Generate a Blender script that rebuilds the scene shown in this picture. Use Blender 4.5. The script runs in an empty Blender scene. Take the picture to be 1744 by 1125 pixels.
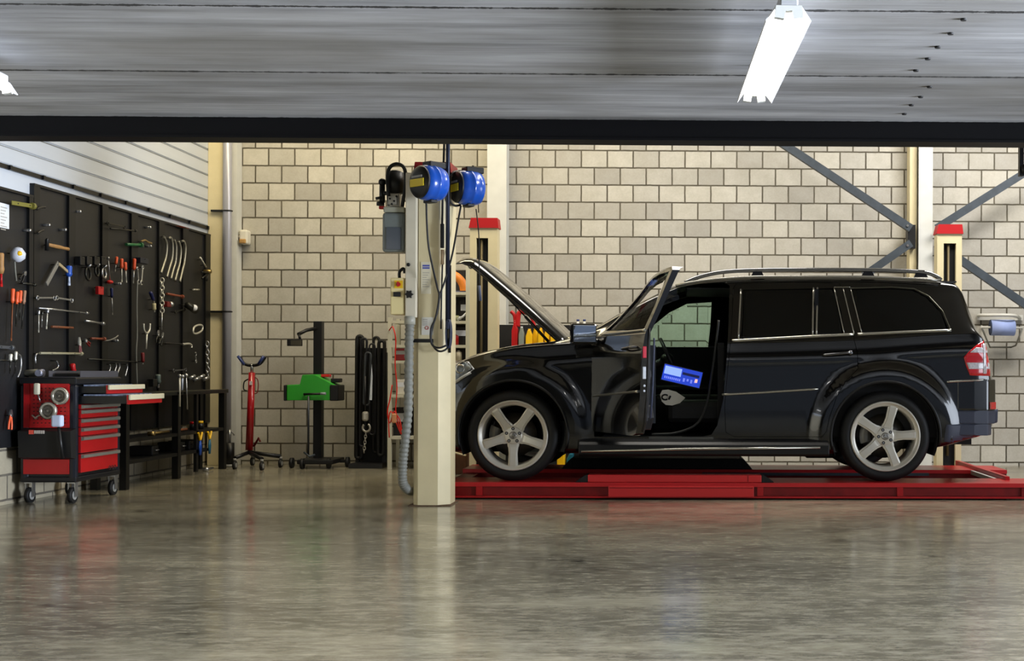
import bpy, bmesh, math, random
from mathutils import Vector, Matrix, Euler
from mathutils.geometry import tessellate_polygon
random.seed(7)
S = bpy.context.scene
PI = math.pi

# ------------------------------------------------------------------ camera
F = 2200.0
CAMP = Vector((0, 0, 1.05))
YAW, ROLL = 0.017, 0.0035
PX0, PY0 = 1197.0, 632.0
fw = Vector((math.sin(YAW), math.cos(YAW), 0))
rt0 = Vector((math.cos(YAW), -math.sin(YAW), 0))
up0 = Vector((0, 0, 1))
rt = rt0*math.cos(ROLL) + up0*math.sin(ROLL)
up = up0*math.cos(ROLL) - rt0*math.sin(ROLL)
cam = bpy.data.cameras.new('camera')
camo = bpy.data.objects.new('camera', cam)
S.collection.objects.link(camo)
cam.sensor_width = 36.0
cam.lens = F/1744*36.0
cam.shift_x = -(PX0-872)/1744
cam.shift_y = (PY0-562.5)/1744
cam.clip_start = 0.05
camo.matrix_world = Matrix(((rt.x, up.x, -fw.x, 0), (rt.y, up.y, -fw.y, 0), (rt.z, up.z, -fw.z, CAMP.z), (0, 0, 0, 1)))
S.camera = camo

def ray(px, py):
    return fw + rt*((px-PX0)/F) - up*((py-PY0)/F)
def UY(px, py, Y):                      # point of the photo on the plane y = Y
    d = ray(px, py); return CAMP + d*(Y/d.y)
def UX(px, py, X):
    d = ray(px, py); return CAMP + d*(X/d.x)

# ------------------------------------------------------------------ view + world + lights
S.view_settings.view_transform = 'Standard'
S.view_settings.look = 'None'
S.view_settings.exposure = 0.0
S.view_settings.gamma = 1.0
S.view_settings.use_curve_mapping = False
w = bpy.data.worlds.new('world'); S.world = w; w.use_nodes = True
w.node_tree.nodes['Background'].inputs[0].default_value = (0.62, 0.72, 0.9, 1)
w.node_tree.nodes['Background'].inputs[1].default_value = 0.25

def area(name, loc, to, sx, sy, power, col, spread=180):
    l = bpy.data.lights.new(name, 'AREA'); l.shape = 'RECTANGLE'; l.size = sx; l.size_y = sy
    l.energy = power; l.color = col; l.spread = math.radians(spread)
    o = bpy.data.objects.new(name, l); S.collection.objects.link(o)
    o.location = loc
    o.rotation_euler = (Vector(to)-Vector(loc)).to_track_quat('-Z', 'Y').to_euler()
    return o
area('skylight_bay', (3.9, 11.6, 5.0), (3.0, 13.4, 0), 2.4, 1.0, 265, (1.0, 0.965, 0.92))
area('skylight_middle', (-0.2, 11.4, 5.0), (-0.2, 13.2, 0), 3.0, 1.2, 160, (1.0, 0.95, 0.86))
area('skylight_left', (-3.4, 12.5, 5.1), (-3.0, 14.2, 2.0), 3.2, 0.8, 120, (1.0, 0.85, 0.55))
area('gate_daylight', (7.6, 7.4, 1.7), (-1.0, 9.5, 1.2), 3.6, 2.6, 190, (0.80, 0.88, 1.0))
area('front_gate_daylight', (8.8, 3.0, 1.25), (0.0, 3.3, 1.7), 5.5, 2.3, 1280, (0.82, 0.89, 1.0), 60)

# ------------------------------------------------------------------ materials
def lin(c):
    return tuple((x/12.92 if x <= 0.04045 else ((x+0.055)/1.055)**2.4) for x in c)
def hexc(h):
    return lin(tuple(int(h[i:i+2], 16)/255 for i in (0, 2, 4)))
MATS = {}
def mat(name, col, rough=0.5, metal=0.0, var=0.0, vscale=8.0, bump=0.0, bscale=60.0, coat=0.0, spec=0.5, trans=0.0, emit=None, estr=0.0, alpha=1.0, ior=1.45):
    if name in MATS: return MATS[name]
    if isinstance(col, str): col = hexc(col)
    m = bpy.data.materials.new(name); m.use_nodes = True
    nt = m.node_tree; b = nt.nodes['Principled BSDF']
    b.inputs['Base Color'].default_value = (*col, 1)
    b.inputs['Roughness'].default_value = rough
    b.inputs['Metallic'].default_value = metal
    b.inputs['Specular IOR Level'].default_value = spec
    b.inputs['Coat Weight'].default_value = coat
    b.inputs['Coat Roughness'].default_value = 0.04
    b.inputs['Transmission Weight'].default_value = trans
    b.inputs['IOR'].default_value = ior
    b.inputs['Alpha'].default_value = alpha
    if emit is not None:
        b.inputs['Emission Color'].default_value = (*emit, 1); b.inputs['Emission Strength'].default_value = estr
    if var > 0:
        tc = nt.nodes.new('ShaderNodeTexCoord'); n = nt.nodes.new('ShaderNodeTexNoise')
        n.inputs['Scale'].default_value = vscale; n.inputs['Detail'].default_value = 5
        nt.links.new(tc.outputs['Object'], n.inputs['Vector'])
        mr = nt.nodes.new('ShaderNodeMapRange'); mr.inputs[1].default_value = 0.3; mr.inputs[2].default_value = 0.7
        mr.inputs[3].default_value = 1-var; mr.inputs[4].default_value = 1+var
        nt.links.new(n.outputs['Fac'], mr.inputs[0])
        mx = nt.nodes.new('ShaderNodeVectorMath'); mx.operation = 'SCALE'
        mx.inputs[0].default_value = col
        nt.links.new(mr.outputs[0], mx.inputs['Scale'])
        nt.links.new(mx.outputs[0], b.inputs['Base Color'])
    if bump > 0:
        tc = nt.nodes.new('ShaderNodeTexCoord'); n = nt.nodes.new('ShaderNodeTexNoise')
        n.inputs['Scale'].default_value = bscale; n.inputs['Detail'].default_value = 4
        nt.links.new(tc.outputs['Object'], n.inputs['Vector'])
        bp = nt.nodes.new('ShaderNodeBump'); bp.inputs['Strength'].default_value = bump; bp.inputs['Distance'].default_value = 0.01
        nt.links.new(n.outputs['Fac'], bp.inputs['Height']); nt.links.new(bp.outputs[0], b.inputs['Normal'])
    MATS[name] = m
    return m

class NT:
    """small helper for hand-written node materials"""
    def __init__(s, name):
        s.m = bpy.data.materials.new(name); s.m.use_nodes = True; s.t = s.m.node_tree; s.b = s.t.nodes['Principled BSDF']
        s.tc = s.t.nodes.new('ShaderNodeTexCoord'); s.pos = s.tc.outputs['Object']
    def n(s, kind, **kw):
        x = s.t.nodes.new(kind)
        for k, v in kw.items(): setattr(x, k, v)
        return x
    def l(s, a, b): s.t.links.new(a, b)
    def mapping(s, loc=(0,0,0), rot=(0,0,0), sc=(1,1,1), src=None):
        m = s.n('ShaderNodeMapping'); m.inputs[1].default_value = loc; m.inputs[2].default_value = rot; m.inputs[3].default_value = sc
        s.l(src or s.pos, m.inputs[0]); return m.outputs[0]
    def noise(s, vec, scale, detail=5, rough=0.55):
        n = s.n('ShaderNodeTexNoise'); n.inputs['Scale'].default_value = scale; n.inputs['Detail'].default_value = detail; n.inputs['Roughness'].default_value = rough
        s.l(vec, n.inputs['Vector']); return n.outputs['Fac']
    def rng(s, v, a, b, c, d):
        m = s.n('ShaderNodeMapRange'); 
        for i, x in enumerate((a, b, c, d)): m.inputs[i+1].default_value = x
        s.l(v, m.inputs[0]); return m.outputs[0]
    def mix(s, fac, a, b, mode='MIX'):
        m = s.n('ShaderNodeMix', data_type='RGBA', blend_type=mode)
        for i, x in ((0, fac), (6, a), (7, b)):
            if hasattr(x, 'links'): s.l(x, m.inputs[i])
            elif isinstance(x, (int, float)): m.inputs[i].default_value = x
            else: m.inputs[i].default_value = (*x, 1)
        return m.outputs[2]
    def math(s, op, a, b=0.0):
        m = s.n('ShaderNodeMath', operation=op)
        for i, x in enumerate((a, b)):
            if hasattr(x, 'links'): s.l(x, m.inputs[i])
            else: m.inputs[i].default_value = x
        return m.outputs[0]
    def bump(s, h, strength=0.3, dist=0.01):
        b = s.n('ShaderNodeBump'); b.inputs['Strength'].default_value = strength; b.inputs['Distance'].default_value = dist
        s.l(h, b.inputs['Height']); s.l(b.outputs[0], s.b.inputs['Normal'])

# ------------------------------------------------------------------ mesh builder
def world_org(o):
    v = Vector((0, 0, 0))
    while o is not None:
        v += o.location; o = o.parent
    return v
class MB:
    def __init__(s): s.v = []; s.f = []; s.sm = []
    def add(s, vs, fs, smooth=False, M=None):
        n = len(s.v)
        for p in vs:
            p = Vector(p); s.v.append(M @ p if M is not None else p)
        for f in fs: s.f.append(tuple(i+n for i in f)); s.sm.append(smooth)
        return s
    def box(s, lo, hi, M=None):
        (a, b, c), (d, e, f) = lo, hi
        vs = [(a,b,c),(d,b,c),(d,e,c),(a,e,c),(a,b,f),(d,b,f),(d,e,f),(a,e,f)]
        return s.add(vs, [(0,3,2,1),(4,5,6,7),(0,1,5,4),(1,2,6,5),(2,3,7,6),(3,0,4,7)], False, M)
    def cbox(s, c, d, M=None):
        return s.box(tuple(c[i]-d[i]/2 for i in range(3)), tuple(c[i]+d[i]/2 for i in range(3)), M)
    def rbox(s, lo, hi, r=0.01, M=None):
        """box with chamfered edges (octagonal outline in all three axes)"""
        bm = bmesh.new(); bmesh.ops.create_cube(bm, size=1)
        c = [(lo[i]+hi[i])/2 for i in range(3)]; d = [hi[i]-lo[i] for i in range(3)]
        for v in bm.verts: v.co = Vector([c[i]+v.co[i]*d[i] for i in range(3)])
        r = min(r, min(d)*0.45)
        bmesh.ops.bevel(bm, geom=list(bm.edges), offset=r, segments=2, profile=0.5, affect='EDGES')
        s.add([v.co.copy() for v in bm.verts], [tuple(v.index for v in f.verts) for f in bm.faces], False, M); bm.free(); return s
    def cyl(s, p0, p1, r0, r1=None, seg=16, caps=True, M=None, smooth=True):
        if r1 is None: r1 = r0
        p0, p1 = Vector(p0), Vector(p1); ax = (p1-p0).normalized()
        u = ax.orthogonal().normalized(); w_ = ax.cross(u)
        vs = []
        for p, r in ((p0, r0), (p1, r1)):
            for k in range(seg):
                a = 2*PI*k/seg; vs.append(p+u*(r*math.cos(a))+w_*(r*math.sin(a)))
        s.add(vs, [(k, (k+1) % seg, seg+(k+1) % seg, seg+k) for k in range(seg)], smooth, M)
        if caps: s.add(vs, [tuple(range(seg))[::-1], tuple(range(seg, 2*seg))], False, M)
        return s
    def tube(s, pts, r, seg=8, M=None, closed=False, caps=True, rad=None):
        pts = [Vector(p) for p in pts]; n = len(pts); vs = []
        prev = None
        for i, p in enumerate(pts):
            if closed: t = (pts[(i+1) % n]-pts[i-1])
            else: t = pts[min(i+1, n-1)]-pts[max(i-1, 0)]
            t = t.normalized() if t.length > 1e-9 else Vector((0,0,1))
            if prev is None: u = t.orthogonal().normalized()
            else:
                u = prev - t*prev.dot(t); u = u.normalized() if u.length > 1e-6 else t.orthogonal().normalized()
            prev = u; w_ = t.cross(u); rr = rad[i] if rad else r
            for k in range(seg):
                a = 2*PI*k/seg; vs.append(p+u*(rr*math.cos(a))+w_*(rr*math.sin(a)))
        fs = []
        m = n if closed else n-1
        for i in range(m):
            j = (i+1) % n
            for k in range(seg): fs.append((i*seg+k, i*seg+(k+1) % seg, j*seg+(k+1) % seg, j*seg+k))
        s.add(vs, fs, True, M)
        if caps and not closed:
            s.add(vs, [tuple(range(seg))[::-1], tuple(range((n-1)*seg, n*seg))], False, M)
        return s
    def lathe(s, prof, p0, axis, seg=32, M=None, smooth=True, closed=False, a0=0.0, a1=2*PI):
        """prof: (radius, height along axis) list"""
        p0 = Vector(p0); ax = Vector(axis).normalized()
        u = Vector((0,0,1)) if abs(ax.z) < 0.9 else Vector((1,0,0))
        u = (u-ax*u.dot(ax)).normalized(); w_ = ax.cross(u); vs = []
        full = abs(a1-a0-2*PI) < 1e-6
        ns = seg if full else seg+1
        for (r, h) in prof:
            for k in range(ns):
                a = a0+(a1-a0)*k/seg; vs.append(p0+ax*h+u*(r*math.cos(a))+w_*(r*math.sin(a)))
        fs = []; n = len(prof); m = n if closed else n-1
        for i in range(m):
            j = (i+1) % n
            for k in range(seg):
                k2 = (k+1) % ns if full else k+1
                fs.append((i*ns+k, i*ns+k2, j*ns+k2, j*ns+k))
        return s.add(vs, fs, smooth, M)
    def sphere(s, c, r, seg=16, rings=8, sc=(1,1,1), M=None):
        vs = []; fs = []
        for i in range(rings+1):
            t = PI*i/rings
            for k in range(seg):
                a = 2*PI*k/seg; vs.append((c[0]+r*sc[0]*math.sin(t)*math.cos(a), c[1]+r*sc[1]*math.sin(t)*math.sin(a), c[2]+r*sc[2]*math.cos(t)))
        for i in range(rings):
            for k in range(seg): fs.append((i*seg+k, (i+1)*seg+k, (i+1)*seg+(k+1) % seg, i*seg+(k+1) % seg))
        return s.add(vs, fs, True, M)
    def prism(s, poly, a0, a1, axis='y', M=None):
        """poly: 2d outline; extruded from a0 to a1 along axis. 'y': (x,z); 'z': (x,y); 'x': (y,z)"""
        def P(p, a):
            return {'y': (p[0], a, p[1]), 'z': (p[0], p[1], a), 'x': (a, p[0], p[1])}[axis]
        n = len(poly); vs = [P(p, a0) for p in poly]+[P(p, a1) for p in poly]
        tri = tessellate_polygon([[Vector((p[0], p[1], 0)) for p in poly]])
        fs = [tuple(t) for t in tri]+[tuple(i+n for i in reversed(t)) for t in tri]
        fs += [(i, (i+1) % n, n+(i+1) % n, n+i) for i in range(n)]
        return s.add(vs, fs, False, M)
    def torus(s, c, axis, R, r, seg=32, rs=8, a0=0, a1=2*PI, M=None):
        c = Vector(c); ax = Vector(axis).normalized(); u = Vector((0,0,1)) if abs(ax.z) < 0.9 else Vector((1,0,0))
        u = (u-ax*u.dot(ax)).normalized(); w_ = ax.cross(u)
        full = abs(a1-a0-2*PI) < 1e-6; n = seg if full else seg+1
        pts = [c+u*(R*math.cos(a0+(a1-a0)*k/seg))+w_*(R*math.sin(a0+(a1-a0)*k/seg)) for k in range(n)]
        return s.tube(pts, r, rs, M, closed=full)
    def build(s, name, m, parent=None, bevel=0.0, weld=True):
        org = world_org(parent) if parent is not None else None
        if org is None:
            xs = [min(v[i] for v in s.v) for i in range(3)]; ys = [max(v[i] for v in s.v) for i in range(3)]
            org = Vector(((xs[0]+ys[0])/2, (xs[1]+ys[1])/2, xs[2])); loc = org
        else: loc = Vector((0, 0, 0))
        bm = bmesh.new()
        bv = [bm.verts.new(v-org) for v in s.v]
        for f, sm in zip(s.f, s.sm):
            try:
                x = bm.faces.new([bv[i] for i in f]); x.smooth = sm
            except ValueError: pass
        if weld: bmesh.ops.remove_doubles(bm, verts=bm.verts, dist=1e-5)
        bmesh.ops.recalc_face_normals(bm, faces=bm.faces)
        me = bpy.data.meshes.new(name); bm.to_mesh(me); bm.free()
        me.materials.append(m)
        o = bpy.data.objects.new(name, me); S.collection.objects.link(o)
        o.location = loc; o.parent = parent
        if bevel > 0:
            md = o.modifiers.new('bevel', 'BEVEL'); md.width = bevel; md.segments = 2; md.limit_method = 'ANGLE'
        return o
def tag(o, label, cat, group=None):
    o['label'] = label; o['category'] = cat
    if group: o['group'] = group
    return o
def thing(name, label, cat, loc=(0, 0, 0), group=None):
    o = bpy.data.objects.new(name, None); S.collection.objects.link(o); o.location = loc; o.empty_display_size = 0.1
    return tag(o, label, cat, group)
def struct(o):
    o['kind'] = 'structure'; return o
def copy_tree(o, parent=None):
    c = o.copy(); S.collection.objects.link(c)
    if parent is not None: c.parent = parent
    for ch in list(o.children): copy_tree(ch, c)
    return c
def arc(c, r, a0, a1, n=12, plane='xz', y=0):
    out = []
    for k in range(n+1):
        a = a0+(a1-a0)*k/n; out.append((c[0]+r*math.cos(a), y, c[1]+r*math.sin(a)) if plane == 'xz' else (c[0]+r*math.cos(a), c[1]+r*math.sin(a)))
    return out
def smooth_path(pts, n=6, closed=False):
    P = [Vector(p) for p in pts]; out = []; N = len(P)
    for i in range(N if closed else N-1):
        if closed: a, b, c, d = P[i-1], P[i], P[(i+1) % N], P[(i+2) % N]
        else: a, b, c, d = P[max(i-1, 0)], P[i], P[i+1], P[min(i+2, N-1)]
        for k in range(n):
            t = k/n; out.append(0.5*((2*b)+(c-a)*t+(2*a-5*b+4*c-d)*t*t+(3*b-a-3*c+d)*t**3))
    if not closed: out.append(P[-1])
    return out

# common materials
M_steelw = mat('cream_painted_steel', 'd6c9a2', 0.38, var=0.05, vscale=5, bump=0.05)
M_white = mat('white_painted_steel', 'c8c8c2', 0.4, var=0.04)
M_galv = mat('galvanised_steel', '3d444b', 0.5, metal=0.3, var=0.15, vscale=14)
M_black = mat('black_steel', '08080a', 0.42, var=0.2)
M_blackm = mat('matt_black', '0a0a0b', 0.75)
M_rubber = mat('black_rubber', '0d0d0d', 0.62, bump=0.1)
M_chrome = mat('chrome', 'd8d8d8', 0.12, metal=1.0)
M_tool = mat('tool_steel', 'aeb0b2', 0.28, metal=0.9, var=0.1, vscale=30)
M_dark_tool = mat('dark_tool_steel', '33332f', 0.4, metal=0.8)
M_red = mat('red_paint', 'b01418', 0.35, var=0.08, vscale=12)
M_redtool = mat('red_plastic', 'c8201c', 0.4)
M_orange = mat('orange_plastic', 'd8562a', 0.4)
M_yellow = mat('yellow_plastic', 'eab818', 0.4)
M_blue = mat('blue_plastic', '1f4fae', 0.35)
M_wood = mat('worn_wood', '9a7242', 0.6, var=0.2, vscale=25)
M_paper = mat('paper', 'd0d4da', 0.7)
M_cable = mat('black_cable', '0c0c10', 0.5)
# ================================================================== THE SETTING
ORD = ['first', 'second', 'third', 'fourth', 'fifth', 'sixth', 'seventh', 'eighth', 'ninth', 'tenth', 'eleventh', 'twelfth']
WY = 14.5                                   # face of the block wall
XL = UX(0, 0, -1).x*0 + UY(358, 389, 14.42).x   # face of the left wall
CZ = 2.544; BY = 7.7                        # underside and edge of the low concrete deck

def brick_mat(name, c1, c2, mortar, x0, z0, u='X'):
    t = NT(name)
    sep = t.n('ShaderNodeSeparateXYZ'); t.l(t.pos, sep.inputs[0])
    cmb = t.n('ShaderNodeCombineXYZ')
    t.l(t.math('SUBTRACT', sep.outputs[u], x0), cmb.inputs[0]); t.l(t.math('SUBTRACT', sep.outputs['Z'], z0), cmb.inputs[1])
    br = t.n('ShaderNodeTexBrick'); br.offset = 0.5; br.offset_frequency = 2; br.squash = 1.0
    br.inputs['Scale'].default_value = 1.0; br.inputs['Mortar Size'].default_value = 0.009; br.inputs['Mortar Smooth'].default_value = 0.25
    br.inputs['Bias'].default_value = -0.1; br.inputs['Brick Width'].default_value = BW; br.inputs['Row Height'].default_value = BH
    br.inputs['Color1'].default_value = (*hexc(c1), 1); br.inputs['Color2'].default_value = (*hexc(c2), 1); br.inputs['Mortar'].default_value = (*hexc(mortar), 1)
    wob = t.n('ShaderNodeTexNoise'); wob.inputs['Scale'].default_value = 14; wob.inputs['Detail'].default_value = 2
    t.l(t.pos, wob.inputs['Vector'])
    vm = t.n('ShaderNodeVectorMath', operation='MULTIPLY_ADD'); t.l(wob.outputs['Color'], vm.inputs[0]); vm.inputs[1].default_value = (0.007, 0.007, 0); t.l(cmb.outputs[0], vm.inputs[2])
    t.l(vm.outputs[0], br.inputs['Vector'])
    blot = t.noise(t.pos, 1.3, 4)
    fine = t.noise(t.pos, 55, 5, 0.7)
    med = t.noise(t.pos, 9, 4)
    col = t.mix(t.rng(fine, 0.35, 0.75, 0.0, 0.20), br.outputs['Color'], hexc('6a6252'), 'MIX')
    col = t.mix(t.rng(med, 0.3, 0.75, 0.0, 0.28), col, hexc('8a8474'), 'MIX')
    col = t.mix(t.rng(blot, 0.35, 0.7, 0.0, 0.22), col, hexc('8a8472'), 'MIX')
    t.l(col, t.b.inputs['Base Color'])
    t.b.inputs['Roughness'].default_value = 0.88; t.b.inputs['Specular IOR Level'].default_value = 0.25
    h = t.math('SUBTRACT', t.math('MULTIPLY', fine, 0.15), br.outputs['Fac'])
    t.bump(h, 0.7, 0.012)
    return t.m
BW, BH = 0.2905, 0.1936
# block wall: the texture lives in the mesh's own metres, so shift by the object's origin
def wall(name, lo, hi, m):
    b = MB(); b.box(lo, hi); o = b.build(name, m)
    # put the object origin at the world origin so that Object coordinates are world metres
    for v in o.data.vertices: v.co += o.location
    o.location = (0, 0, 0)
    return struct(o)
jp = UY(412.4, 565, WY)
crs = UY(600, 754.5, WY).z
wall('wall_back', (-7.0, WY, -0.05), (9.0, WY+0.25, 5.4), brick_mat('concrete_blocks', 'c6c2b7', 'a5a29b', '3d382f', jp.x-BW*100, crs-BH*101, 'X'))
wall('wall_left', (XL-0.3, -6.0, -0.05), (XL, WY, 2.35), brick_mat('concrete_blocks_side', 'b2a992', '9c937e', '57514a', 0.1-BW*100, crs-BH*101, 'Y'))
# white ribbed cladding above the block part of the left wall, its lower edge a wide flashing
ez = UX(358, 389, XL).z
def clad_mat():
    t = NT('white_cladding'); t.b.inputs['Roughness'].default_value = 0.5
    c = t.mix(t.rng(t.noise(t.mapping(sc=(1, 0.4, 6)), 2.2, 4), 0.3, 0.7, 0, 0.25), hexc('bfc4ca'), hexc('adb1b6'))
    t.l(c, t.b.inputs['Base Color']); return t.m
M_clad = clad_mat()
b = MB(); z = ez
pitch = 0.14
while z < 5.3:
    z1 = z+pitch
    b.prism([(XL-0.10, z), (XL+0.035, z), (XL+0.035, z+0.005), (XL+0.022, z+0.012), (XL+0.035, z+0.019), (XL+0.035, z1), (XL-0.10, z1)], -6.0, WY-0.05, 'y')
    z = z1
# seams: groove strips
o = b.build('wall_left_cladding', M_clad); struct(o); o.name = 'wall_left_upper'
b = MB(); 
for k in range(24):
    zz = ez+pitch*(k+1)
    if zz < 5.3: b.box((XL+0.030, -6.0, zz-0.0025-0.0015*(k % 2)), (XL+0.0365, WY-0.06, zz+0.0025+0.0015*(k % 2)))
struct(b.build('trim_1', mat('seam_grey', '6d6f6c', 0.8)))
# flashing band below the cladding
b = MB(); b.box((XL-0.02, -6.0, ez-0.30), (XL+0.03, WY-0.05, ez-0.028)); struct(b.build('trim_2', mat('flashing_white', 'bcc2ca', 0.45)))
b = MB(); b.box((XL-0.02, -6.0, ez-0.030), (XL+0.052, WY-0.05, ez+0.004)); struct(b.build('trim_3', M_black))
# clips along the black edge
for k in range(14):
    y = 14.2-0.52*k
    if y < 9.6: break
    b = MB(); b.cbox((XL+0.056, y, ez-0.014), (0.02, 0.03, 0.035)); c = b.build('flashing_clip', M_black)
    tag(c, ORD[k]+' dark clip counted from the far corner on the black edge under the white cladding', 'clip', 'clips along the cladding edge')

# floor: polished, stained concrete
def floor_mat():
    t = NT('polished_concrete')
    big = t.noise(t.mapping(sc=(0.6, 1.0, 1)), 0.8, 5, 0.6)
    med = t.noise(t.mapping(sc=(0.8, 1.5, 1)), 2.2, 8, 0.7)
    sml = t.noise(t.mapping(sc=(0.6, 1.6, 1)), 13, 7, 0.75)
    arc_ = t.noise(t.mapping(rot=(0, 0, 0.45), sc=(0.35, 3.0, 1)), 1.3, 7, 0.75)
    c = t.mix(t.rng(big, 0.35, 0.66, 0, 1), hexc('5f5a4c'), hexc('9c957f'))
    c = t.mix(t.rng(med, 0.42, 0.68, 0, 0.85), c, hexc('3c382e'))
    c = t.mix(t.rng(sml, 0.45, 0.70, 0, 0.6), c, hexc('c0b9a4'))
    c = t.mix(t.rng(arc_, 0.54, 0.70, 0, 0.4), c, hexc('bbb49e'))
    v = t.noise(t.mapping(loc=(3, 1, 0)), 2.3, 4, 0.6)
    c = t.mix(t.rng(v, 0.66, 0.72, 0, 0.8), c, hexc('1f1c17'))
    t.l(c, t.b.inputs['Base Color'])
    t.l(t.rng(med, 0.3, 0.75, 0.10, 0.26), t.b.inputs['Roughness'])
    t.b.inputs['Specular IOR Level'].default_value = 0.6
    t.bump(t.noise(t.mapping(), 7, 4), 0.03, 0.01)
    return t.m
wall('floor', (-7, -8, -0.15), (9, WY+0.2, 0), floor_mat())

# ceiling: low concrete deck of boards running across
def deck_mat():
    t = NT('boarded_concrete')
    s1 = t.noise(t.mapping(sc=(0.4, 5, 1)), 1.3, 6, 0.65)
    s2 = t.noise(t.mapping(sc=(0.8, 30, 1)), 1.8, 5, 0.7)
    bl = t.noise(t.mapping(sc=(0.5, 1, 1)), 0.9, 4, 0.6)
    c = t.mix(t.rng(s1, 0.3, 0.72, 0, 1), hexc('66676a'), hexc('b4b5b9'))
    c = t.mix(t.rng(s2, 0.35, 0.75, 0, 0.28), c, hexc('55534f'))
    c = t.mix(t.rng(bl, 0.4, 0.65, 0, 0.6), c, hexc('5a554a'))
    # ragged joint lines every 1.18 m
    sep = t.n('ShaderNodeSeparateXYZ'); t.l(t.pos, sep.inputs[0])
    wn = t.noise(t.mapping(sc=(6, 1, 1)), 3.0, 5, 0.8)
    y = t.math('ADD', t.math('DIVIDE', t.math('SUBTRACT', sep.outputs['Y'], BY-1.18*20), 1.18), t.math('MULTIPLY', t.math('SUBTRACT', wn, 0.5), 0.004))
    fr = t.math('FRACT', y); d = t.math('MINIMUM', fr, t.math('SUBTRACT', 1.0, fr))
    wid = t.rng(t.noise(t.mapping(sc=(3, 1, 1)), 4.0, 5, 0.8), 0.4, 0.65, 0.005, 0.017)
    line = t.math('LESS_THAN', d, wid)
    c = t.mix(line, c, (0.004, 0.0035, 0.003))
    t.l(c, t.b.inputs['Base Color']); t.b.inputs['Roughness'].default_value = 0.8
    t.bump(t.math('SUBTRACT', t.math('MULTIPLY', s2, 0.6), line), 0.5, 0.01)
    return t.m
wall('ceiling', (-7, -8, CZ), (9, BY+0.02, CZ+0.3), deck_mat())
bz = UY(872, 238, BY).z
# black steel edge beam under the deck rim, with its thin lower flange
b = MB(); b.box((-7, BY, bz+0.012), (9, BY+0.10, CZ+0.45)); b.box((-7, BY-0.02, bz), (9, BY+0.16, bz+0.014)); struct(b.build('trim_4', mat('beam_black', '020204', 0.5, var=0.3, vscale=2, spec=0.2)))
wall('wall_upper', (-7, BY+0.10, CZ+0.3), (9, BY+0.22, 5.4), mat('upper_plaster', 'a8a498', 0.8))
wall('ceiling_hall', (-7, BY+0.1, 5.3), (9, WY+0.2, 5.45), mat('hall_roof', 'b0aca0', 0.8))
# right-hand side: wall beyond the gate opening, and the wall behind the camera's left
wall('wall_right', (8.0, 9.6, -0.05), (8.25, WY, 5.4), mat('plaster_right', 'a9a596', 0.85))
wall('wall_front', (-7, -8.0, -0.05), (-1.2, -7.8, 3.0), mat('plaster_front', '8c887c', 0.85))

# anchor holes / bolts in the deck
for k, (px, py) in enumerate(((1641, 32), (1619, 56), (1597, 79), (1580, 99), (1560, 119), (1583, 147), (1568, 164), (1552, 178), (1540, 193))):
    d = ray(px, py); p = CAMP+d*((CZ-CAMP.z)/d.z)
    b = MB(); b.cyl((p.x, p.y, CZ-0.008), (p.x, p.y, CZ+0.002), 0.013, 0.016, 8); o = b.build('anchor_bolt', M_blackm)
    tag(o, ORD[k]+' small dark anchor bolt in the concrete ceiling, counted down from the upper right', 'bolt', 'anchor bolts in the ceiling')

# ---- building columns against the block wall
def hcol(name, px0, px1, yf, depth, m, label, z1=5.3):
    x0 = UY(px0, 500, yf).x; x1 = UY(px1, 500, yf).x; t = thing(name, label, 'column', ((x0+x1)/2, yf+depth/2, 0))
    b = MB(); b.box((x0, yf, 0), (x1, yf+0.015, z1)); b.build('front_flange', m, t)
    b = MB(); b.box((x0, yf+depth-0.015, 0), (x1, yf+depth, z1)); b.build('rear_flange', m, t)
    b = MB(); b.box(((x0+x1)/2-0.006, yf+0.016, 0), ((x0+x1)/2+0.006, yf+depth-0.016, z1)); b.build('web', m, t)
    return t, x0, x1
hcol('steel_column', 829, 862, 14.27, 0.21, M_white, 'white steel building column on block wall behind the raised bonnet')
t, cx0, cx1 = hcol('steel_column', 1564, 1588, 14.22, 0.26, M_white, 'white steel building column on block wall where the diagonal braces meet')
xa = UY(1549, 500, 14.3).x
b = MB(); b.box((xa, 14.30, 0), (cx0-0.005, 14.49, 5.3)); b.build('casing', M_steelw, t)
# corner column, cream, with a grey downpipe and a white upright beside it
xa, xb, xc = XL+0.005, UY(377, 500, 14.2).x, UY(396, 500, 14.2).x
t = thing('corner_column', 'cream column in the far left corner beside the grey downpipe', 'column', ((xa+xb)/2, 14.35, 0))
b = MB(); b.box((xa+0.03, 14.25, 0), (xb, 14.49, 5.3)); b.build('casing', M_steelw, t, bevel=0.004)
b = MB(); b.box((xb+0.003, 14.33, 0), (xc, 14.49, 5.3)); b.build('upright', M_white, t)
px = UY(381, 500, 14.15).x
t = thing('downpipe', 'grey vertical downpipe in the far left corner with two brackets', 'pipe', (px, 14.22, 0.0))
b = MB(); b.cyl((px, 14.25, 0.0), (px, 14.25, 5.3), 0.048, seg=20); b.build('pipe', mat('pipe_grey', 'a5a5ae', 0.35, metal=0.3), t)
for py in (358, 530):
    z = UY(381, py, 14.2).z
    b = MB(); b.torus((px, 14.25, z), (0, 0, 1), 0.052, 0.008, 20, 6); b.box((xa+0.075, 14.21, z-0.012), (px-0.04, 14.246, z+0.008)); b.build('bracket', M_black, t)
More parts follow.
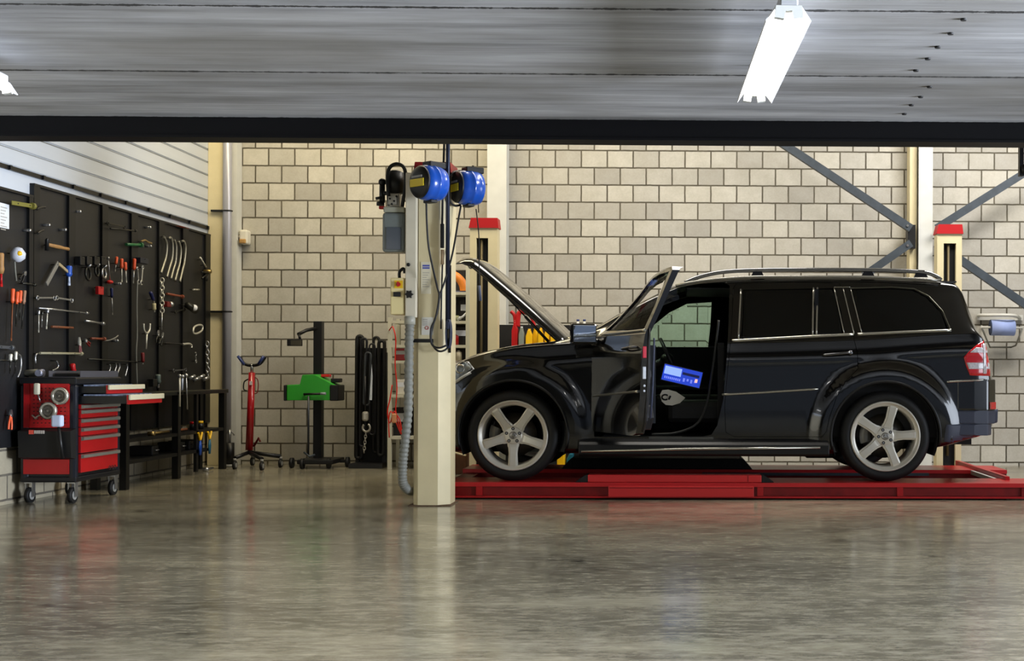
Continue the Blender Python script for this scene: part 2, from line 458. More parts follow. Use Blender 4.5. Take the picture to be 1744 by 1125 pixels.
# small white sensor on the wall
c = UY(418, 405, 14.44)
t = thing('wall_sensor', 'small white sensor unit on the block wall right of the downpipe', 'sensor', (c.x, 14.46, c.z-0.08))
b = MB(); b.rbox((c.x-0.045, 14.36, c.z-0.075), (c.x+0.045, 14.498, c.z+0.085), 0.02); b.build('housing', mat('sensor_white', 'd6d2c4', 0.4), t)
b = MB(); b.sphere((c.x-0.055, 14.40, c.z+0.0), 0.034, 14, 8); b.build('lens', mat('sensor_lens', '6b665c', 0.2), t)
b = MB(); b.rbox((c.x-0.035, 14.33, c.z-0.07), (c.x+0.035, 14.365, c.z-0.02), 0.01); b.build('cover', mat('sensor_amber', 'b08850', 0.4), t)

# ---- diagonal braces with their gusset plates
def brace(p0, p1, yy, label, wdt=0.075, m=None):
    a = UY(p0[0], p0[1], yy); b_ = UY(p1[0], p1[1], yy); d = (b_-a); L = d.length
    M = Matrix.Translation(a) @ d.to_track_quat('X', 'Z').to_matrix().to_4x4()
    t = thing('diagonal_brace', label, 'brace', tuple(a))
    b = MB(); b.prism([(-wdt/2, -0.035), (wdt/2, -0.035), (wdt/2, -0.029), (-wdt/2+0.006, -0.029), (-wdt/2+0.006, 0.035), (-wdt/2, 0.035)], 0, L, 'x')
    # local frame of the prism: x along, y,z section
    pts = [Vector((v.x, v.z, v.y)) for v in b.v]; b.v = [M @ p for p in pts]
    b.build('angle_bar', m or M_galv, t)
    for q in (0.05, L-0.05):
        c = MB(); c.cyl(M @ Vector((q, -0.05, 0)), M @ Vector((q, -0.036, 0)), 0.014, seg=6); c.build('bolt', M_tool, t)
    return t
brace((1326, 240), (1551, 389), 14.12, 'grey diagonal steel brace running from ceiling beam down to the white column', 0.085)
brace((1470, 470), (1551, 414), 14.12, 'short grey diagonal brace rising from behind the car roof to the white column', 0.085)
brace((1594, 389), (1744+8, 290), 14.12, 'pale grey diagonal brace rising right of the white column to the ceiling bracket', 0.085)
brace((1594, 414), (1744+26, 535), 14.12, 'grey diagonal brace falling right of the column above the paper roll', 0.085)
c = UY(1552, 402, 14.12)
b = MB(); b.box((c.x-0.03, 14.162, c.z-0.13), (c.x+0.055, 14.299, c.z+0.13)); tag(b.build('gusset_plate', M_black, None), 'black gusset plate on the column joining two diagonal braces', 'plate')
c = UY(1741, 270, 14.0)
t = thing('hanging_bracket', 'black steel bracket hanging at the upper right edge from the beam', 'bracket', (c.x, 8.3, 2.3))
c = UY(1739, 250, 8.4)
b = MB(); b.box((c.x-0.014, 8.38, UY(1739, 300, 8.4).z), (c.x+0.014, 8.42, 2.95)); b.build('strap', M_black, t)
e = UY(1743, 290, 8.4)
b = MB(); b.cyl((e.x-0.02, 8.40, e.z), (e.x+0.12, 8.40, e.z+0.03), 0.035, seg=12); b.torus((e.x+0.05, 8.40, e.z-0.0), (0, 1, 0), 0.045, 0.012); b.build('clamp', M_black, t)

# ---- fluorescent ceiling lamps
def lamp(name, n0, n1, label, power):
    # n0: near-end centre pixel, n1: far-end centre pixel, both on plane z = LZ
    LZ = 2.40
    def D(p): d = ray(*p); return CAMP+d*((LZ-CAMP.z)/d.z)
    a, b_ = D(n0), D(n1); d = (b_-a); L = d.length; xa_ = d.normalized()
    t = thing(name, label, 'lamp', tuple((a+b_)/2))
    ya = Vector((0, 0, 1)).cross(xa_); M = Matrix.Translation(a) @ Matrix(((xa_.x, ya.x, 0, 0), (xa_.y, ya.y, 0, 0), (0, 0, 1, 0), (0, 0, 0, 1)))
    h = 0.088
    b = MB(); b.prism([(-0.05, 0.045), (-h, -0.012), (-h+0.004, -0.014), (-0.047, 0.039), (0.047, 0.039), (h-0.004, -0.014), (h, -0.012), (0.05, 0.045)], 0.02, L-0.02, 'x', M)
    b.build('reflector', mat('lamp_reflector', 'd8dade', 0.25), t)
    b = MB(); b.rbox((0.0, -0.035, 0.04), (L, 0.035, 0.085), 0.006, M); b.build('housing', mat('lamp_housing', '9a9ca0', 0.4), t)
    for s_ in (-1, 1):
        b = MB(); b.cyl((0.03, 0.033*s_, 0.012), (L-0.03, 0.033*s_, 0.012), 0.0145, seg=16, M=M)
        b.build('tube', mat('lamp_tube', 'ffffff', 0.3, emit=(1.0, 0.96, 0.90), estr=11.0), t)
    for q in (0.0, L-0.03):
        b = MB(); b.prism([(-0.05, 0.04), (-0.055, -0.005), (-0.018, -0.01), (-0.012, 0.02), (0.012, 0.02), (0.018, -0.01), (0.055, -0.005), (0.05, 0.04)], q, q+0.03, 'x', M); b.build('end_cap', mat('lamp_cap', 'b9bbb8', 0.5), t)
    for q in (0.12, L-0.15):
        b = MB(); b.cyl(M @ Vector((q, 0, 0.085)), M @ Vector((q, 0, CZ-LZ-0.001)), 0.006, seg=6); b.build('hanger', M_tool, t)
    b = MB(); b.tube(smooth_path([M @ Vector((0.03, 0, 0.08)), M @ Vector((-0.05, 0.01, 0.12)), M @ Vector((-0.12, 0.03, 0.142))]), 0.006, 6); b.build('cable', mat('grey_cable', 'b0b0a8', 0.5), t)
    return t
lamp('fluorescent_lamp', (1344, 27), (1284, 172), 'bright twin-tube fluorescent lamp hanging under the concrete ceiling at right', 0)
lamp('fluorescent_lamp', (-245, 40), (2, 158), 'fluorescent lamp tip showing at the upper left edge of the photo', 0)
# ================================================================== THE CAR
def bool_op(a, b_mb, op='DIFFERENCE', name=None):
    """boolean of object a's mesh with the solid in an MB; returns nothing, edits a"""
    cut = b_mb.build('cutter', M_black) if isinstance(b_mb, MB) else b_mb
    md = a.modifiers.new('b', 'BOOLEAN'); md.operation = op; md.solver = 'EXACT'; md.object = cut
    bpy.context.view_layer.update()
    dg = bpy.context.evaluated_depsgraph_get()
    me = bpy.data.meshes.new_from_object(a.evaluated_get(dg))
    a.modifiers.clear(); old = a.data; a.data = me
    if isinstance(b_mb, MB): bpy.data.objects.remove(cut)
def dupe(o, name):
    c = o.copy(); c.data = o.data.copy(); c.name = name; S.collection.objects.link(c); return c
def smooth_by_angle(o, ang=math.radians(32)):
    me = o.data
    bm = bmesh.new(); bm.from_mesh(me)
    for f in bm.faces: f.smooth = True
    for e in bm.edges:
        if len(e.link_faces) == 2 and e.calc_face_angle(0) > ang: e.smooth = False
    bm.to_mesh(me); bm.free()
def interp(xs, ys, x):
    """monotone-ish catmull interpolation of a table"""
    if x <= xs[0]: return ys[0]
    if x >= xs[-1]: return ys[-1]
    i = max(k for k in range(len(xs)) if xs[k] <= x)
    i = min(i, len(xs)-2); h = xs[i+1]-xs[i]; t = (x-xs[i])/h
    def sl(k):
        if k == 0 or k == len(xs)-1: return 0 if k else (ys[1]-ys[0])/(xs[1]-xs[0])
        a = (ys[k]-ys[k-1])/(xs[k]-xs[k-1]); c = (ys[k+1]-ys[k])/(xs[k+1]-xs[k])
        return 0 if a*c <= 0 else 2*a*c/(a+c)
    m0, m1 = sl(i)*h, sl(i+1)*h
    return (2*t**3-3*t*t+1)*ys[i]+(t**3-2*t*t+t)*m0+(-2*t**3+3*t*t)*ys[i+1]+(t**3-t*t)*m1

SY = 10.70; YC = SY+0.965
fwc = UY(873, 743, SY); rwc = UY(1508.5, 741, SY)
XF, XR = fwc.x, rwc.x; WZ = (fwc.z+rwc.z)/2
TR = 0.377; ZR = WZ-TR                     # top of the lift runway
def sx(px, Y=SY): return UY(px, 620, Y).x
def sz(py, Y=SY, px=1250): return UY(px, py, Y).z

# --- control tables along x (world metres, nose to the left)
NOSE = XF-0.86
tW = ([NOSE, NOSE+0.03, NOSE+0.12, NOSE+0.3, NOSE+0.55, XF, -0.8, 0.6, XR, 2.15, 2.42, 2.56, 2.63, 2.665],
      [0.50, 0.66, 0.80, 0.885, 0.915, 0.925, 0.925, 0.93, 0.93, 0.928, 0.915, 0.88, 0.82, 0.72])
tB = ([NOSE, NOSE+0.1, NOSE+0.35, XF, 0, 1.2, XR, sx(1587), sx(1661), sx(1691), 2.665],
      [0.48, 0.42, 0.37, 0.36, 0.36, 0.36, 0.38, sz(764), sz(748), sz(738), 0.60])
ZN = 1.0
tS = ([NOSE, NOSE+0.06, sx(775), sx(796), sx(853), sx(893), sx(973), sx(1010), sx(1100), sx(1240), sx(1460), sx(1622), sx(1662), sx(1680), 2.63, 2.665],
      [0.80, 0.98, 1.10, 1.152, 1.222, 1.252, 1.285, 1.300, 1.30, 1.305, 1.335, 1.385, 1.39, 1.33, 1.02, 0.95])
G = 10.98
tT = ([NOSE, NOSE+0.06, sx(775), sx(853), sx(893), sx(960, G), sx(1008, G), sx(1054, G), sx(1090, G), sx(1128, G), sx(1160, G), sx(1220, G), sx(1300, G), sx(1450, G), sx(1560, G), sx(1625, G), sx(1637, G), sx(1650, G), sx(1664, G), sx(1680, G), 2.63, 2.665],
      [0.84, 1.02, 1.14, 1.245, 1.275, 1.32, sz(560, G), sz(533, G), sz(513, G), sz(494, G), sz(483, G), sz(473, G)-0.005, sz(468.5, G)-0.005, sz(468, G)-0.005, sz(471, G)-0.005, sz(476, G)-0.005, sz(487, G), sz(525, G), sz(560, G), 1.335, 1.03, 0.96])
def W_(x): return interp(*tW, x)
NX, = (170,)
def section(x, inset=0.0, side_only=False):
    W = W_(x); zb = interp(*tB, x); zs = interp(*tS, x); zt = max(interp(*tT, x), zs+0.03)
    gh = min(1.0, max(0.0, (zt-zs-0.05)/0.36))          # greenhouse amount
    Ws = W-0.035; Wt = (Ws-0.12)*(1-gh)+(W-0.235)*gh
    zr = 0.03+0.05*gh
    ctl = [(0, zb), (0.55*W, zb), (0.90*W, zb+0.004), (0.975*W, zb+0.04), (W*0.992, zb+0.12),
           (W, zb+0.30*(zs-zb)), (W*1.0, zb+0.55*(zs-zb)), (W*0.993, zb+0.80*(zs-zb)), (Ws+0.012, zs-0.035), (Ws, zs),
           (Ws+(Wt-Ws)*0.33, zs+(zt-zr-zs)*0.33), (Ws+(Wt-Ws)*0.66, zs+(zt-zr-zs)*0.66), (Wt, zt-zr),
           (Wt-0.03, zt-zr*0.35), (Wt-0.11, zt-0.002), (Wt*0.55, zt+0.02), (0, zt+0.028)]
    out = []
    n = len(ctl)
    for i in range(n-1):
        a, b_, c, d = ctl[max(i-1, 0)], ctl[i], ctl[i+1], ctl[min(i+2, n-1)]
        if i == 0: a = (-ctl[1][0], ctl[1][1])
        if i == n-2: d = (-ctl[n-2][0], ctl[n-2][1])
        m = 6 if 3 <= i <= 8 else 3
        for k in range(m):
            t = k/m
            q = [0.5*((2*b_[j])+(c[j]-a[j])*t+(2*a[j]-5*b_[j]+4*c[j]-d[j])*t*t+(3*b_[j]-a[j]-3*c[j]+d[j])*t**3) for j in (0, 1)]
            out.append(q)
    out.append(list(ctl[-1]))
    # wheel-arch flares and a crease line
    for q in out:
        y, z = q
        if y > 0.6*W and z < zs-0.02:
            for xc, amp in ((XF, 0.040), (XR, 0.045)):
                r = math.hypot(x-xc, (z-WZ)*1.0)
                r1, r2 = 0.535, 0.66
                if r < r1: f = 1.0
                elif r < r2: f = 0.5+0.5*math.cos(PI*(r-r1)/(r2-r1))
                else: f = 0
                y += amp*f
            y += 0.010*math.exp(-((z-(zs-0.16))/0.035)**2)*(0.4 if x < XF else 1)
        q[0] = y
    return out
def loft(xs, f, inner=False):
    secs = []
    for x in xs:
        h = f(x); full = [(-y, z) for (y, z) in reversed(h[1:])]+[(y, z) for (y, z) in h]   # -y .. +y going over? start top-left
        full = full[:-1]
        secs.append([(x, YC+y, z) for (y, z) in full])
    n = len(secs[0]); b = MB(); vs = [p for s_ in secs for p in s_]
    fs = []
    for i in range(len(secs)-1):
        for k in range(n): fs.append((i*n+k, i*n+(k+1) % n, (i+1)*n+(k+1) % n, (i+1)*n+k))
    fs.append(tuple(range(n))[::-1]); fs.append(tuple(range((len(secs)-1)*n, len(secs)*n)))
    b.add(vs, fs, True); return b
xs = [NOSE+(2.665-NOSE)*k/(NX-1) for k in range(NX)]
xs = sorted(xs+[NOSE+0.01, NOSE+0.02, 2.655, 2.66])
outer = loft(xs, section)
def inner_sec(x):
    s_ = section(x); T = 0.045
    zc = 1.0; out = []
    zbm = s_[0][1]; ztm = s_[-1][1]
    for (y, z) in s_:
        y2 = max(0.0, y-T) if y > 0.01 else y
        y2 = min(y2, 0.86)
        t = (z-zbm)/(ztm-zbm); z2 = (zbm+0.09)+(ztm-0.035-zbm-0.09)*t
        out.append([y2 if y > 0.01 else 0.0, z2])
    return out
inner = loft([-0.72+(2.50+0.72)*k/70 for k in range(71)], inner_sec)

paint = mat('black_car_paint', '030304', 0.16, coat=1.0, spec=0.5)
def slx(o): return o
car = thing('car', 'black sport utility car on the red lift with bonnet raised and driver door open', 'car', (0.2, YC, ZR))
M_glass_dark = mat('dark_tinted_glass', '0a0c0d', 0.03, trans=0.35, spec=0.6)
M_glass_green = mat('green_tinted_glass', 'a9c9bb', 0.01, trans=1.0, ior=1.1)
M_trim_black = mat('gloss_black_trim', '050506', 0.25)
M_lip = mat('satin_black', '0b0b0c', 0.45)
M_int = mat('dark_interior', '0b0b0c', 0.7, bump=0.05)
M_leather = mat('black_leather', '121213', 0.5, bump=0.1)
M_alloy = mat('polished_alloy', 'd2cec2', 0.3, metal=0.3, var=0.04)

shell = outer.build('body', paint)
bool_op(shell, inner)
# wheel arches (both sides) and engine bay
for xc in (XF, XR):
    for s_ in (-1, 1):
        c = MB(); c.cyl((xc, YC+s_*0.64, WZ), (xc, YC+s_*1.3, WZ), 0.452, seg=64); bool_op(shell, c)
c = MB(); c.box((NOSE+0.30, YC-0.66, 0.62), (-0.88, YC+0.66, 2.0)); bool_op(shell, c)
# outline of the near front door, closed position
GD = 10.93
def od(px, py, Y): p = UY(px, py, Y); return (p.x, p.z)
door_out = [od(1012, 744, SY), od(1006, 700, SY), od(1006, 640, SY), od(1010, 596, SY), od(1027, 577, SY+0.05), od(1052, 549, GD), od(1080, 531, GD),
            od(1107, 512, GD), od(1133, 497, GD), od(1160, 487, GD), od(1190, 482, GD), od(1235, 480, GD), od(1243, 486, GD), od(1241, 560, SY+0.05),
            od(1237, 620, SY), od(1232, 680, SY), od(1222, 724, SY), od(1212, 740, SY), od(1195, 744, SY)]
rd_out = [od(1250, 744, SY), od(1236, 736, SY), od(1234, 690, SY), od(1240, 620, SY), od(1246, 560, SY+0.05), od(1249, 490, GD), od(1254, 482, GD),
          od(1350, 479, GD), od(1430, 481, GD), od(1437, 492, GD), od(1447, 540, GD), od(1456, 580, SY+0.04), od(1462, 600, SY), od(1462, 628, SY), od(1440, 650, SY), od(1425, 676, SY),
          od(1413, 710, SY), od(1408, 734, SY), od(1400, 744, SY)]
def inflate(poly, d):
    cx_ = sum(p[0] for p in poly)/len(poly); n = len(poly); out = []
    area_ = sum(poly[i][0]*poly[(i+1) % n][1]-poly[(i+1) % n][0]*poly[i][1] for i in range(n))
    sg = 1 if area_ > 0 else -1
    for i in range(n):
        a, b_, c_ = Vector(poly[i-1]), Vector(poly[i]), Vector(poly[(i+1) % n])
        e1 = (b_-a).normalized(); e2 = (c_-b_).normalized()
        nrm = Vector((e1.y+e2.y, -(e1.x+e2.x)))*sg
        nrm = nrm.normalized() if nrm.length > 1e-6 else Vector((0, 0))
        out.append(tuple(b_+nrm*d))
    return out
def side_cut(poly, far=False, y0=None, y1=None):
    c = MB(); c.prism(poly, *((YC-1.3, YC-0.35) if not far else (YC+0.35, YC+1.3)), 'y'); return c
fdoor = dupe(shell, 'front_door'); bool_op(fdoor, side_cut(inflate(door_out, -0.004)), 'INTERSECT')
rdoor = dupe(shell, 'rear_door'); bool_op(rdoor, side_cut(inflate(rd_out, -0.004)), 'INTERSECT')
bool_op(shell, side_cut(door_out)); bool_op(shell, side_cut(rd_out))
# windows
win_front = [od(1040, 573, SY+.03), od(1082, 540, GD), od(1110, 520, GD), od(1137, 504, GD), od(1162, 494.5, GD), od(1190, 489.5, GD), od(1231, 488, GD), od(1229, 540, GD), od(1224, 578, SY+.03)]
far_front = [(x, z) for x, z in [od(1066, 593, 12.5), od(1104, 561, 12.4), od(1140, 532, 12.35), od(1170, 517, 12.3), od(1212, 514, 12.3), od(1210, 555, 12.4), od(1206, 591, 12.5)]]
win_rear = [od(1262, 577, SY+.03), od(1264, 540, GD), od(1266, 493, GD), od(1421, 490, GD), od(1431, 530, GD), od(1440, 568, SY+.03)]
win_quart = [od(1470, 567, SY+.03), od(1455, 520, GD), od(1450, 492, GD), od(1520, 490, GD), od(1558, 493, GD), od(1580, 506, GD), od(1600, 530, GD), od(1618, 560, SY+.03)]
bool_op(fdoor, side_cut(win_front)); bool_op(rdoor, side_cut(win_rear)); bool_op(shell, side_cut(win_quart))
for wdw in (far_front, win_rear, win_quart): bool_op(shell, side_cut(wdw, True))
c = MB(); c.box((-1.0, YC-0.62, 1.43), (-0.02, YC+0.62, 1.765)); bool_op(shell, c)
c = MB(); c.box((2.36, YC-0.60, 1.42), (2.62, YC+0.60, 1.74)); bool_op(shell, c)
for o in (shell, fdoor, rdoor): smooth_by_angle(o)
def attach(o, parent, name=None):
    org = world_org(parent); d = o.location-org
    for v in o.data.vertices: v.co += d
    o.location = (0, 0, 0); o.parent = parent
    if name: o.name = name
attach(shell, car); attach(rdoor, car)

# glass: panels that follow the body surface
def ysurf(x, z):
    s_ = section(x); best = None
    for i in range(len(s_)-1):
        (y0, z0), (y1, z1) = s_[i], s_[i+1]
        if min(y0, y1) > 0.3 and (z0-z)*(z1-z) <= 0 and abs(z1-z0) > 1e-6:
            t = (z-z0)/(z1-z0); y = y0+(y1-y0)*t
            best = y if best is None else max(best, y)
    return best if best is not None else W_(x)-0.2
def skin(poly, off, thick, far=False, grid=14):
    """closed thin panel with outline poly (x,z) lying `off` inside the body surface"""
    bm = bmesh.new()
    vs = [bm.verts.new((p[0], 0, p[1])) for p in poly]; bm.faces.new(vs)
    xs_ = [p[0] for p in poly]; zs_ = [p[1] for p in poly]
    for k in range(1, grid):
        g = bm.verts[:]+bm.edges[:]+bm.faces[:]
        bmesh.ops.bisect_plane(bm, geom=g, plane_co=(min(xs_)+(max(xs_)-min(xs_))*k/grid, 0, 0), plane_no=(1, 0, 0))
        g = bm.verts[:]+bm.edges[:]+bm.faces[:]
        bmesh.ops.bisect_plane(bm, geom=g, plane_co=(0, 0, min(zs_)+(max(zs_)-min(zs_))*k/grid), plane_no=(0, 0, 1))
    bmesh.ops.triangulate(bm, faces=bm.faces)
    bm.verts.index_update(); bm.edges.ensure_lookup_table()
    V = [v.co.copy() for v in bm.verts]; Fs = [tuple(v.index for v in f.verts) for f in bm.faces]
    bd = [tuple(v.index for v in e.verts) for e in bm.edges if len(e.link_faces) == 1]; bm.free()
    sgn = 1 if far else -1; n = len(V)
    A = [(v.x, YC+sgn*(ysurf(v.x, v.z)-off), v.z) for v in V]; B = [(v.x, YC+sgn*(ysurf(v.x, v.z)-off-thick), v.z) for v in V]
    b = MB(); b.add(A+B, Fs+[tuple(i+n for i in reversed(f)) for f in Fs]+[(a, b_, b_+n, a+n) for a, b_ in bd], True); return b
skin(inflate(win_rear, 0.012), 0.008, 0.005).build('window_glass', M_glass_dark, rdoor)
skin(inflate(win_quart, 0.012), 0.008, 0.005).build('quarter_window', M_glass_dark, car)
skin(inflate(win_rear, 0.012), 0.008, 0.005, True).build('far_rear_window', M_glass_dark, car)
skin(inflate(win_quart, 0.012), 0.008, 0.005, True).build('far_quarter_window', M_glass_dark, car)
skin(inflate(far_front, 0.012), 0.010, 0.005, True).build('far_front_window', M_glass_green, car)
# windscreen and rear window, curved sheets
def xfront(z, lo, hi, table=tT, rising=True):
    a, b_ = lo, hi
    for _ in range(30):
        m = (a+b_)/2; v = interp(*table, m)
        if (v < z) == rising: a = m
        else: b_ = m
    return (a+b_)/2
def sheet(z0, z1, lo, hi, rising, yw0, yw1, off, m, name):
    b = MB(); R, Cn = 10, 16; A = []
    for i in range(R+1):
        z = z0+(z1-z0)*i/R; x = xfront(z-0.02, lo, hi, rising=rising); yw = yw0+(yw1-yw0)*i/R
        for k in range(Cn+1):
            t = -1+2*k/Cn; A.append((x+off+(0.05 if rising else -0.05)*t*t*(1 if rising else 1), YC+yw*t, z-0.015*t*t))
    n = len(A); B = [(x+0.006, y, z) for x, y, z in A]
    fs = []
    for i in range(R):
        for k in range(Cn):
            q = (i*(Cn+1)+k, i*(Cn+1)+k+1, (i+1)*(Cn+1)+k+1, (i+1)*(Cn+1)+k); fs.append(q); fs.append(tuple(j+n for j in reversed(q)))
    b.add(A+B, fs, True); return b.build(name, m, car)
sheet(1.40, 1.79, -1.0, 0.3, True, 0.70, 0.60, 0.0, M_glass_green, 'windscreen')
sheet(1.38, 1.77, 2.30, 2.64, False, 0.64, 0.60, -0.012, M_glass_dark, 'rear_window')

def along(pts, r, name, m, parent, off=0.0, seg=6, flat=None, far=False):
    """strip on the body side: pts (x,z) polyline"""
    P = []
    for i in range(len(pts)-1):
        for k in range(8):
            t = k/8; P.append((pts[i][0]+(pts[i+1][0]-pts[i][0])*t, pts[i][1]+(pts[i+1][1]-pts[i][1])*t))
    P.append(pts[-1]); sgn = 1 if far else -1
    b = MB(); b.tube([(x, YC+sgn*(ysurf(x, z)+off), z) for x, z in P], r, seg)
    return b.build(name, m, parent)
M_bright = mat('bright_trim', 'b9b6aa', 0.22, metal=0.9)
# waistline chrome
along([od(1247, 580, SY+.03), od(1300, 577, SY+.03), od(1380, 572.5, SY+.03), od(1455, 569, SY+.03)], 0.0125, 'waist_trim', M_bright, rdoor)
along([od(1462, 569, SY+.03), od(1540, 565, SY+.03), od(1622, 562, SY+.03)], 0.0125, 'waist_trim', M_bright, car)
for pts, nm, par in (([od(1262, 492, GD), od(1258, 577, SY+.03)], 'window_pillar_trim', rdoor), ([od(1386, 489, GD), od(1385, 570, SY+.03)], 'window_pillar_trim', rdoor),
                     ([od(1393, 489, GD), od(1391.5, 570, SY+.03)], 'window_pillar_trim', rdoor)):
    along(pts, 0.008, nm, M_bright, par, 0.002)
for pts, par in (([od(1421, 489, GD), od(1439, 567, SY+.03)], rdoor), ([od(1436, 488, GD), od(1456, 568, SY+.03)], rdoor), ([od(1449, 489, GD), od(1469, 566, SY+.03)], car)):
    along(pts, 0.005, 'window_pillar_trim', M_bright, par, 0.002)
along([od(1449, 490, GD), od(1520, 488, GD), od(1558, 491, GD), od(1582, 504, GD), od(1603, 530, GD), od(1621, 560, SY+.03)], 0.005, 'window_surround', mat('dull_trim', '6c6a5e', 0.3, metal=0.9), car, 0.002)
along([od(1421, 488.5, GD), od(1449, 488, GD)], 0.004, 'window_top_trim', M_bright, car, 0.002)
b = MB(); b.box((sx(1386, GD)+0.002, YC-ysurf(sx(1388), 1.55)-0.004+0.02, sz(570)), (sx(1393, GD)-0.002, YC-ysurf(sx(1388), 1.55)+0.03, sz(492, GD))); b.build('window_divider', M_trim_black, rdoor)
# side moulding strips
along([od(1230, 672, SY), od(1300, 668, SY), od(1394, 662, SY)], 0.010, 'side_moulding', M_bright, rdoor, 0.004)
along([od(1614, 650, SY), od(1640, 648.5, SY+.03), od(1676, 646.5, SY+.1)], 0.009, 'bumper_moulding', M_bright, car, 0.006)
# rear door handle
h = [UY(1402, 604, SY), UY(1450, 600.5, SY)]
b = MB(); yh = YC-ysurf(h[0].x, h[0].z)
b.tube(smooth_path([(h[0].x, yh, h[0].z-0.005), (h[0].x+0.02, yh-0.035, h[0].z), ((h[0].x+h[1].x)/2, yh-0.045, (h[0].z+h[1].z)/2), (h[1].x-0.02, yh-0.035, h[1].z), (h[1].x, yh, h[1].z)]), 0.011, 8)
b.sphere((h[1].x-0.005, yh-0.02, h[1].z), 0.022, 12, 8); b.build('door_handle', mat('black_chrome', '6d6d70', 0.2, metal=1.0), rdoor)
# roof rails (both sides), with feet
for s_ in (-1, 1):
    yr = YC+s_*0.66
    Yp = YC-0.66
    pts = [UY(1166, 481, Yp), UY(1195, 470, Yp), UY(1235, 462.5, Yp), UY(1297, 459.5, Yp), UY(1400, 459, Yp), UY(1500, 460, Yp), UY(1570, 463, Yp), UY(1594, 470, Yp), UY(1603, 477, Yp)]
    pts = [(p.x, yr, p.z) for p in pts]
    b = MB(); b.tube(smooth_path(pts, 5), 0.018, 10); rail = b.build('roof_rail', mat('rail_metal', '8e8f90', 0.2, metal=0.9), car)
    for px in (1290, 1478, 1568):
        p = UY(px, 466, Yp)
        b = MB(); b.prism([(p.x-0.06, p.z-0.03), (p.x+0.06, p.z-0.03), (p.x+0.03, p.z+0.03), (p.x-0.03, p.z+0.03)], yr-0.014, yr+0.014, 'y'); b.build('rail_foot', M_trim_black, rail)
# bright strips standing in for the highlight along the roof edge
for s_ in (-1, 1):
    P = [(sx(1150+(1600-1150)*k/20, G), YC+s_*0.70, interp(*tT, sx(1150+(1600-1150)*k/20, G))-0.008) for k in range(21)]
    b = MB(); b.tube(P, 0.013, 6); b.build('roof_highlight', mat('roof_highlight', '9c9a92', 0.25, metal=0.8), car)
# running board
xa_, xb_ = sx(987), sx(1411)
b = MB(); b.prism([(SY-0.06, sz(776)), (SY-0.08, sz(772)), (SY-0.08, sz(757)), (SY-0.05, sz(752)), (SY+0.06, sz(746)), (SY+0.12, sz(744)), (SY+0.12, sz(776))], xa_, xb_, 'x'); b.build('running_board', M_lip, car, bevel=0.006)
pa, pb = UY(990, 768.5, SY-0.09), UY(1397, 762, SY-0.09)
b = MB(); b.tube([pa, (pa+pb)/2+Vector((0, 0, 0.006)), pb], 0.011, 8); b.build('running_board_trim', M_bright, car)
# far running board
b = MB(); b.box((xa_, YC+0.88, 0.36), (xb_, YC+1.0, 0.48)); b.build('running_board', M_lip, car, bevel=0.01)
# lower body: floor pan, axles, exhaust
b = MB(); b.box((-0.70, YC-0.80, 0.345), (1.28, YC+0.80, 0.40)); b.box((2.1, YC-0.6, 0.43), (2.5, YC+0.6, 0.50)); b.build('floor_pan', M_blackm, car)
for xc in (XF, XR):
    b = MB(); b.cyl((xc, YC-0.72, WZ-0.02), (xc, YC+0.72, WZ-0.02), 0.045, seg=12); b.sphere((xc, YC, WZ-0.04), 0.15, 14, 8, (1, 1.2, 0.9)); b.box((xc-0.25, YC-0.6, WZ-0.12), (xc-0.2, YC+0.6, WZ-0.07)); b.build('axle', M_blackm, car)
b = MB(); b.cyl((1.35, YC+0.35, 0.42), (2.35, YC+0.35, 0.44), 0.09, seg=14); b.tube([(2.35, YC+0.35, 0.44), (2.55, YC+0.5, 0.47)], 0.035); b.build('exhaust', mat('exhaust_steel', '3a3632', 0.5, metal=0.7), car)
b = MB(); b.prism([(sx(1385), 0.30), (sx(1440), 0.30), (sx(1470), 0.36), (sx(1440), 0.44), (sx(1380), 0.44)], YC-0.45, YC-0.15, 'y'); b.build('suspension_arm', M_blackm, car)
# wheel-well liners
for xc in (XF, XR):
    for s_ in (-1, 1):
        b = MB()
        b.lathe([(0.448, 0.0), (0.448, 0.30), (0.442, 0.30), (0.442, 0.004), (0.02, 0.004), (0.02, 0.0)], (xc, YC+s_*0.62, WZ), (0, s_, 0), 40, closed=True, a0=-PI*0.62, a1=PI*0.62)
        b.build('wheel_liner', M_blackm, car)
# arch lips
for xc in (XF, XR):
    pts = []
    for k in range(41):
        a = math.radians(-14+208*k/40); x = xc+0.456*math.cos(a); z = WZ+0.456*math.sin(a)
        pts.append((x, YC-ysurf(x, z)-0.000, z))
    b = MB(); b.tube(pts, 0.012, 8); b.build('arch_lip', M_lip, car)
# front bumper air intake and fog lamp region, grille, plate-free nose
gz = 0.80
b = MB(); b.rbox((NOSE-0.02, YC-0.42, gz-0.03), (NOSE+0.10, YC+0.42, gz+0.22), 0.03)
gr = b.build('grille', M_trim_black, car)
for k in range(4):
    b = MB(); b.box((NOSE-0.03, YC-0.40, gz+0.0+k*0.05), (NOSE-0.015, YC+0.40, gz+0.018+k*0.05)); b.build('grille_slat', M_bright, gr)
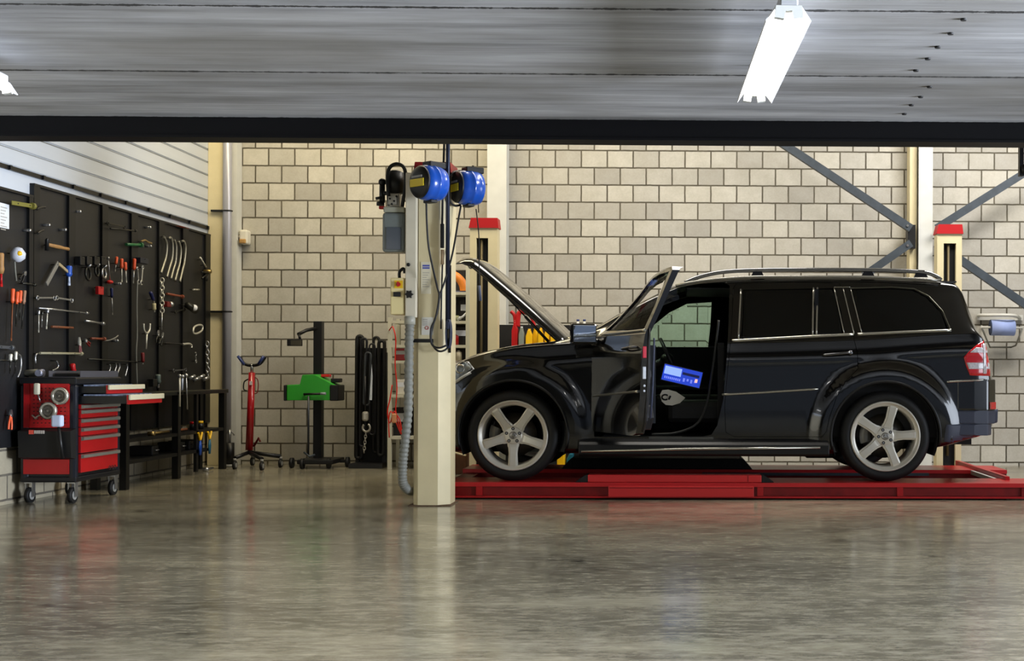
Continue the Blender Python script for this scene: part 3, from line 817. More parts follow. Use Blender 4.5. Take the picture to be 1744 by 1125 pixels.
# headlamps: clear lens volumes hugging the fender corner
def corner_patch(poly, off, thick, far=False, grid=10): return skin(poly, off, thick, far, grid)
hl = [od(742, 648, SY+.1), od(744, 622, SY+.1), od(762, 613, SY+.06), od(787, 612.5, SY+.04), od(797, 616, SY+.03), od(806, 628, SY), od(792, 640, SY), od(772, 655, SY+.02), od(757, 662, SY+.05)]
M_lens = mat('headlamp_lens', 'cdd2d6', 0.08, coat=1, spec=0.8)
M_lampin = mat('lamp_inner', 'c4c6ca', 0.2, metal=0.5, var=0.3, vscale=45)
for far in (False, True):
    sg = 1 if far else -1
    hb = corner_patch(hl, -0.004, 0.012, far).build('headlamp', M_lampin, car)
    lens = corner_patch(inflate(hl, -0.012), -0.010, 0.004, far).build('headlamp_lens', mat('clear_lens', 'e8ecee', 0.05, trans=1.0, ior=1.3), hb)
    for (px, py, r) in ((765, 633, 0.042), (783, 628, 0.034)):
        p = UY(px, py, SY+.04); y = YC+sg*(ysurf(p.x, p.z)+0.006)
        b = MB(); b.torus((p.x, y, p.z), (0, 1, 0), r, 0.008, 24, 8); b.build('lamp_ring', M_chrome, hb)
    p = UY(763, 622, SY+.05)
    b = MB(); b.sphere((p.x, YC+sg*(ysurf(p.x, p.z)+0.006), p.z), 0.022, 10, 6); b.build('indicator_bulb', M_orange, hb)
    p0 = [UY(770, 652, SY+.03), UY(800, 634, SY)]
    b = MB(); b.tube([(q.x, YC+sg*(ysurf(q.x, q.z)+0.008), q.z) for q in p0], 0.012, 6); b.build('lamp_trim', mat('lamp_trim', 'c9cbc8', 0.3), hb)
# tail lamps: red with white bands
tl = [od(1641, 608, SY+.05), od(1652, 596, SY+.06), od(1664, 586, SY+.08), od(1677, 579, SY+.10), od(1684, 584, SY+.16), od(1686, 610, SY+.2), od(1684, 640, SY+.16), od(1652, 639, SY+.05), od(1646, 625, SY+.05)]
M_tail = mat('tail_red', 'd01220', 0.18, coat=1, emit=lin((0.8, 0.05, 0.06)), estr=0.0)
M_tailw = mat('tail_clear', 'd5d0d6', 0.15, coat=1, var=0.25, vscale=50)
def band(z0, z1, poly):
    """clip poly to z0..z1"""
    def clip(P, zc, keep_above):
        out = []
        for i in range(len(P)):
            a, b_ = P[i], P[(i+1) % len(P)]
            ia = (a[1] >= zc) == keep_above; ib = (b_[1] >= zc) == keep_above
            if ia: out.append(a)
            if ia != ib:
                t = (zc-a[1])/(b_[1]-a[1]); out.append((a[0]+(b_[0]-a[0])*t, zc))
        return out
    return clip(clip(poly, z0, True), z1, False)
for far in (False, True):
    tb = skin(tl, -0.010, 0.022, far, 10).build('tail_lamp', M_tail, car)
    i2 = inflate(tl, -0.012)
    for py0, py1 in ((600, 591), (628, 617)):
        q = band(sz(py0, px=1660), sz(py1, px=1660), i2)
        skin(q, -0.013, 0.006, far, 8).build('clear_band', M_tailw, tb)
    q = band(sz(636, px=1660), sz(584, px=1660), [od(1673, 640, SY+.1), od(1673, 580, SY+.1), od(1678, 580, SY+.1), od(1679, 640, SY+.1)])
    skin(q, -0.014, 0.006, far, 4).build('clear_edge', M_tailw, tb)
# bumper: lower valance, bluish-grey reflection put into its colour, and red reflector
val = [od(1608, 752, SY), od(1611, 723, SY), od(1640, 722, SY+.02), od(1658, 718, SY+.06), od(1666, 705, SY+.1), od(1699, 696, SY+.25), od(1699.5, 718, SY+.25), od(1692, 736, SY+.2), od(1662, 746, SY+.06), od(1630, 755, SY)]
for far in (False, True):
    skin(val, -0.003, 0.012, far, 12).build('bumper_valance', mat('bumper_reflection_grey', '3c4152', 0.5), car)
    0 and skin([od(1670, 697, SY+.1), od(1676, 687, SY+.12), od(1693, 685, SY+.25), od(1694, 696, SY+.25)], -0.002, 0.010, far, 5)
def bumper(z0, z1, dx, m, name, bev):
    half = [(2.30, 0.925), (2.45, 0.925), (2.575, 0.895), (2.655+dx, 0.81), (2.692+dx, 0.64), (2.70+dx, 0.3)]
    pl = [(x, YC-y) for x, y in half]+[(x, YC+y) for x, y in reversed(half)]
    b = MB(); b.prism(pl, z0, z1, 'z'); return b.build(name, m, car, bev)
bumper(sz(699, px=1690), sz(646, px=1690), 0.0, paint, 'rear_bumper', 0.03)
bumper(sz(722, px=1690), sz(699.5, px=1690), -0.004, mat('bumper_reflection_grey', '3c4152', 0.5), 'bumper_skirt', 0.012)
bumper(sz(742, px=1690), sz(722.5, px=1690), -0.035, mat('bumper_reflection_grey', '3c4152', 0.5), 'bumper_lower_edge', 0.012)
for sg in (-1, 1):
    rf = [(2.60, 0.888), (2.6565, 0.822), (2.698, 0.64), (2.700, 0.60), (2.690, 0.60), (2.64, 0.80), (2.59, 0.88)]
    b = MB(); b.prism([(x, YC+sg*y) for x, y in rf], sz(697, px=1690), sz(685, px=1690), 'z'); b.build('bumper_reflector', M_tail, car)
# roof spoiler
b = MB(); zt_ = interp(*tT, 2.30)
b.prism([(2.18, zt_+0.000), (2.355, zt_+0.002), (2.365, zt_-0.008), (2.30, zt_-0.03), (2.18, zt_-0.02)], YC-0.64, YC+0.64, 'y'); b.build('roof_spoiler', paint, car, bevel=0.005)

# --- wheels
M_tyre = mat('tyre_rubber', '0c0c0c', 0.6, bump=0.15, bscale=80)
def wheel(xc, side, base):
    """side -1: near the camera. outer face at YC+side*0.965"""
    yo = YC+side*0.962; ax = (0, side, 0)       # heights measured inward are negative
    R = TR; rr = 0.292
    b = MB(); b.lathe([(rr-0.006, -0.02), (rr+0.004, -0.010), (rr+0.030, -0.002), (R-0.035, -0.004), (R-0.012, -0.018), (R, -0.045), (R, -0.225), (R-0.012, -0.25), (R-0.04, -0.264), (rr, -0.26), (rr-0.006, -0.24)], (xc, yo, WZ), ax, 72, closed=True)
    for k in range(0, 72):
        a = 2*PI*k/72
    w_ = b.build('wheel', M_tyre, car)
    # tread grooves
    for hgt in (-0.09, -0.135, -0.18):
        g = MB(); g.lathe([(R+0.0006, hgt-0.005), (R+0.0006, hgt+0.005), (R-0.002, hgt+0.005), (R-0.002, hgt-0.005)], (xc, yo, WZ), ax, 60, closed=True); g.build('tread_groove', M_blackm, w_)
    b = MB()
    b.lathe([(rr, -0.004), (rr-0.006, 0.002), (rr-0.014, 0.001), (rr-0.018, -0.012), (rr-0.034, -0.016), (rr-0.040, -0.022), (rr-0.046, -0.06), (rr-0.052, -0.23), (rr-0.02, -0.245), (rr, -0.245)], (xc, yo, WZ), ax, 72, closed=True)
    b.build('rim', M_alloy, w_)
    def P(r, ang, h): return (xc+r*math.cos(ang), yo+side*h, WZ+r*math.sin(ang))
    # star of five spokes
    for k in range(5):
        a = math.radians(base+72*k); b = MB()
        def L(r, t, h):      # r along spoke, t across
            return (xc+r*math.cos(a)-t*math.sin(a), yo+side*h, WZ+r*math.sin(a)+t*math.cos(a))
        # cross sections: raised flat centre, stepped shoulders
        secs = []
        for (r, wdt, h) in ((0.050, 0.052, -0.028), (0.090, 0.046, -0.026), (0.105, 0.040, -0.022), (0.15, 0.036, -0.016), (0.20, 0.0385, -0.012), (0.245, 0.041, -0.012), (0.262, 0.042, -0.016)):
            secs.append([L(r, -wdt, h-0.035), L(r, -wdt, h-0.010), L(r, -wdt*0.72, h-0.006), L(r, -wdt*0.62, h), L(r, wdt*0.62, h), L(r, wdt*0.72, h-0.006), L(r, wdt, h-0.010), L(r, wdt, h-0.035)])
        n = 8; vs = [p for s__ in secs for p in s__]; fs = []
        for i in range(len(secs)-1):
            for j in range(n): fs.append((i*n+j, i*n+(j+1) % n, (i+1)*n+(j+1) % n, (i+1)*n+j))
        fs.append(tuple(range(n))); fs.append(tuple(range((len(secs)-1)*n, len(secs)*n)))
        b.add(vs, fs); b.build('spoke', M_alloy, w_)
    b = MB(); b.lathe([(0.0, -0.022), (0.062, -0.022), (0.078, -0.028), (0.085, -0.060), (0.0, -0.060)], (xc, yo, WZ), ax, 40, closed=True); b.build('hub', M_alloy, w_)
    for k in range(5):
        a = math.radians(base+36+72*k); p = Vector(P(0.056, a, -0.022))
        b = MB(); b.cyl(p+Vector((0, -side*0.01, 0)), p+Vector((0, side*0.0015, 0)), 0.0135, seg=16); b.build('lug_recess', M_blackm, w_)
        b = MB(); b.cyl(p+Vector((0, -side*0.01, 0)), p+Vector((0, side*0.004, 0)), 0.008, seg=6); b.build('lug_nut', M_tool, w_)
    b = MB(); b.lathe([(0, -0.016), (0.026, -0.016), (0.032, -0.02), (0.032, -0.03), (0, -0.03)], (xc, yo, WZ), ax, 30, closed=True); b.build('centre_cap', mat('cap_grey', '8f8c86', 0.3, metal=0.8), w_)
    st = []
    for k in range(3):
        a = PI/2+2*PI*k/3; st.append((0.024*math.cos(a), 0.024*math.sin(a))); a += PI/3; st.append((0.005*math.cos(a), 0.005*math.sin(a)))
    b = MB(); b.prism([(xc+p[0], WZ+p[1]) for p in st], yo-side*0.016, yo-side*0.0135, 'y'); b.torus((xc, yo-side*0.0145, WZ), ax, 0.025, 0.0015, 30, 6); b.build('cap_star', M_chrome, w_)
    b = MB(); b.lathe([(0.03, -0.105), (0.10, -0.105), (0.105, -0.11), (0.185, -0.11), (0.185, -0.135), (0.03, -0.135)], (xc, yo, WZ), ax, 48, closed=True); b.build('brake_disc', mat('brake_disc', '3b3835', 0.35, metal=0.9), w_)
    b = MB(); b.lathe([(0.115, -0.08), (0.205, -0.08), (0.205, -0.155), (0.115, -0.155)], (xc, yo, WZ), ax, 12, closed=True, a0=1.15*(-side)-0.0, a1=1.15*(-side)+0.75); b.build('brake_caliper', mat('caliper_grey', '6c6a64', 0.4, metal=0.6), w_)
    b = MB(); b.cyl(P(0.23, base+0.6, -0.1), P(0.25, base+0.6, -0.1), 0.005, seg=6); 
    return w_
wheel(XF, -1, 270); wheel(XR, -1, 3); wheel(XF, 1, 250); wheel(XR, 1, 15)

# --- near front door, swung open about its front edge
HX = door_out[2][0]+0.01; HYY = SY+0.05
TH = math.radians(-66)
fd_root = bpy.data.objects.new('front_door', None)
def door_part(b, name, m, parent):
    o = b.build(name, m); attach(o, fdoor) if parent is None else attach(o, parent); return o
# the door mesh itself: re-origin at the hinge
def reorigin(o, p):
    d = o.location-Vector(p)
    for v in o.data.vertices: v.co += d
    o.location = p
reorigin(fdoor, (HX, HYY, 0))
fdoor.name = 'front_door'
def dbuild(b, name, m, bevel=0.0):
    b.v = [v-Vector((HX, HYY, 0)) for v in b.v]; bm_o = MB.build(b, name, m, None, bevel)
    # undo auto centring: verts were made relative to bbox base
    for v in bm_o.data.vertices: v.co += bm_o.location
    bm_o.location = (0, 0, 0); bm_o.parent = fdoor; return bm_o
yD = YC-0.925
# inner trim panel (thick, inside the skin)
trim_poly = inflate([od(1018, 742, SY), od(1013, 690, SY), od(1014, 610, SY), od(1030, 586, SY), od(1100, 583, SY), od(1215, 580, SY), od(1222, 600, SY), od(1222, 660, SY), od(1212, 720, SY), od(1196, 742, SY)], -0.005)
b = MB(); b.prism(trim_poly, yD+0.035, yD+0.105, 'y'); dbuild(b, 'door_trim', mat('door_trim_grey', '15171f', 0.45), 0.012)
b = MB(); b.prism([od(1030, 735, SY), od(1030, 700, SY), od(1190, 695, SY), od(1198, 715, SY), od(1185, 735, SY)], yD+0.10, yD+0.185, 'y'); dbuild(b, 'door_pocket', mat('door_trim_grey', '15171f', 0.45), 0.015)
b = MB(); b.rbox((sx(1060), yD+0.10, sz(655)), (sx(1185), yD+0.19, sz(640)), 0.02); dbuild(b, 'armrest', mat('door_trim_grey', '15171f', 0.45))
b = MB(); b.tube(smooth_path([(sx(1150), yD+0.10, sz(650)), (sx(1155), yD+0.17, sz(630)), (sx(1175), yD+0.18, sz(612)), (sx(1195), yD+0.10, sz(600))]), 0.016, 8); dbuild(b, 'grab_handle', M_trim_black)
# rear shut face with latch and red reflector
def edge_x(py):
    z = sz(py); P_ = door_out[12:19]
    for a_, c_ in zip(P_, P_[1:]):
        if min(a_[1], c_[1]) <= z <= max(a_[1], c_[1]): return a_[0]+(c_[0]-a_[0])*(z-a_[1])/(c_[1]-a_[1]) - 0.004
    return sx(1238)
b = MB(); b.tube([(edge_x(q)+0.001, yD+0.052, sz(q)) for q in (575, 600, 630, 660, 690, 720, 736)], 0.009, 8); dbuild(b, 'edge_seal', M_lip)
b = MB(); b.tube([(edge_x(q)-0.004, yD+0.098, sz(q)) for q in (590, 600, 630, 660, 690, 715)], 0.008, 8); dbuild(b, 'edge_highlight', mat('highlight_blue_grey', '39405a', 0.35))  # blue-grey strip standing in for the cool highlight on the shut face
b = MB(); x_ = edge_x(613); b.rbox((x_-0.006, yD+0.006, sz(621)), (x_+0.005, yD+0.036, sz(603)), 0.003); dbuild(b, 'red_reflector', mat('door_reflector', 'd01838', 0.3))
b = MB(); x_ = edge_x(646); b.rbox((x_-0.006, yD+0.008, sz(654)), (x_+0.006, yD+0.038, sz(634)), 0.004); dbuild(b, 'door_latch', M_tool)
for q in (664, 672):
    b = MB(); x_ = edge_x(q); b.cyl((x_-0.006, yD+0.028, sz(q)), (x_+0.005, yD+0.028, sz(q)), 0.009, seg=8); dbuild(b, 'shut_bolt', M_tool)
skin(inflate(win_front, 0.012), 0.012, 0.004).v
b = skin(inflate(win_front, 0.012), 0.014, 0.004); dbuild(b, 'door_glass', mat('clear_side_glass', 'ffffff', 0.0, trans=1.0, ior=1.03))
P = []
wf = [od(1040, 580, SY+.03), od(1120, 578.5, SY+.03), od(1234, 578, SY+.03)]
for i in range(21):
    t = i/20; x = wf[0][0]+(wf[2][0]-wf[0][0])*t; z = wf[0][1]+(wf[2][1]-wf[0][1])*t; P.append((x, YC-ysurf(x, z)-0.003, z))
b = MB(); b.tube(P, 0.012, 8); dbuild(b, 'waist_trim', M_bright)
P = []
for i in range(21):
    t = i/20; a_, c_ = od(1022, 683, SY), od(1226, 673, SY); x = a_[0]+(c_[0]-a_[0])*t; z = a_[1]+(c_[1]-a_[1])*t; P.append((x, YC-ysurf(x, z)-0.005, z))
b = MB(); b.tube(P, 0.010, 8); dbuild(b, 'side_moulding', M_bright)
a_, c_ = UY(1168, 606, SY), UY(1214, 604, SY); yh = YC-ysurf(a_.x, a_.z)
b = MB(); b.tube(smooth_path([(a_.x, yh, a_.z), (a_.x+0.02, yh-0.04, a_.z), ((a_.x+c_.x)/2, yh-0.045, a_.z+0.004), (c_.x-0.02, yh-0.04, c_.z), (c_.x, yh, c_.z)]), 0.011, 8); dbuild(b, 'door_handle', mat('black_chrome', '6d6d70', 0.2, metal=1.0))
# wing mirror on the door
mx, mz = sx(1030), sz(572)
ym = YC-ysurf(mx, mz-0.05)
cc = Vector((mx, ym-0.145, mz-0.035))
b = MB(); b.prism([(cc.x+0.055, cc.y-0.115), (cc.x+0.055, cc.y+0.11), (cc.x-0.03, cc.y+0.09), (cc.x-0.065, cc.y+0.02), (cc.x-0.06, cc.y-0.05), (cc.x-0.02, cc.y-0.105)], cc.z-0.085, cc.z+0.085, 'z'); dbuild(b, 'wing_mirror', paint, 0.018)
b = MB(); b.tube([(mx, ym+0.01, cc.z-0.07), (mx, ym-0.06, cc.z-0.06)], 0.03, 10); dbuild(b, 'mirror_stalk', paint)
b = MB(); b.rbox((cc.x+0.0552, cc.y-0.098, cc.z-0.068), (cc.x+0.060, cc.y+0.095, cc.z+0.068), 0.002); dbuild(b, 'mirror_glass', mat('mirror_glass', 'c8d4e6', 0.04, metal=1.0, bump=0.06, bscale=9))
fdoor.rotation_euler = (0, 0, TH)
lp = fdoor.location - Vector(car.location) + Vector((0, 0, 0.045))
fdoor.parent = car; fdoor.location = lp
# far-side mirror
b = MB(); b.sphere((sx(1030), YC+1.03, mz+0.01), 0.1, 18, 10, (0.62, 1.15, 0.92)); b.build('far_wing_mirror', paint, car)

# --- raised bonnet
hp0 = UY(966, 577, YC-0.70); hp1 = UY(792, 427, YC-0.70)
d = (hp1-hp0); Lh = math.hypot(d.x, d.z); ux_ = Vector((d.x, 0, d.z)).normalized(); nz = Vector((-ux_.z, 0, ux_.x))
if nz.z < 0: nz = -nz
HW = 0.74
def bonnet_pt(t, s_, off):
    r = t*Lh; wd = HW*(1-0.14*max(0, (t-0.75)/0.25)**2)
    crown = 0.035*(1-s_*s_)+0.012*math.sin(PI*min(1, max(0, t)))
    edge = -0.055*max(0, (abs(s_)-0.86)/0.14)**2
    nosedrop = -0.07*max(0, (t-0.88)/0.12)**2
    p = Vector((hp0.x, YC, hp0.z))+ux_*r+nz*(crown+edge+nosedrop+off); p.y = YC+s_*wd; return p
A, B = [], []; R_, C_ = 26, 30
for i in range(R_+1):
    for k in range(C_+1):
        A.append(bonnet_pt(i/R_, -1+2*k/C_, 0.0)); B.append(bonnet_pt(i/R_, -1+2*k/C_, -0.018))
n = len(A); fs = []
for i in range(R_):
    for k in range(C_):
        q = (i*(C_+1)+k, i*(C_+1)+k+1, (i+1)*(C_+1)+k+1, (i+1)*(C_+1)+k); fs.append(q); fs.append(tuple(j+n for j in reversed(q)))
for i in range(R_):
    for k in (0, C_):
        a_, c_ = i*(C_+1)+k, (i+1)*(C_+1)+k; fs.append((a_, c_, c_+n, a_+n))
for k in range(C_):
    for i in (0, R_):
        a_, c_ = i*(C_+1)+k, i*(C_+1)+k+1; fs.append((a_, c_, c_+n, a_+n))
b = MB(); b.add(A+B, fs, True); bon = b.build('bonnet', paint, car)
b = MB()
for s_ in (-1, 1):
    secs = []
    for i in range(19):
        t = 0.03+0.93*i/18; c0 = bonnet_pt(t, s_*0.90, -0.022); wd = 0.035
        up_ = nz*(-0.035-0.03*math.sin(PI*t))
        secs.append([c0+Vector((0, -wd, 0)), c0+Vector((0, wd, 0)), c0+Vector((0, wd, 0))+up_, c0+Vector((0, -wd, 0))+up_])
    vs = [p for q in secs for p in q]; fs = []
    for i in range(18):
        for j in range(4): fs.append((i*4+j, i*4+(j+1) % 4, (i+1)*4+(j+1) % 4, (i+1)*4+j))
    fs += [(0, 1, 2, 3), tuple(range(72, 76))]
    b = MB(); b.add(vs, fs); b.build('bonnet_frame', M_lip, bon)
P = [bonnet_pt(0.02+0.93*i/20, -0.985, -0.028) for i in range(21)]
b = MB(); b.tube(P, 0.006, 6); b.build('bonnet_seal', mat('bonnet_seal', '75736a', 0.5), bon)
b = MB()
c1 = bonnet_pt(0.93, -0.9, -0.03); b.torus(c1-Vector((0, 0, 0.04)), (0, 1, 0), 0.02, 0.006, 16, 6); b.build('bonnet_latch', M_tool, bon)
# gas strut and hinge
for s_ in (-1, 1):
    q = bonnet_pt(0.60, s_*0.93, -0.06); e = Vector((sx(935, 11.0), YC+s_*0.70, sz(583, 11.0)))
    b = MB(); b.cyl(q, q+(e-q)*0.5, 0.006, seg=8); b.cyl(q+(e-q)*0.5, e, 0.012, seg=10); b.build('gas_strut', M_lip, bon)
    b = MB(); b.tube([Vector((hp0.x, YC+s_*0.66, hp0.z+0.01)), Vector((hp0.x+0.10, YC+s_*0.66, hp0.z-0.03)), Vector((hp0.x+0.02, YC+s_*0.66, hp0.z-0.07))], 0.012, 6); b.build('bonnet_hinge', M_bright, bon)
# engine, scuttle and wipers
b = MB(); b.rbox((NOSE+0.45, YC-0.42, 0.64), (-1.05, YC+0.42, 1.08), 0.04); b.rbox((NOSE+0.50, YC-0.28, 1.06), (-1.15, YC+0.28, 1.14), 0.03)
en = b.build('engine', mat('engine_black', '101012', 0.5), car)
b = MB(); b.cyl((NOSE+0.62, YC-0.5, 1.10), (NOSE+0.62, YC-0.5, 1.17), 0.05, seg=16); b.build('oil_cap', M_lip, en)
b = MB(); b.prism([(-0.98, 1.22), (-0.72, 1.34), (-0.70, 1.40), (-0.95, 1.30)], YC-0.66, YC+0.66, 'y'); b.build('scuttle', M_lip, car)
for yy in (-0.35, 0.25):
    b = MB(); b.tube([(-0.86, YC+yy, 1.35), (-0.80, YC+yy+0.1, 1.40), (-0.70, YC+yy+0.45, 1.435)], 0.007, 6); b.build('wiper', M_lip, car)
b = MB(); b.tube([UY(945, 590, 11.2), UY(975, 582, 11.1), UY(1005, 560, 11.0)], 0.012, 8); b.build('fluid_pipe', mat('fluid_pipe', '9a968a', 0.4, metal=0.6), car)

# --- interior
b = MB()
b.prism([(-0.68, 0.55), (-0.30, 0.75), (-0.24, 0.98), (-0.28, 1.16), (-0.42, 1.27), (-0.68, 1.31)], YC-0.78, YC+0.78, 'y'); dash = b.build('dashboard', M_int, car, bevel=0.02)
b = MB(); b.rbox((-0.29, YC-0.12, 1.02), (-0.262, YC+0.14, 1.18), 0.01); b.build('centre_screen', M_trim_black, dash)
b = MB(); c0 = Vector((-0.10, YC-0.38, 1.16)); b.torus(c0, (0.9, 0, 0.42), 0.185, 0.016, 36, 8); b.sphere(c0+Vector((-0.02, 0, -0.01)), 0.06, 12, 8)
for a in (0, PI, -PI/2): 
    u_ = Vector((0, math.cos(a), 0)) + Vector((-0.42, 0, 0.9))*math.sin(a); b.tube([c0, c0+u_*0.18], 0.014, 6)
b.cyl(c0, c0+Vector((-0.22, 0, -0.10)), 0.035, seg=10); b.build('steering_wheel', M_lip, car)
def seat(x, y, wid, name, low=0.0):
    st = bpy.data.objects.new(name, None)
    b = MB(); b.rbox((x, y-wid/2, 0.60), (x+0.50, y+wid/2, 0.80), 0.05); s_ = b.build('seat', M_leather, car)
    M = Matrix.Translation((x+0.52, y, 0.75)) @ Matrix.Rotation(math.radians(14), 4, 'Y')
    b = MB(); b.rbox((-0.08, -wid/2+0.01, 0.0), (0.07, wid/2-0.01, 0.62), 0.05, M); b.build('backrest', M_leather, s_)
    b = MB(); b.rbox((-0.05, -0.13, 0.66), (0.05, 0.13, 0.84), 0.04, M); b.cyl(M @ Vector((0, -0.06, 0.6)), M @ Vector((0, -0.06, 0.68)), 0.007, seg=6); b.cyl(M @ Vector((0, 0.06, 0.6)), M @ Vector((0, 0.06, 0.68)), 0.007, seg=6); b.build('headrest', M_leather, s_)
    return s_
s1 = seat(-0.12, YC-0.40, 0.50, 'driver_seat'); s2 = seat(0.02, YC+0.40, 0.50, 'passenger_seat')
s3 = seat(0.95, YC-0.40, 0.55, 'r'); s4 = seat(0.95, YC+0.40, 0.55, 'r')
# seat side trim: pale panel with a dark lever
ysd = YC-0.40-0.25
pp = [UY(q[0], q[1], ysd-0.012) for q in ((1124, 672), (1128, 664), (1138, 663), (1152, 667), (1167, 677), (1158, 686), (1145, 690), (1134, 689), (1127, 683))]
b = MB(); b.prism([(p.x, p.z) for p in pp], ysd-0.03, ysd-0.001, 'y'); b.build('seat_side_trim', mat('pale_seat_trim', 'e6e2d4', 0.5), s1)
c0 = UY(1133, 676, ysd-0.035)
b = MB(); b.tube([(c0.x+0.028*math.cos(a), ysd-0.036, c0.z+0.022*math.sin(a)) for a in [math.radians(40+30*k) for k in range(10)]], 0.007, 6); b.tube([(c0.x+0.03, ysd-0.036, c0.z-0.02), (c0.x+0.045, ysd-0.036, c0.z+0.012)], 0.008, 6); b.build('seat_lever', M_blackm, s1)
b = MB(); b.box((-0.66, YC-0.84, 0.46), (2.2, YC+0.84, 0.50)); b.build('cabin_floor', mat('cabin_carpet', '0d0d0e', 0.95), car)
b = MB(); b.rbox((-0.25, YC-0.12, 0.5), (0.75, YC+0.12, 0.84), 0.04); b.build('centre_console', M_int, car)
# interior side linings and headliner
for s_ in (-1, 1):
    if s_ == 1:
        b = MB(); b.rbox((-0.66, YC+0.80, 0.50), (2.35, YC+0.84, 1.285), 0.01); ft = b.build('far_door_trim', M_int, car)
        b = MB(); b.rbox((-0.30, YC+0.72, 0.86), (0.35, YC+0.80, 0.92), 0.02); b.build('far_armrest', M_leather, ft)
    else:
        b = MB(); b.rbox((0.50, YC-0.84, 0.50), (2.35, YC-0.80, 1.285), 0.01); b.build('rear_door_trim', M_int, car)
b = MB(); b.box((0.05, YC-0.60, 1.755), (2.25, YC+0.60, 1.765)); b.build('headliner', M_int, car)
b = MB(); b.box((0.31, YC-0.86, 0.5), (0.36, YC-0.80, 1.29)); b.build('pillar_trim', M_int, car)
b = MB(); b.tube(smooth_path([UY(1224, 545, 10.84), UY(1219, 590, 10.84), UY(1212, 640, 10.84), UY(1203, 690, 10.84), UY(1186, 722, 10.84), UY(1150, 737, 10.84), UY(1110, 739, 10.84)]), 0.010, 8); b.build('pillar_seal', mat('seal_grey', '2a2a28', 0.4), car)
# door seal around the opening
P = [(x, YC-ysurf(x, max(z, 0.5))+0.02, z) for x, z in inflate(door_out, 0.012)]
b = MB(); b.tube(smooth_path(P, 4, True), 0.010, 6, closed=True); b.build('door_seal', M_lip, car)
b = MB(); pa, pb = UY(1105, 746, SY+.03), UY(1215, 742, SY+.03); b.box((pa.x, SY+0.02, pa.z-0.02), (pb.x, SY+0.10, pa.z+0.012)); b.build('sill_plate', mat('sill_plate', '6c6b66', 0.35, metal=0.8), car)
# diagnostic screen resting on the driver's seat: a separate thing
c0 = UY(1161.5, 640, ysd-0.06)
scr = thing('diagnostic_tablet', 'tilted blue-lit diagnostic tablet resting on the driver seat in the open doorway', 'tablet', tuple(c0))
M = Matrix.Translation(c0) @ Matrix.Rotation(math.radians(13), 4, 'Y') @ Matrix.Rotation(math.radians(-8), 4, 'X')
hw, hh = 0.165, 0.068
b = MB(); b.rbox((-hw-0.008, -0.004, -hh-0.008), (hw+0.008, 0.022, hh+0.008), 0.006, M); b.build('housing', M_lip, scr)
b = MB(); b.box((-hw, -0.006, -hh), (hw, -0.0038, hh), M); b.build('screen', mat('screen_blue', '1433a8', 0.3, emit=lin((0.13, 0.26, 0.78)), estr=0.9), scr)
b = MB(); b.box((-hw+0.01, -0.008, -0.012), (-0.01, -0.0062, hh-0.012), M); b.build('menu_panel', mat('screen_pale', '8aa4e0', 0.3, emit=lin((0.6, 0.72, 0.97)), estr=0.9), scr)
b = MB(); b.box((0.0, -0.008, 0.012), (hw-0.02, -0.0062, 0.034), M); b.build('title_bar', mat('screen_dark', '0a1240', 0.3, emit=lin((0.05, 0.08, 0.3)), estr=0.6), scr)
rr_ = random.Random(3)
b = MB()
for k in range(9):
    x = -hw+0.02+k*0.016; b.box((x, -0.008, -0.05), (x+0.010, -0.0062, -0.03), M)
for k in range(4):
    x = 0.015+k*0.032; b.box((x, -0.008, -0.045+0.01*(k % 2)), (x+0.016, -0.0062, -0.015), M)
b.build('icons', mat('screen_icon', '90a0e8', 0.3, emit=lin((0.45, 0.5, 0.95)), estr=0.9), scr)
b = MB(); b.box((hw-0.05, -0.0085, -0.03), (hw-0.028, -0.0062, 0.0), M); b.build('alert_icon', mat('screen_alert', 'ffd0c0', 0.3, emit=lin((1.0, 0.75, 0.7)), estr=1.0), scr)
# ================================================================== THE LIFT
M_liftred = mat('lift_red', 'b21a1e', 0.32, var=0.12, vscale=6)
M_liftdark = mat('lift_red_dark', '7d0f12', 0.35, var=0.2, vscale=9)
RX0, RX1 = -2.02, 3.05
lift = thing('car_lift', 'low red four-post car lift under the black car', 'lift', (0.5, 11.65, 0))
def runway(y0, y1, near):
    # C-section beam: top plate, lip, recessed web, foot flange
    b = MB(); b.box((RX0, y0, ZR-0.016), (RX1, y1, ZR)); rw = b.build('runway', M_liftred, lift)
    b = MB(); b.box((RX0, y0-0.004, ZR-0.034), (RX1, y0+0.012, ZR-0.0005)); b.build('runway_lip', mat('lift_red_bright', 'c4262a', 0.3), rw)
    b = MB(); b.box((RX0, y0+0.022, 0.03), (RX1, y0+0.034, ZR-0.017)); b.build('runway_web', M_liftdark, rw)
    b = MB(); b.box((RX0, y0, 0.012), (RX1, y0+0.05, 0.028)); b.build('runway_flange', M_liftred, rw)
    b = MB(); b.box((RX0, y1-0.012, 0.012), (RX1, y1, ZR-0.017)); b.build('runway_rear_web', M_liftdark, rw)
    for k in range(5):
        x = RX0+0.35+k*1.15
        b = MB(); b.box((x, y0+0.002, 0.03), (x+0.05, y0+0.022, ZR-0.035)); b.build('runway_rib', M_liftred, rw)
    return rw
NYF = 10.58
r1 = runway(NYF, NYF+0.50, True); r2 = runway(12.02, 12.60, False)
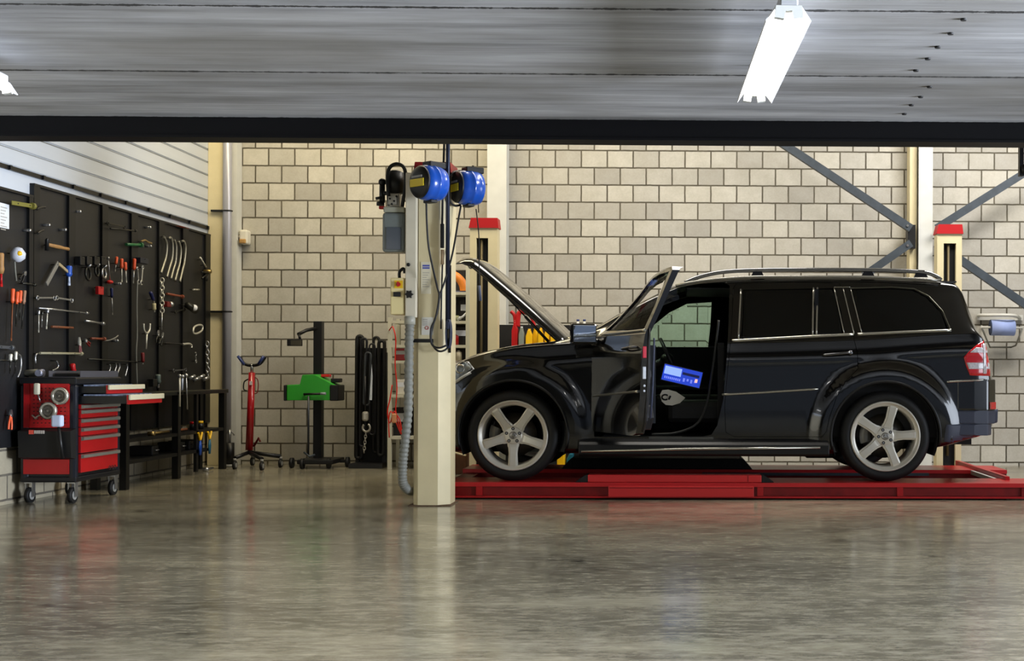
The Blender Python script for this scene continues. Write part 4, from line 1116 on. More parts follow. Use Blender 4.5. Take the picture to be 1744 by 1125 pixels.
# jack plates and ramps on the runways
def jack(px0, px1, y0, y1, m, hpx):
    a, c = UY(px0, 815, y0), UY(px1, 815, y0)
    b = MB(); b.rbox((a.x, y0, ZR+0.001), (c.x, y1, ZR+hpx), 0.006); p = b.build('jack_plate', m, lift)
    for s_, x in ((-1, a.x), (1, c.x)):
        b = MB(); b.prism([(x+s_*0.002, ZR+0.001), (x+s_*0.105, ZR+0.001), (x+s_*0.03, ZR+hpx*0.85), (x+s_*0.002, ZR+hpx)], y0+0.005, y1-0.005, 'y'); b.build('rubber_ramp', M_rubber, p)
    return p
pj = jack(1001, 1297, NYF+0.01, NYF+0.16, mat('jack_red', 'cf2f30', 0.35), 0.062)
x_ = UY(1274, 815, NYF).x
b = MB(); b.box((x_-0.002, NYF+0.008, ZR+0.006), (x_+0.002, NYF+0.0105, ZR+0.058)); b.build('plate_seam', M_blackm, pj)
jack(975, 1262, 12.04, 12.5, M_rubber, 0.10)
a, c = UY(1036, 840, NYF-0.03), UY(1284, 840, NYF-0.03)
b = MB(); b.rbox((a.x, NYF-0.035, 0.022), (c.x, NYF-0.006, 0.112), 0.005); sc_ = b.build('slide_cover', mat('jack_red', 'cf2f30', 0.35), lift)
b = MB(); b.box((a.x+0.01, NYF-0.037, 0.095), (c.x-0.01, NYF-0.0352, 0.10)); b.build('cover_groove', M_liftdark, sc_)
# wheel stops / cross members at the ends
for x in (-1.93, UY(1622, 700, 13.06).x+0.12):
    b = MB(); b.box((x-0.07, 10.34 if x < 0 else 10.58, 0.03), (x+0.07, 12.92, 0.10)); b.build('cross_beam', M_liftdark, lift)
ax_ = UY(1627, 785, 13.0).x
b = MB(); b.box((ax_-0.02, 10.9, 0.10), (ax_+0.015, 12.9, ZR+0.03)); b.build('cross_beam_rail', M_liftred, lift)
b = MB(); b.box((ax_-0.07, 11.10, 0.10), (ax_-0.045, 12.0, ZR-0.002)); b.build('cable_guard', M_white, lift)
# thin bright slide rail between the runways
b = MB(); b.box((0.2, 11.92, 0.09), (2.3, 11.95, 0.115)); b.build('slide_rail', M_galv, lift)
b = MB(); b.box((RX0+0.3, 11.3, 0.02), (RX1-0.6, 11.34, 0.07)); b.build('slide_rail', M_liftdark, lift)
# far posts with their red caps and black slots
def post(px0, px1, pytop, pycap, pslot0, pslot1, pyslot, yf, label):
    x0, x1 = UY(px0, 500, yf).x, UY(px1, 500, yf).x; zt = UY((px0+px1)/2, pycap, yf).z; zc = UY((px0+px1)/2, pytop, yf).z
    s0, s1 = UY(pslot0, 500, yf).x, UY(pslot1, 500, yf).x; zs = UY(px0, pyslot, yf).z
    t = thing('lift_post', label, 'post', ((x0+x1)/2, yf+0.1, 0)); D = 0.16
    b = MB()
    b.box((x0, yf, 0), (s0, yf+D, zt)); b.box((s1, yf, 0), (x1, yf+D, zt)); b.box((s0, yf, zs), (s1, yf+D, zt)); b.box((s0, yf+D-0.02, 0), (s1, yf+D, zs))
    b.box((x0-0.03, yf-0.03, 0), (x1+0.03, yf+D+0.03, 0.015))
    pp_ = b.build('column', M_steelw, t)
    b = MB(); b.box((s0+0.001, yf+0.05, 0.016), (s1-0.001, yf+D-0.021, zs-0.002)); b.build('slot', M_blackm, t)
    xm = (s0+s1)/2
    b = MB(); b.cyl((xm-0.01, yf+0.03, 0.2), (xm-0.01, yf+0.03, zs-0.01), 0.014, seg=8); b.build('lift_rail', mat('brass_rail', '5c5138', 0.5, metal=0.5), t)
    b = MB(); b.prism([(x0-0.012, zt), (x1+0.012, zt), (x1+0.0, zc), (x0+0.012, zc)], yf-0.015, yf+D+0.01, 'y'); b.build('cap', mat('cap_red', 'b01c20', 0.4), t)
    return t
post(800, 847, 371, 388, 811, 831, 405, 13.02, 'cream lift post with red cap standing behind the raised bonnet')
post(1596, 1638, 382, 398, 1607, 1628, 414, 13.06, 'cream lift post with red cap standing behind the car at right')
# ---- near post with everything on it
NY = 10.03
def nx(px): return UY(px, 700, NY).x
def nz_(py): return UY(735, py, NY).z
t = thing('lift_post', 'large cream lift post in the foreground left of the car, red cap on top', 'post', (nx(735), NY+0.16, 0)); post1 = t
xa, xb, xc, xd = nx(703), nx(712), nx(746), nx(764)
zt = nz_(293)
b = MB(); b.prism([(xa, NY+0.04), (xb, NY), (xc, NY), (xd, NY+0.085), (xd, NY+0.30), (xa, NY+0.30)], 0.006, zt, 'z'); b.build('column', M_steelw, t)
b = MB(); b.box((xa-0.03, NY-0.02, 0), (xd+0.02, NY+0.33, 0.008)); b.build('base_plate', mat('rusty_plate', '5a4632', 0.8, var=0.4, vscale=20), t)
b = MB(); b.prism([(xa-0.0, zt), (xd+0.015, zt), (xd+0.008, nz_(276)), (xa+0.012, nz_(276))], NY-0.012, NY+0.31, 'y'); b.build('cap', mat('cap_red_dark', '8e161a', 0.45), t)
# bolt holes and a black edge gap
b = MB(); b.box((xd-0.012, NY+0.06, nz_(600)), (xd+0.004, NY+0.075, nz_(450))); b.build('edge_gap', M_blackm, t)
# side cabinet on the left of the post
sx0, sx1 = nx(692.5), nx(711)
cab = thing('electrical_channel', 'tall pale channel fixed along the upper left side of the foreground lift post', 'channel', ((sx0+sx1)/2, NY+0.02, nz_(545)))
b = MB(); b.rbox((sx0, NY-0.07, nz_(541)), (sx1, NY-0.005, nz_(296)), 0.006); b.build('channel_body', mat('channel_cream', 'cfc8b4', 0.4, var=0.05), cab)
b = MB(); c0 = UY(697, 501, NY-0.075)
st = []
for k in range(12):
    a = 2*PI*k/12; r = 0.034 if k % 2 == 0 else 0.021; st.append((c0.x+r*math.cos(a), c0.z+r*math.sin(a)))
b.prism(st, NY-0.095, NY-0.071, 'y'); b.build('star_knob', M_lip, cab, bevel=0.003)
c0 = UY(695.5, 450.5, NY-0.075); b = MB(); b.sphere((c0.x, NY-0.075, c0.z), 0.014, 12, 8); b.build('stop_button', M_lip, cab)
# control box with rotary switch
cx0, cx1 = nx(667), nx(690.5); cbz0, cbz1 = nz_(536), nz_(474)
cb = thing('control_box', 'cream lift control box with yellow and red main switch on the left of the post', 'control box', ((cx0+cx1)/2, NY, cbz0))
b = MB(); b.rbox((cx0, NY-0.06, cbz0), (cx1, NY+0.10, cbz1), 0.008); b.build('box', mat('control_cream', 'e2d29a', 0.4), cb)
p = UY(679, 484, NY-0.06)
b = MB(); b.box((p.x-0.032, NY-0.065, p.z-0.03), (p.x+0.032, NY-0.0605, p.z+0.03)); b.build('switch_plate', mat('switch_yellow', 'e0b81a', 0.4), cb)
b = MB(); b.cyl((p.x, NY-0.0655, p.z), (p.x, NY-0.082, p.z), 0.016, seg=16); b.box((p.x-0.006, NY-0.095, p.z-0.02), (p.x+0.006, NY-0.083, p.z+0.02)); b.build('rotary_switch', M_red, cb)
p = UY(677, 501, NY-0.06)
b = MB(); b.rbox((p.x-0.03, NY-0.075, p.z-0.018), (p.x+0.025, NY-0.0605, p.z+0.018), 0.004); b.build('push_buttons', M_lip, cb)
p = UY(684, 468, NY-0.02)
b = MB(); b.tube(smooth_path([(p.x-0.02, NY+0.0, cbz1-0.005), (p.x-0.02, NY, cbz1+0.05), (p.x+0.01, NY, cbz1+0.075), (p.x+0.02, NY, cbz1+0.04)]), 0.012, 8); b.build('cable_gland', M_lip, cb)
# hydraulic power unit
hx0, hx1 = nx(652), nx(690); 
hu = thing('hydraulic_unit', 'hydraulic power unit with black motor and grey oil tank left of the post top', 'pump', ((hx0+hx1)/2, NY+0.05, nz_(430)))
def hpt(px, py, dy=0.0): p = UY(px, py, NY+0.05+dy); return (p.x, NY+0.05+dy, p.z)
b = MB(); b.rbox((hx0-0.002, NY-0.04, nz_(430)), (hx1, NY+0.14, nz_(363)), 0.02); b.build('oil_tank', mat('tank_grey', '6d7472', 0.25, var=0.12), hu)
b = MB(); b.rbox((nx(659), NY-0.047, nz_(426)), (nx(684), NY-0.041, nz_(388)), 0.002); b.build('oil_window', mat('tank_dark', '474d54', 0.15), hu)
b = MB(); b.rbox((hx0+0.004, NY-0.03, nz_(362.5)), (hx1-0.004, NY+0.13, nz_(353)), 0.008); b.build('tank_lid', mat('lid_grey', '9c9c8c', 0.4), hu)
b = MB(); b.rbox((nx(658), NY-0.02, nz_(352.5)), (nx(680), NY+0.10, nz_(330)), 0.006); b.box((nx(662), NY-0.05, nz_(350)), (nx(676), NY-0.021, nz_(336))); pb_ = b.build('pump_block', mat('pump_alloy', 'a5a196', 0.35, metal=0.6, var=0.3, vscale=30), hu)
for px, py in ((664, 338), (671, 342), (667, 347), (675, 334)):
    c = hpt(px, py, -0.105); b = MB(); b.cyl(c, (c[0], c[1]+0.02, c[2]), 0.008, seg=8); b.build('port', M_blackm, pb_)
b = MB(); c0 = hpt(673, 329.5); b.cyl(c0, hpt(673, 294), 0.068, seg=24); b.cyl(hpt(673, 294), hpt(673, 290), 0.062, 0.03, seg=24)
b.build('motor', mat('motor_black', '121210', 0.45), hu)
b = MB(); c0 = hpt(651, 345); b.cyl(c0, hpt(651, 315), 0.022, seg=12); b.sphere(hpt(651, 310), 0.030, 12, 8); b.cyl(hpt(648, 350), hpt(648, 344), 0.03, seg=12); b.cyl(hpt(653, 328, -0.03), hpt(662, 330, -0.03), 0.015, seg=8); b.cyl(hpt(650, 336, -0.03), hpt(640, 338, -0.03), 0.012, seg=8); b.build('valve', M_lip, hu)
b = MB(); b.rbox(tuple(Vector(hpt(646, 356))-Vector((0, 0.02, 0))), tuple(Vector(hpt(656, 351))+Vector((0, 0.02, 0))), 0.004); b.build('drain_plug', M_red, hu)
b = MB(); b.tube(smooth_path([hpt(663, 350, -0.06), hpt(661, 325, -0.08), hpt(660, 300, -0.08), hpt(664, 285, -0.08), hpt(675, 279, -0.08), hpt(687, 284, -0.08), hpt(691, 300, -0.08), hpt(689, 325, -0.08), hpt(685, 352, -0.06)], 6), 0.014, 10); b.build('hydraulic_hose', M_rubber, hu)
b = MB(); b.box((hx1-0.02, NY+0.10, nz_(370)), (sx0+0.044, NY+0.16, nz_(350))); b.build('mounting_bracket', M_steelw, hu)
# corrugated grey hose down the left of the post
def npt(px, py, dy=0.0): p = UY(px, py, NY+dy); return Vector((p.x, NY+dy, p.z))
pts = smooth_path([npt(698, 545, -0.05), npt(697, 580, -0.05), npt(696, 640, -0.05), npt(695, 700, -0.05), npt(690, 750, -0.04), npt(686, 790, -0.02), npt(686, 820, 0.0), npt(693, 832, 0.04), npt(700, 836, 0.14)], 22)
rad = [0.032+(0.0045 if (i % 4) < 2 else -0.0015) for i in range(len(pts))]
ho = thing('corrugated_hose', 'grey corrugated extraction hose hanging down the left side of the post', 'hose', (nx(695), NY-0.05, 0.02))
b = MB(); b.tube(pts, 0.032, 16, rad=rad); b.build('hose', mat('hose_grey', '7a7b74', 0.5), ho)
b = MB(); p = npt(698, 546, -0.05); b.cyl(p+Vector((0, 0, 0.035)), p-Vector((0, 0, 0.03)), 0.042, seg=20); b.build('hose_cuff', mat('cuff_grey', 'a2a195', 0.4), ho)
b = MB(); p = npt(706, 580, -0.012); b.box((nx(700), NY-0.018, nz_(583)), (nx(738), NY-0.003, nz_(577))); b.build('hose_strap', M_black, ho)
# posters on the post
def poster(name, px0, py0, px1, py1, label, m):
    a, c = UY(px0, py1, NY-0.004), UY(px1, py0, NY-0.004); b = MB(); b.box((a.x, NY-0.006, a.z), (c.x, NY-0.0015, c.z)); o = b.build('sheet', m, None)
    t = thing(name, label, 'sign', ((a.x+c.x)/2, NY-0.004, a.z)); attach(o, t); return t, a, c
t1, a, c = poster('instruction_label', 717, 446, 734, 500, 'pale printed instruction label with a blue heading on the lift post', mat('label_cream', 'd9d2ba', 0.6))
b = MB(); 
for k in range(2): b.box((a.x+0.012, NY-0.0075, c.z-0.035-0.018*k), (c.x-0.010, NY-0.0062, c.z-0.022-0.018*k))
b.build('heading', mat('print_blue', '4a55a8', 0.6), t1)
b = MB()
for k in range(7): b.box((a.x+0.012, NY-0.0075, c.z-0.085-0.018*k), (c.x-0.012-0.01*(k % 3), NY-0.0062, c.z-0.081-0.018*k))
b.build('printed_lines', mat('print_grey', '9a968c', 0.6), t1)
t1, a, c = poster('warning_label', 718, 540, 738, 570, 'white warning label with a small red circle low on the lift post', mat('label_white', 'd4d2c8', 0.6))
b = MB(); q = UY(727, 558, NY-0.008); b.torus((q.x, NY-0.0085, q.z), (0, 1, 0), 0.012, 0.0022, 20, 6); b.build('red_circle', M_red, t1)
b = MB()
for k in range(4): b.box((a.x+0.01, NY-0.0078, c.z-0.02-0.014*k), (a.x+0.045, NY-0.0062, c.z-0.015-0.014*k))
b.build('printed_lines', mat('print_grey', '9a968c', 0.6), t1)

# ---- pipes and cables running up from the post
b = MB(); p0 = npt(762, 560, -0.035); p1 = npt(763, 225, -0.035); b.tube([p0, p1, p1+Vector((0, 0, 2.3))], 0.016, 10)
pc = b.build('conduit', mat('conduit_blue_grey', '2b3144', 0.3, metal=0.5), None)
tag(pc, 'slim dark blue-grey conduit running up the right edge of the foreground lift post', 'pipe')
b = MB(); b.tube([npt(757, 225, -0.03)+Vector((0, 0, 2.3)), npt(757, 225, -0.03), npt(754, 330, -0.03), npt(753, 382, -0.03)], 0.0085, 8); pc = thing('power_cable', 'black power cable dropping from the ceiling to a socket beside the conduit', 'cable', tuple(npt(753, 420, -0.03)))
b.build('cable', M_cable, pc)
b = MB(); b.rbox(tuple(npt(749.5, 422, -0.045)), tuple(npt(757, 381, -0.02)), 0.006); b.build('cable_socket', M_lip, pc)
b = MB(); b.cyl(npt(753.5, 425, -0.03), npt(753.5, 450, -0.03), 0.013, seg=10); b.build('plug', mat('plug_tan', '9c8464', 0.5), pc)
b = MB(); b.tube(smooth_path([npt(753.5, 450, -0.03), npt(752, 500, -0.03), npt(751, 560, -0.03)]), 0.007, 6); b.build('lower_cable', M_cable, pc)

# ---- blue hose reels
def reel(cx_, cy_, wpx, hpx, dy, label, rz, yellow):
    c = UY(cx_, cy_, NY+dy); sc = 2200/(NY+dy); R = hpx/2/sc; 
    t = thing('hose_reel', label, 'hose reel', (0, 0, 0))
    D = 0.20
    # drum axis along local y (towards viewer = -y)
    b = MB(); b.lathe([(0.02, -D/2), (R*0.72, -D/2), (R*0.92, -D/2+0.015), (R, -D/2+0.05), (R, -0.012), (R*1.03, -0.008), (R*1.03, 0.008), (R, 0.012), (R, D/2-0.05), (R*0.92, D/2-0.015), (R*0.72, D/2), (0.02, D/2)], (0, 0, 0), (0, 1, 0), 40, closed=True); b.build('drum_housing', mat('reel_blue', '1a55c0', 0.28, coat=0.5), t)
    b = MB(); b.lathe([(0, -D/2-0.02), (R*0.55, -D/2-0.02), (R*0.86, -D/2-0.008), (R*0.93, -D/2+0.006), (0, -D/2+0.006)], (0, 0, 0), (0, 1, 0), 36, closed=True); b.build('black_cover', M_lip, t)
    b = MB(); b.rbox((-R*0.62, -D/2-0.028, -R*0.28), (R*0.62, -D/2-0.0205, R*0.16), 0.004); b.build('yellow_label', mat('reel_yellow', yellow, 0.4), t)
    b = MB(); b.box((-R*0.45, -D/2-0.0285, R*0.22), (R*0.45, -D/2-0.0205, R*0.34)); b.build('name_strip', mat('reel_print', '8f9090', 0.5), t)
    b = MB(); b.rbox((-0.05, -0.04, R*0.85), (0.05, 0.11, R*1.22), 0.008); b.build('swivel_bracket', M_lip, t)
    b = MB(); b.rbox((-0.05, -0.03, -R*1.12), (0.05, 0.03, -R*0.93), 0.006); b.build('hose_outlet', M_lip, t)
    t.location = c; t.rotation_euler = (0, 0, rz)
    return t, c
reel(733, 312, 46, 60, -0.26, 'blue hose reel with yellow label mounted on the front of the lift post', math.radians(-42), 'd9c21c')
reel(798, 320, 40, 58, 0.10, 'blue hose reel on the right, hanging clear of the post on a curved pipe', math.radians(-56), '8a7a1a')
b = MB(); b.rbox(tuple(npt(728, 300, -0.135)), tuple(npt(744, 285, -0.013)), 0.006); tag(b.build('reel_bracket', M_lip, None), 'black bracket holding the left blue reel to the post', 'bracket')
b = MB(); b.tube(smooth_path([npt(766, 300, 0.02), npt(772, 294, 0.05), npt(782, 291.5, 0.10), npt(800, 291.5, 0.15)]), 0.011, 8); b.tube(smooth_path([npt(766, 298, 0.02), npt(765, 330, 0.02), npt(767, 344, 0.04), npt(775, 350, 0.08), npt(784, 349, 0.12)]), 0.009, 8)
tag(b.build('air_pipe', M_lip, None), 'black bent air pipe linking the right blue reel to the conduit', 'pipe')
# cables hanging from the reels with a loop
b = MB(); b.tube(smooth_path([npt(726, 342, -0.25), npt(727, 380, -0.24), npt(730, 420, -0.22), npt(738, 460, -0.16), npt(745, 490, -0.10), npt(748, 505, -0.08), npt(742, 540, -0.08), npt(734, 560, -0.08), npt(735, 585, -0.08), npt(747, 592, -0.08), npt(760, 588, -0.06)]), 0.0075, 8)
tag(b.build('reel_hose', M_cable, None), 'black hose from the left blue reel curving down across the post labels', 'hose')
b = MB(); b.tube(smooth_path([npt(785, 350, 0.10), npt(780, 378, 0.08), npt(773, 420, 0.03), npt(766, 450, -0.02), npt(757, 480, -0.06), npt(750, 500, -0.07), npt(745, 530, -0.06), npt(738, 552, -0.06), npt(734, 575, -0.06), npt(740, 592, -0.06), npt(750, 598, -0.06), npt(762, 592, -0.04), npt(765, 575, -0.02)]), 0.0075, 8)
tag(b.build('reel_hose', M_cable, None), 'black hose from the right blue reel sweeping down to the loop on the post edge', 'hose')
b = MB()
for k in range(5):
    pts = [npt(763+4*math.cos(a)+0.6*k, 568+24*math.sin(a), -0.05+0.012*k) for a in [2*PI*j/20 for j in range(20)]]
    b.tube(pts, 0.006, 6, closed=True)
b.rbox(tuple(npt(759, 560, -0.07)), tuple(npt(767, 548, -0.01)), 0.005)
tag(b.build('coiled_cable', mat('cable_blue_black', '20283e', 0.45), None), 'tight coil of dark cable hanging on the right edge of the post', 'cable')
p = UY(815, 360, 10.4); q = UY(817, 530, 10.4)
t = thing('hanging_lead', 'thin black lead with blue-grey plug hanging in front of the rear lift post', 'cable', tuple(q))
b = MB(); b.tube(smooth_path([p+Vector((-0.02, 0, 0.02)), UY(815.5, 400, 10.4), UY(816, 450, 10.4), UY(816.5, 485, 10.4)]), 0.005, 6); b.build('cable', M_cable, t)
b = MB(); b.cyl(UY(816, 486, 10.4), UY(818, 512, 10.4), 0.012, seg=10); b.build('plug', mat('plug_blue_grey', '4c556e', 0.4), t)
b = MB(); b.rbox(tuple(UY(803, 300, 10.3)), tuple(UY(814, 288, 10.5)), 0.006); b.cyl(UY(813, 292, 10.4), UY(815, 362, 10.4), 0.004, seg=6); b.build('lead_hook', M_lip, t)
# ================================================================== TOOL WALL
XB = XL+0.045                               # face of the board panels
M_board = mat('board_panel', '1a1b1f', 0.5, var=0.12, vscale=3)
M_upr = mat('board_upright', '070708', 0.5)
def perf_mat():
    t = NT('perforated_board')
    sep = t.n('ShaderNodeSeparateXYZ'); t.l(t.pos, sep.inputs[0])
    fx = t.math('ABSOLUTE', t.math('SUBTRACT', t.math('FRACT', t.math('MULTIPLY', sep.outputs['Y'], 26.0)), 0.5))
    fz = t.math('ABSOLUTE', t.math('SUBTRACT', t.math('FRACT', t.math('MULTIPLY', sep.outputs['Z'], 26.0)), 0.5))
    h = t.math('LESS_THAN', t.math('MAXIMUM', fx, fz), 0.13)
    c = t.mix(t.rng(t.noise(t.pos, 3, 4), 0.3, 0.7, 0, 1), hexc('131418'), hexc('08090a'))
    c = t.mix(h, c, (0.002, 0.002, 0.002)); t.l(c, t.b.inputs['Base Color']); t.b.inputs['Roughness'].default_value = 0.5
    return t.m
M_perf = perf_mat()
def yx(px, X=XB): return UX(px, 500, X).y
def board(label, pa, pb, zt, zb, ups):
    ya, yb = yx(pa), yx(pb)
    t = thing('tool_board', label, 'tool board', (XL+0.03, (ya+yb)/2, zb))
    b = MB(); b.box((XL+0.001, ya, zb), (XB, yb, zt)); b.build('panel', M_perf, t)
    for (u0, u1) in ups:
        y0, y1 = yx(u0), yx(u1)
        b = MB(); b.box((XB+0.001, y0, zb), (XB+0.022, y1, zt+0.003)); b.build('upright', M_upr, t)
    b = MB(); b.box((XL+0.001, ya, zt+0.001), (XB+0.024, yb, zt+0.02)); b.build('top_rail', M_upr, t)
    return t
ztop = UX(355, 402, XB).z
bd = board('large black perforated tool board covered with hanging tools on the left wall', 53, 355, ztop, 0.475, ((53, 63), (113, 124), (170, 180), (220, 231), (267, 277), (308, 318), (347, 355)))
bd2 = board('lower-set black tool board at the left edge, with a paper sheet pinned on it', -60, 52, UX(20, 328, XB).z, UX(10, 762, XB).z, ((-30, -20), (45, 52)))

def frame(p0, p1, lift=0.02):
    """matrix whose local x runs from photo point p0 to p1 on the board, local z outwards"""
    a, c = UX(p0[0], p0[1], XB+0.03+lift), UX(p1[0], p1[1], XB+0.03+lift)
    d = c-a; L = d.length; x = d.normalized(); z = Vector((1, 0, 0)); y = z.cross(x).normalized()
    return Matrix.Translation(a) @ Matrix(((x.x, y.x, z.x, 0), (x.y, y.y, z.y, 0), (x.z, y.z, z.z, 0), (0, 0, 0, 1))), L
def root(name, label, cat, M, group=None):
    return thing(name, label, cat, tuple(M.translation), group)
def peg(t, M, q):
    b = MB(); b.tube([M @ Vector((q, 0, 0.012)), M @ Vector((q, 0, -0.048))], 0.004, 6); b.build('peg', M_dark_tool, t)
def screwdriver(p0, p1, label, mh, frac=0.4, r=0.014, ms=None, cat='screwdriver', name='screwdriver'):
    M, L = frame(p0, p1); t = root(name, label, cat, M); h = L*frac
    b = MB(); b.lathe([(0.0, 0), (r*0.8, 0.002), (r, 0.012), (r*0.85, h*0.6), (r*1.0, h*0.8), (r*0.6, h), (0, h)], (0, 0, 0), (1, 0, 0), 10, M=M); b.build('handle', mh, t)
    b = MB(); b.cyl((h, 0, 0), (L-0.02, 0, 0), r*0.34, seg=8, M=M); b.box((L-0.022, -r*0.5, -r*0.15), (L, r*0.5, r*0.15), M); b.build('shaft', ms or M_tool, t); peg(t, M, h*0.9); return t
def bar(p0, p1, label, m, r=0.009, name='steel_bar', cat='bar', ends=True, flat=False):
    M, L = frame(p0, p1); t = root(name, label, cat, M); b = MB()
    if flat: b.rbox((0, -r, -0.004), (L, r, 0.004), 0.002, M)
    else: b.cyl((0, 0, 0), (L, 0, 0), r, seg=8, M=M)
    b.build('rod', m, t)
    if ends:
        b = MB(); b.cyl((L-0.03, 0, 0), (L+0.005, 0, 0), r*1.7, seg=8, M=M); b.build('end_fitting', m, t)
    peg(t, M, L*0.25); peg(t, M, L*0.8); return t
def wrench(p0, p1, label, m=None, w=0.016, name='spanner'):
    m = m or M_tool; M, L = frame(p0, p1); t = root(name, label, 'spanner', M)
    b = MB(); b.rbox((0.02, -w*0.45, -0.004), (L-0.02, w*0.45, 0.004), 0.002, M); b.build('shank', m, t)
    b = MB(); b.torus((0.0, 0, 0), (0, 0, 1), w*1.0, w*0.32, 16, 6, M=M); b.build('ring_end', m, t)
    b = MB(); b.torus((L, 0, 0), (0, 0, 1), w*1.25, w*0.36, 14, 6, a0=PI/2-2.25+PI, a1=PI/2+2.25+PI, M=M) ; b.build('open_end', m, t); peg(t, M, 0.0); return t
def hammer(p0, p1, label, mh, mhead, hl=0.10, hr=0.016):
    M, L = frame(p0, p1); t = root('hammer', label, 'hammer', M)
    b = MB(); b.lathe([(0, 0), (0.014, 0.004), (0.016, L*0.6), (0.012, L*0.8), (0.015, L), (0, L)], (0, 0, 0), (1, 0, 0), 10, M=M); b.build('handle', mh, t)
    b = MB(); b.cyl((0.0, -hl*0.5, 0), (0.0, hl*0.35, 0), hr, seg=10, M=M); b.cyl((0, hl*0.35, 0), (0, hl*0.5, 0), hr, hr*0.4, seg=10, M=M); b.build('head', mhead, t); peg(t, M, 0.05); return t
def pliers(p0, p1, label, mh, spread=0.03, jaw=0.3, m=None):
    m = m or M_tool; M, L = frame(p0, p1); t = root('pliers', label, 'pliers', M); j = L*(1-jaw)
    for s_ in (-1, 1):
        b = MB(); b.tube([M @ p for p in smooth_path([(0, s_*spread, 0), (j*0.4, s_*spread*0.95, 0), (j*0.85, s_*0.008, 0), (j, s_*0.006, 0)])], 0.008, 8); b.build('handle', mh, t)
        b = MB(); b.prism([(j, s_*0.001), (j, s_*0.016), (j+0.4*(L-j), s_*0.018), (L, s_*0.004), (L, s_*0.001)], -0.006, 0.006, 'z', M); b.build('jaw', m, t)
    b = MB(); b.cyl((j, 0, -0.01), (j, 0, 0.01), 0.011, seg=10, M=M); b.build('pivot', m, t); peg(t, M, j); return t
def curve(pts, label, m, r=0.009, name='bent_rod', cat='rod', lift=0.02):
    P = [UX(p[0], p[1], XB+0.03+lift) for p in pts]; t = thing(name, label, cat, tuple(P[0]))
    b = MB(); b.tube(smooth_path(P, 5), r, 8); b.build('rod', m, t)
    b = MB(); b.tube([P[0]+Vector((0.01, 0, 0)), P[0]-Vector((0.048, 0, 0))], 0.004, 6); b.build('peg', M_dark_tool, t); return t
def chain(p0, p1, label, m, n, r=0.016, tr=0.005):
    M, L = frame(p0, p1); t = root('chain', label, 'chain', M)
    for k in range(n):
        b = MB(); q = L*(k+0.5)/n; b.torus((0, 0, 0), (0, 0, 1) if k % 2 else (0, 1, 0), r, tr, 10, 5)
        b.v = [M @ Vector((v.x*(L/n*0.62/r)+q, v.y, v.z)) for v in b.v]; b.build('link', m, t)
    return t
def plate(p0, p1, label, m, name, cat, d=0.02, part='body', extra=None):
    a, c = UX(p0[0], p0[1], XB+0.045), UX(p1[0], p1[1], XB+0.045)
    t = thing(name, label, cat, (XB+0.04, (a.y+c.y)/2, min(a.z, c.z)))
    b = MB(); b.rbox((XB+0.030, min(a.y, c.y), min(a.z, c.z)), (XB+0.030+d, max(a.y, c.y), max(a.z, c.z)), 0.004); b.build(part, m, t)
    b = MB(); b.cyl((XB-0.005, (a.y+c.y)/2, max(a.z, c.z)-0.01), (XB+0.04+d, (a.y+c.y)/2, max(a.z, c.z)-0.01), 0.004, seg=6); b.build('peg', M_dark_tool, t); return t
M_brownrod = mat('brown_grip', '6e3c1e', 0.6, var=0.2); M_green = mat('green_grip', '1d5a30', 0.45); M_pale = mat('pale_metal', 'cfcdc0', 0.35, metal=0.5)
M_brass = mat('brass', 'a9905a', 0.3, metal=0.9); M_darkred = mat('dark_red_grip', '6a1414', 0.45)
# lower-set left board
a, c = UX(4, 344, XB+0.035), UX(22, 390, XB+0.035)
t = thing('paper_sheet', 'white printed paper sheet pinned to the left edge tool board', 'paper', (XB+0.04, a.y, c.z))
b = MB(); b.box((XB+0.003, min(a.y, c.y), c.z), (XB+0.006, max(a.y, c.y), a.z)); b.build('sheet', M_paper, t)
b = MB()
for k in range(8): b.box((XB+0.0062, min(a.y, c.y)+0.03, a.z-0.035-0.024*k), (XB+0.0070, max(a.y, c.y)-0.03-0.02*(k % 3), a.z-0.028-0.024*k))
b.build('printed_lines', mat('print_grey', '9a968c', 0.6), t)
bar((20, 345), (57, 351), 'olive yellow spirit level at the top of the left edge tool board', mat('olive', '6f6a2c', 0.5), 0.016, 'spirit_level', 'level', flat=True)
# work lamp with lead
M, L = frame((24, 420), (24, 443)); t = root('inspection_lamp', 'white inspection lamp with yellow centre and hanging lead', 'lamp', M)
b = MB(); b.lathe([(0, 0.0), (0.03, 0.01), (0.055, 0.05), (0.05, 0.09), (0.02, 0.115), (0, 0.12)], (0, 0, 0.03), (1, 0, 0), 16, M=M); b.build('lamp_head', mat('lamp_white', 'c4c9d4', 0.3), t)
b = MB(); b.sphere((0.055, -0.03, 0.055), 0.022, 10, 6, M=M); b.build('bulb', M_yellow, t)
b = MB(); b.tube([UX(25, 442, XB+0.06), UX(26, 460, XB+0.05), UX(28, 478, XB+0.045)], 0.006, 6); b.build('lead', mat('lead_grey', '77776e', 0.5), t)
peg(t, M, 0.05)
screwdriver((1, 430), (2.5, 488), 'long tool with bare wooden handle and red tip at the left photo edge', M_wood, 0.62, 0.024, M_red, 'file', 'wooden_handled_file')
screwdriver((22, 491), (19, 580), 'long chisel with orange handle and dark brown blade, leftmost of the orange-handled row', M_orange, 0.28, 0.016, M_brownrod, 'chisel', 'chisel')
screwdriver((29.5, 496), (27, 556), 'orange handled screwdriver second in the row on the left edge board', M_orange, 0.36, 0.015, M_dark_tool)
screwdriver((35, 494), (33, 545), 'short orange handled screwdriver third in the row on the left edge board', M_orange, 0.42, 0.015, M_dark_tool)
screwdriver((42, 494), (37, 560), 'pale orange handled screwdriver at the right end of the left edge row', mat('pale_orange', '8f6a52', 0.5), 0.36, 0.014, M_dark_tool)
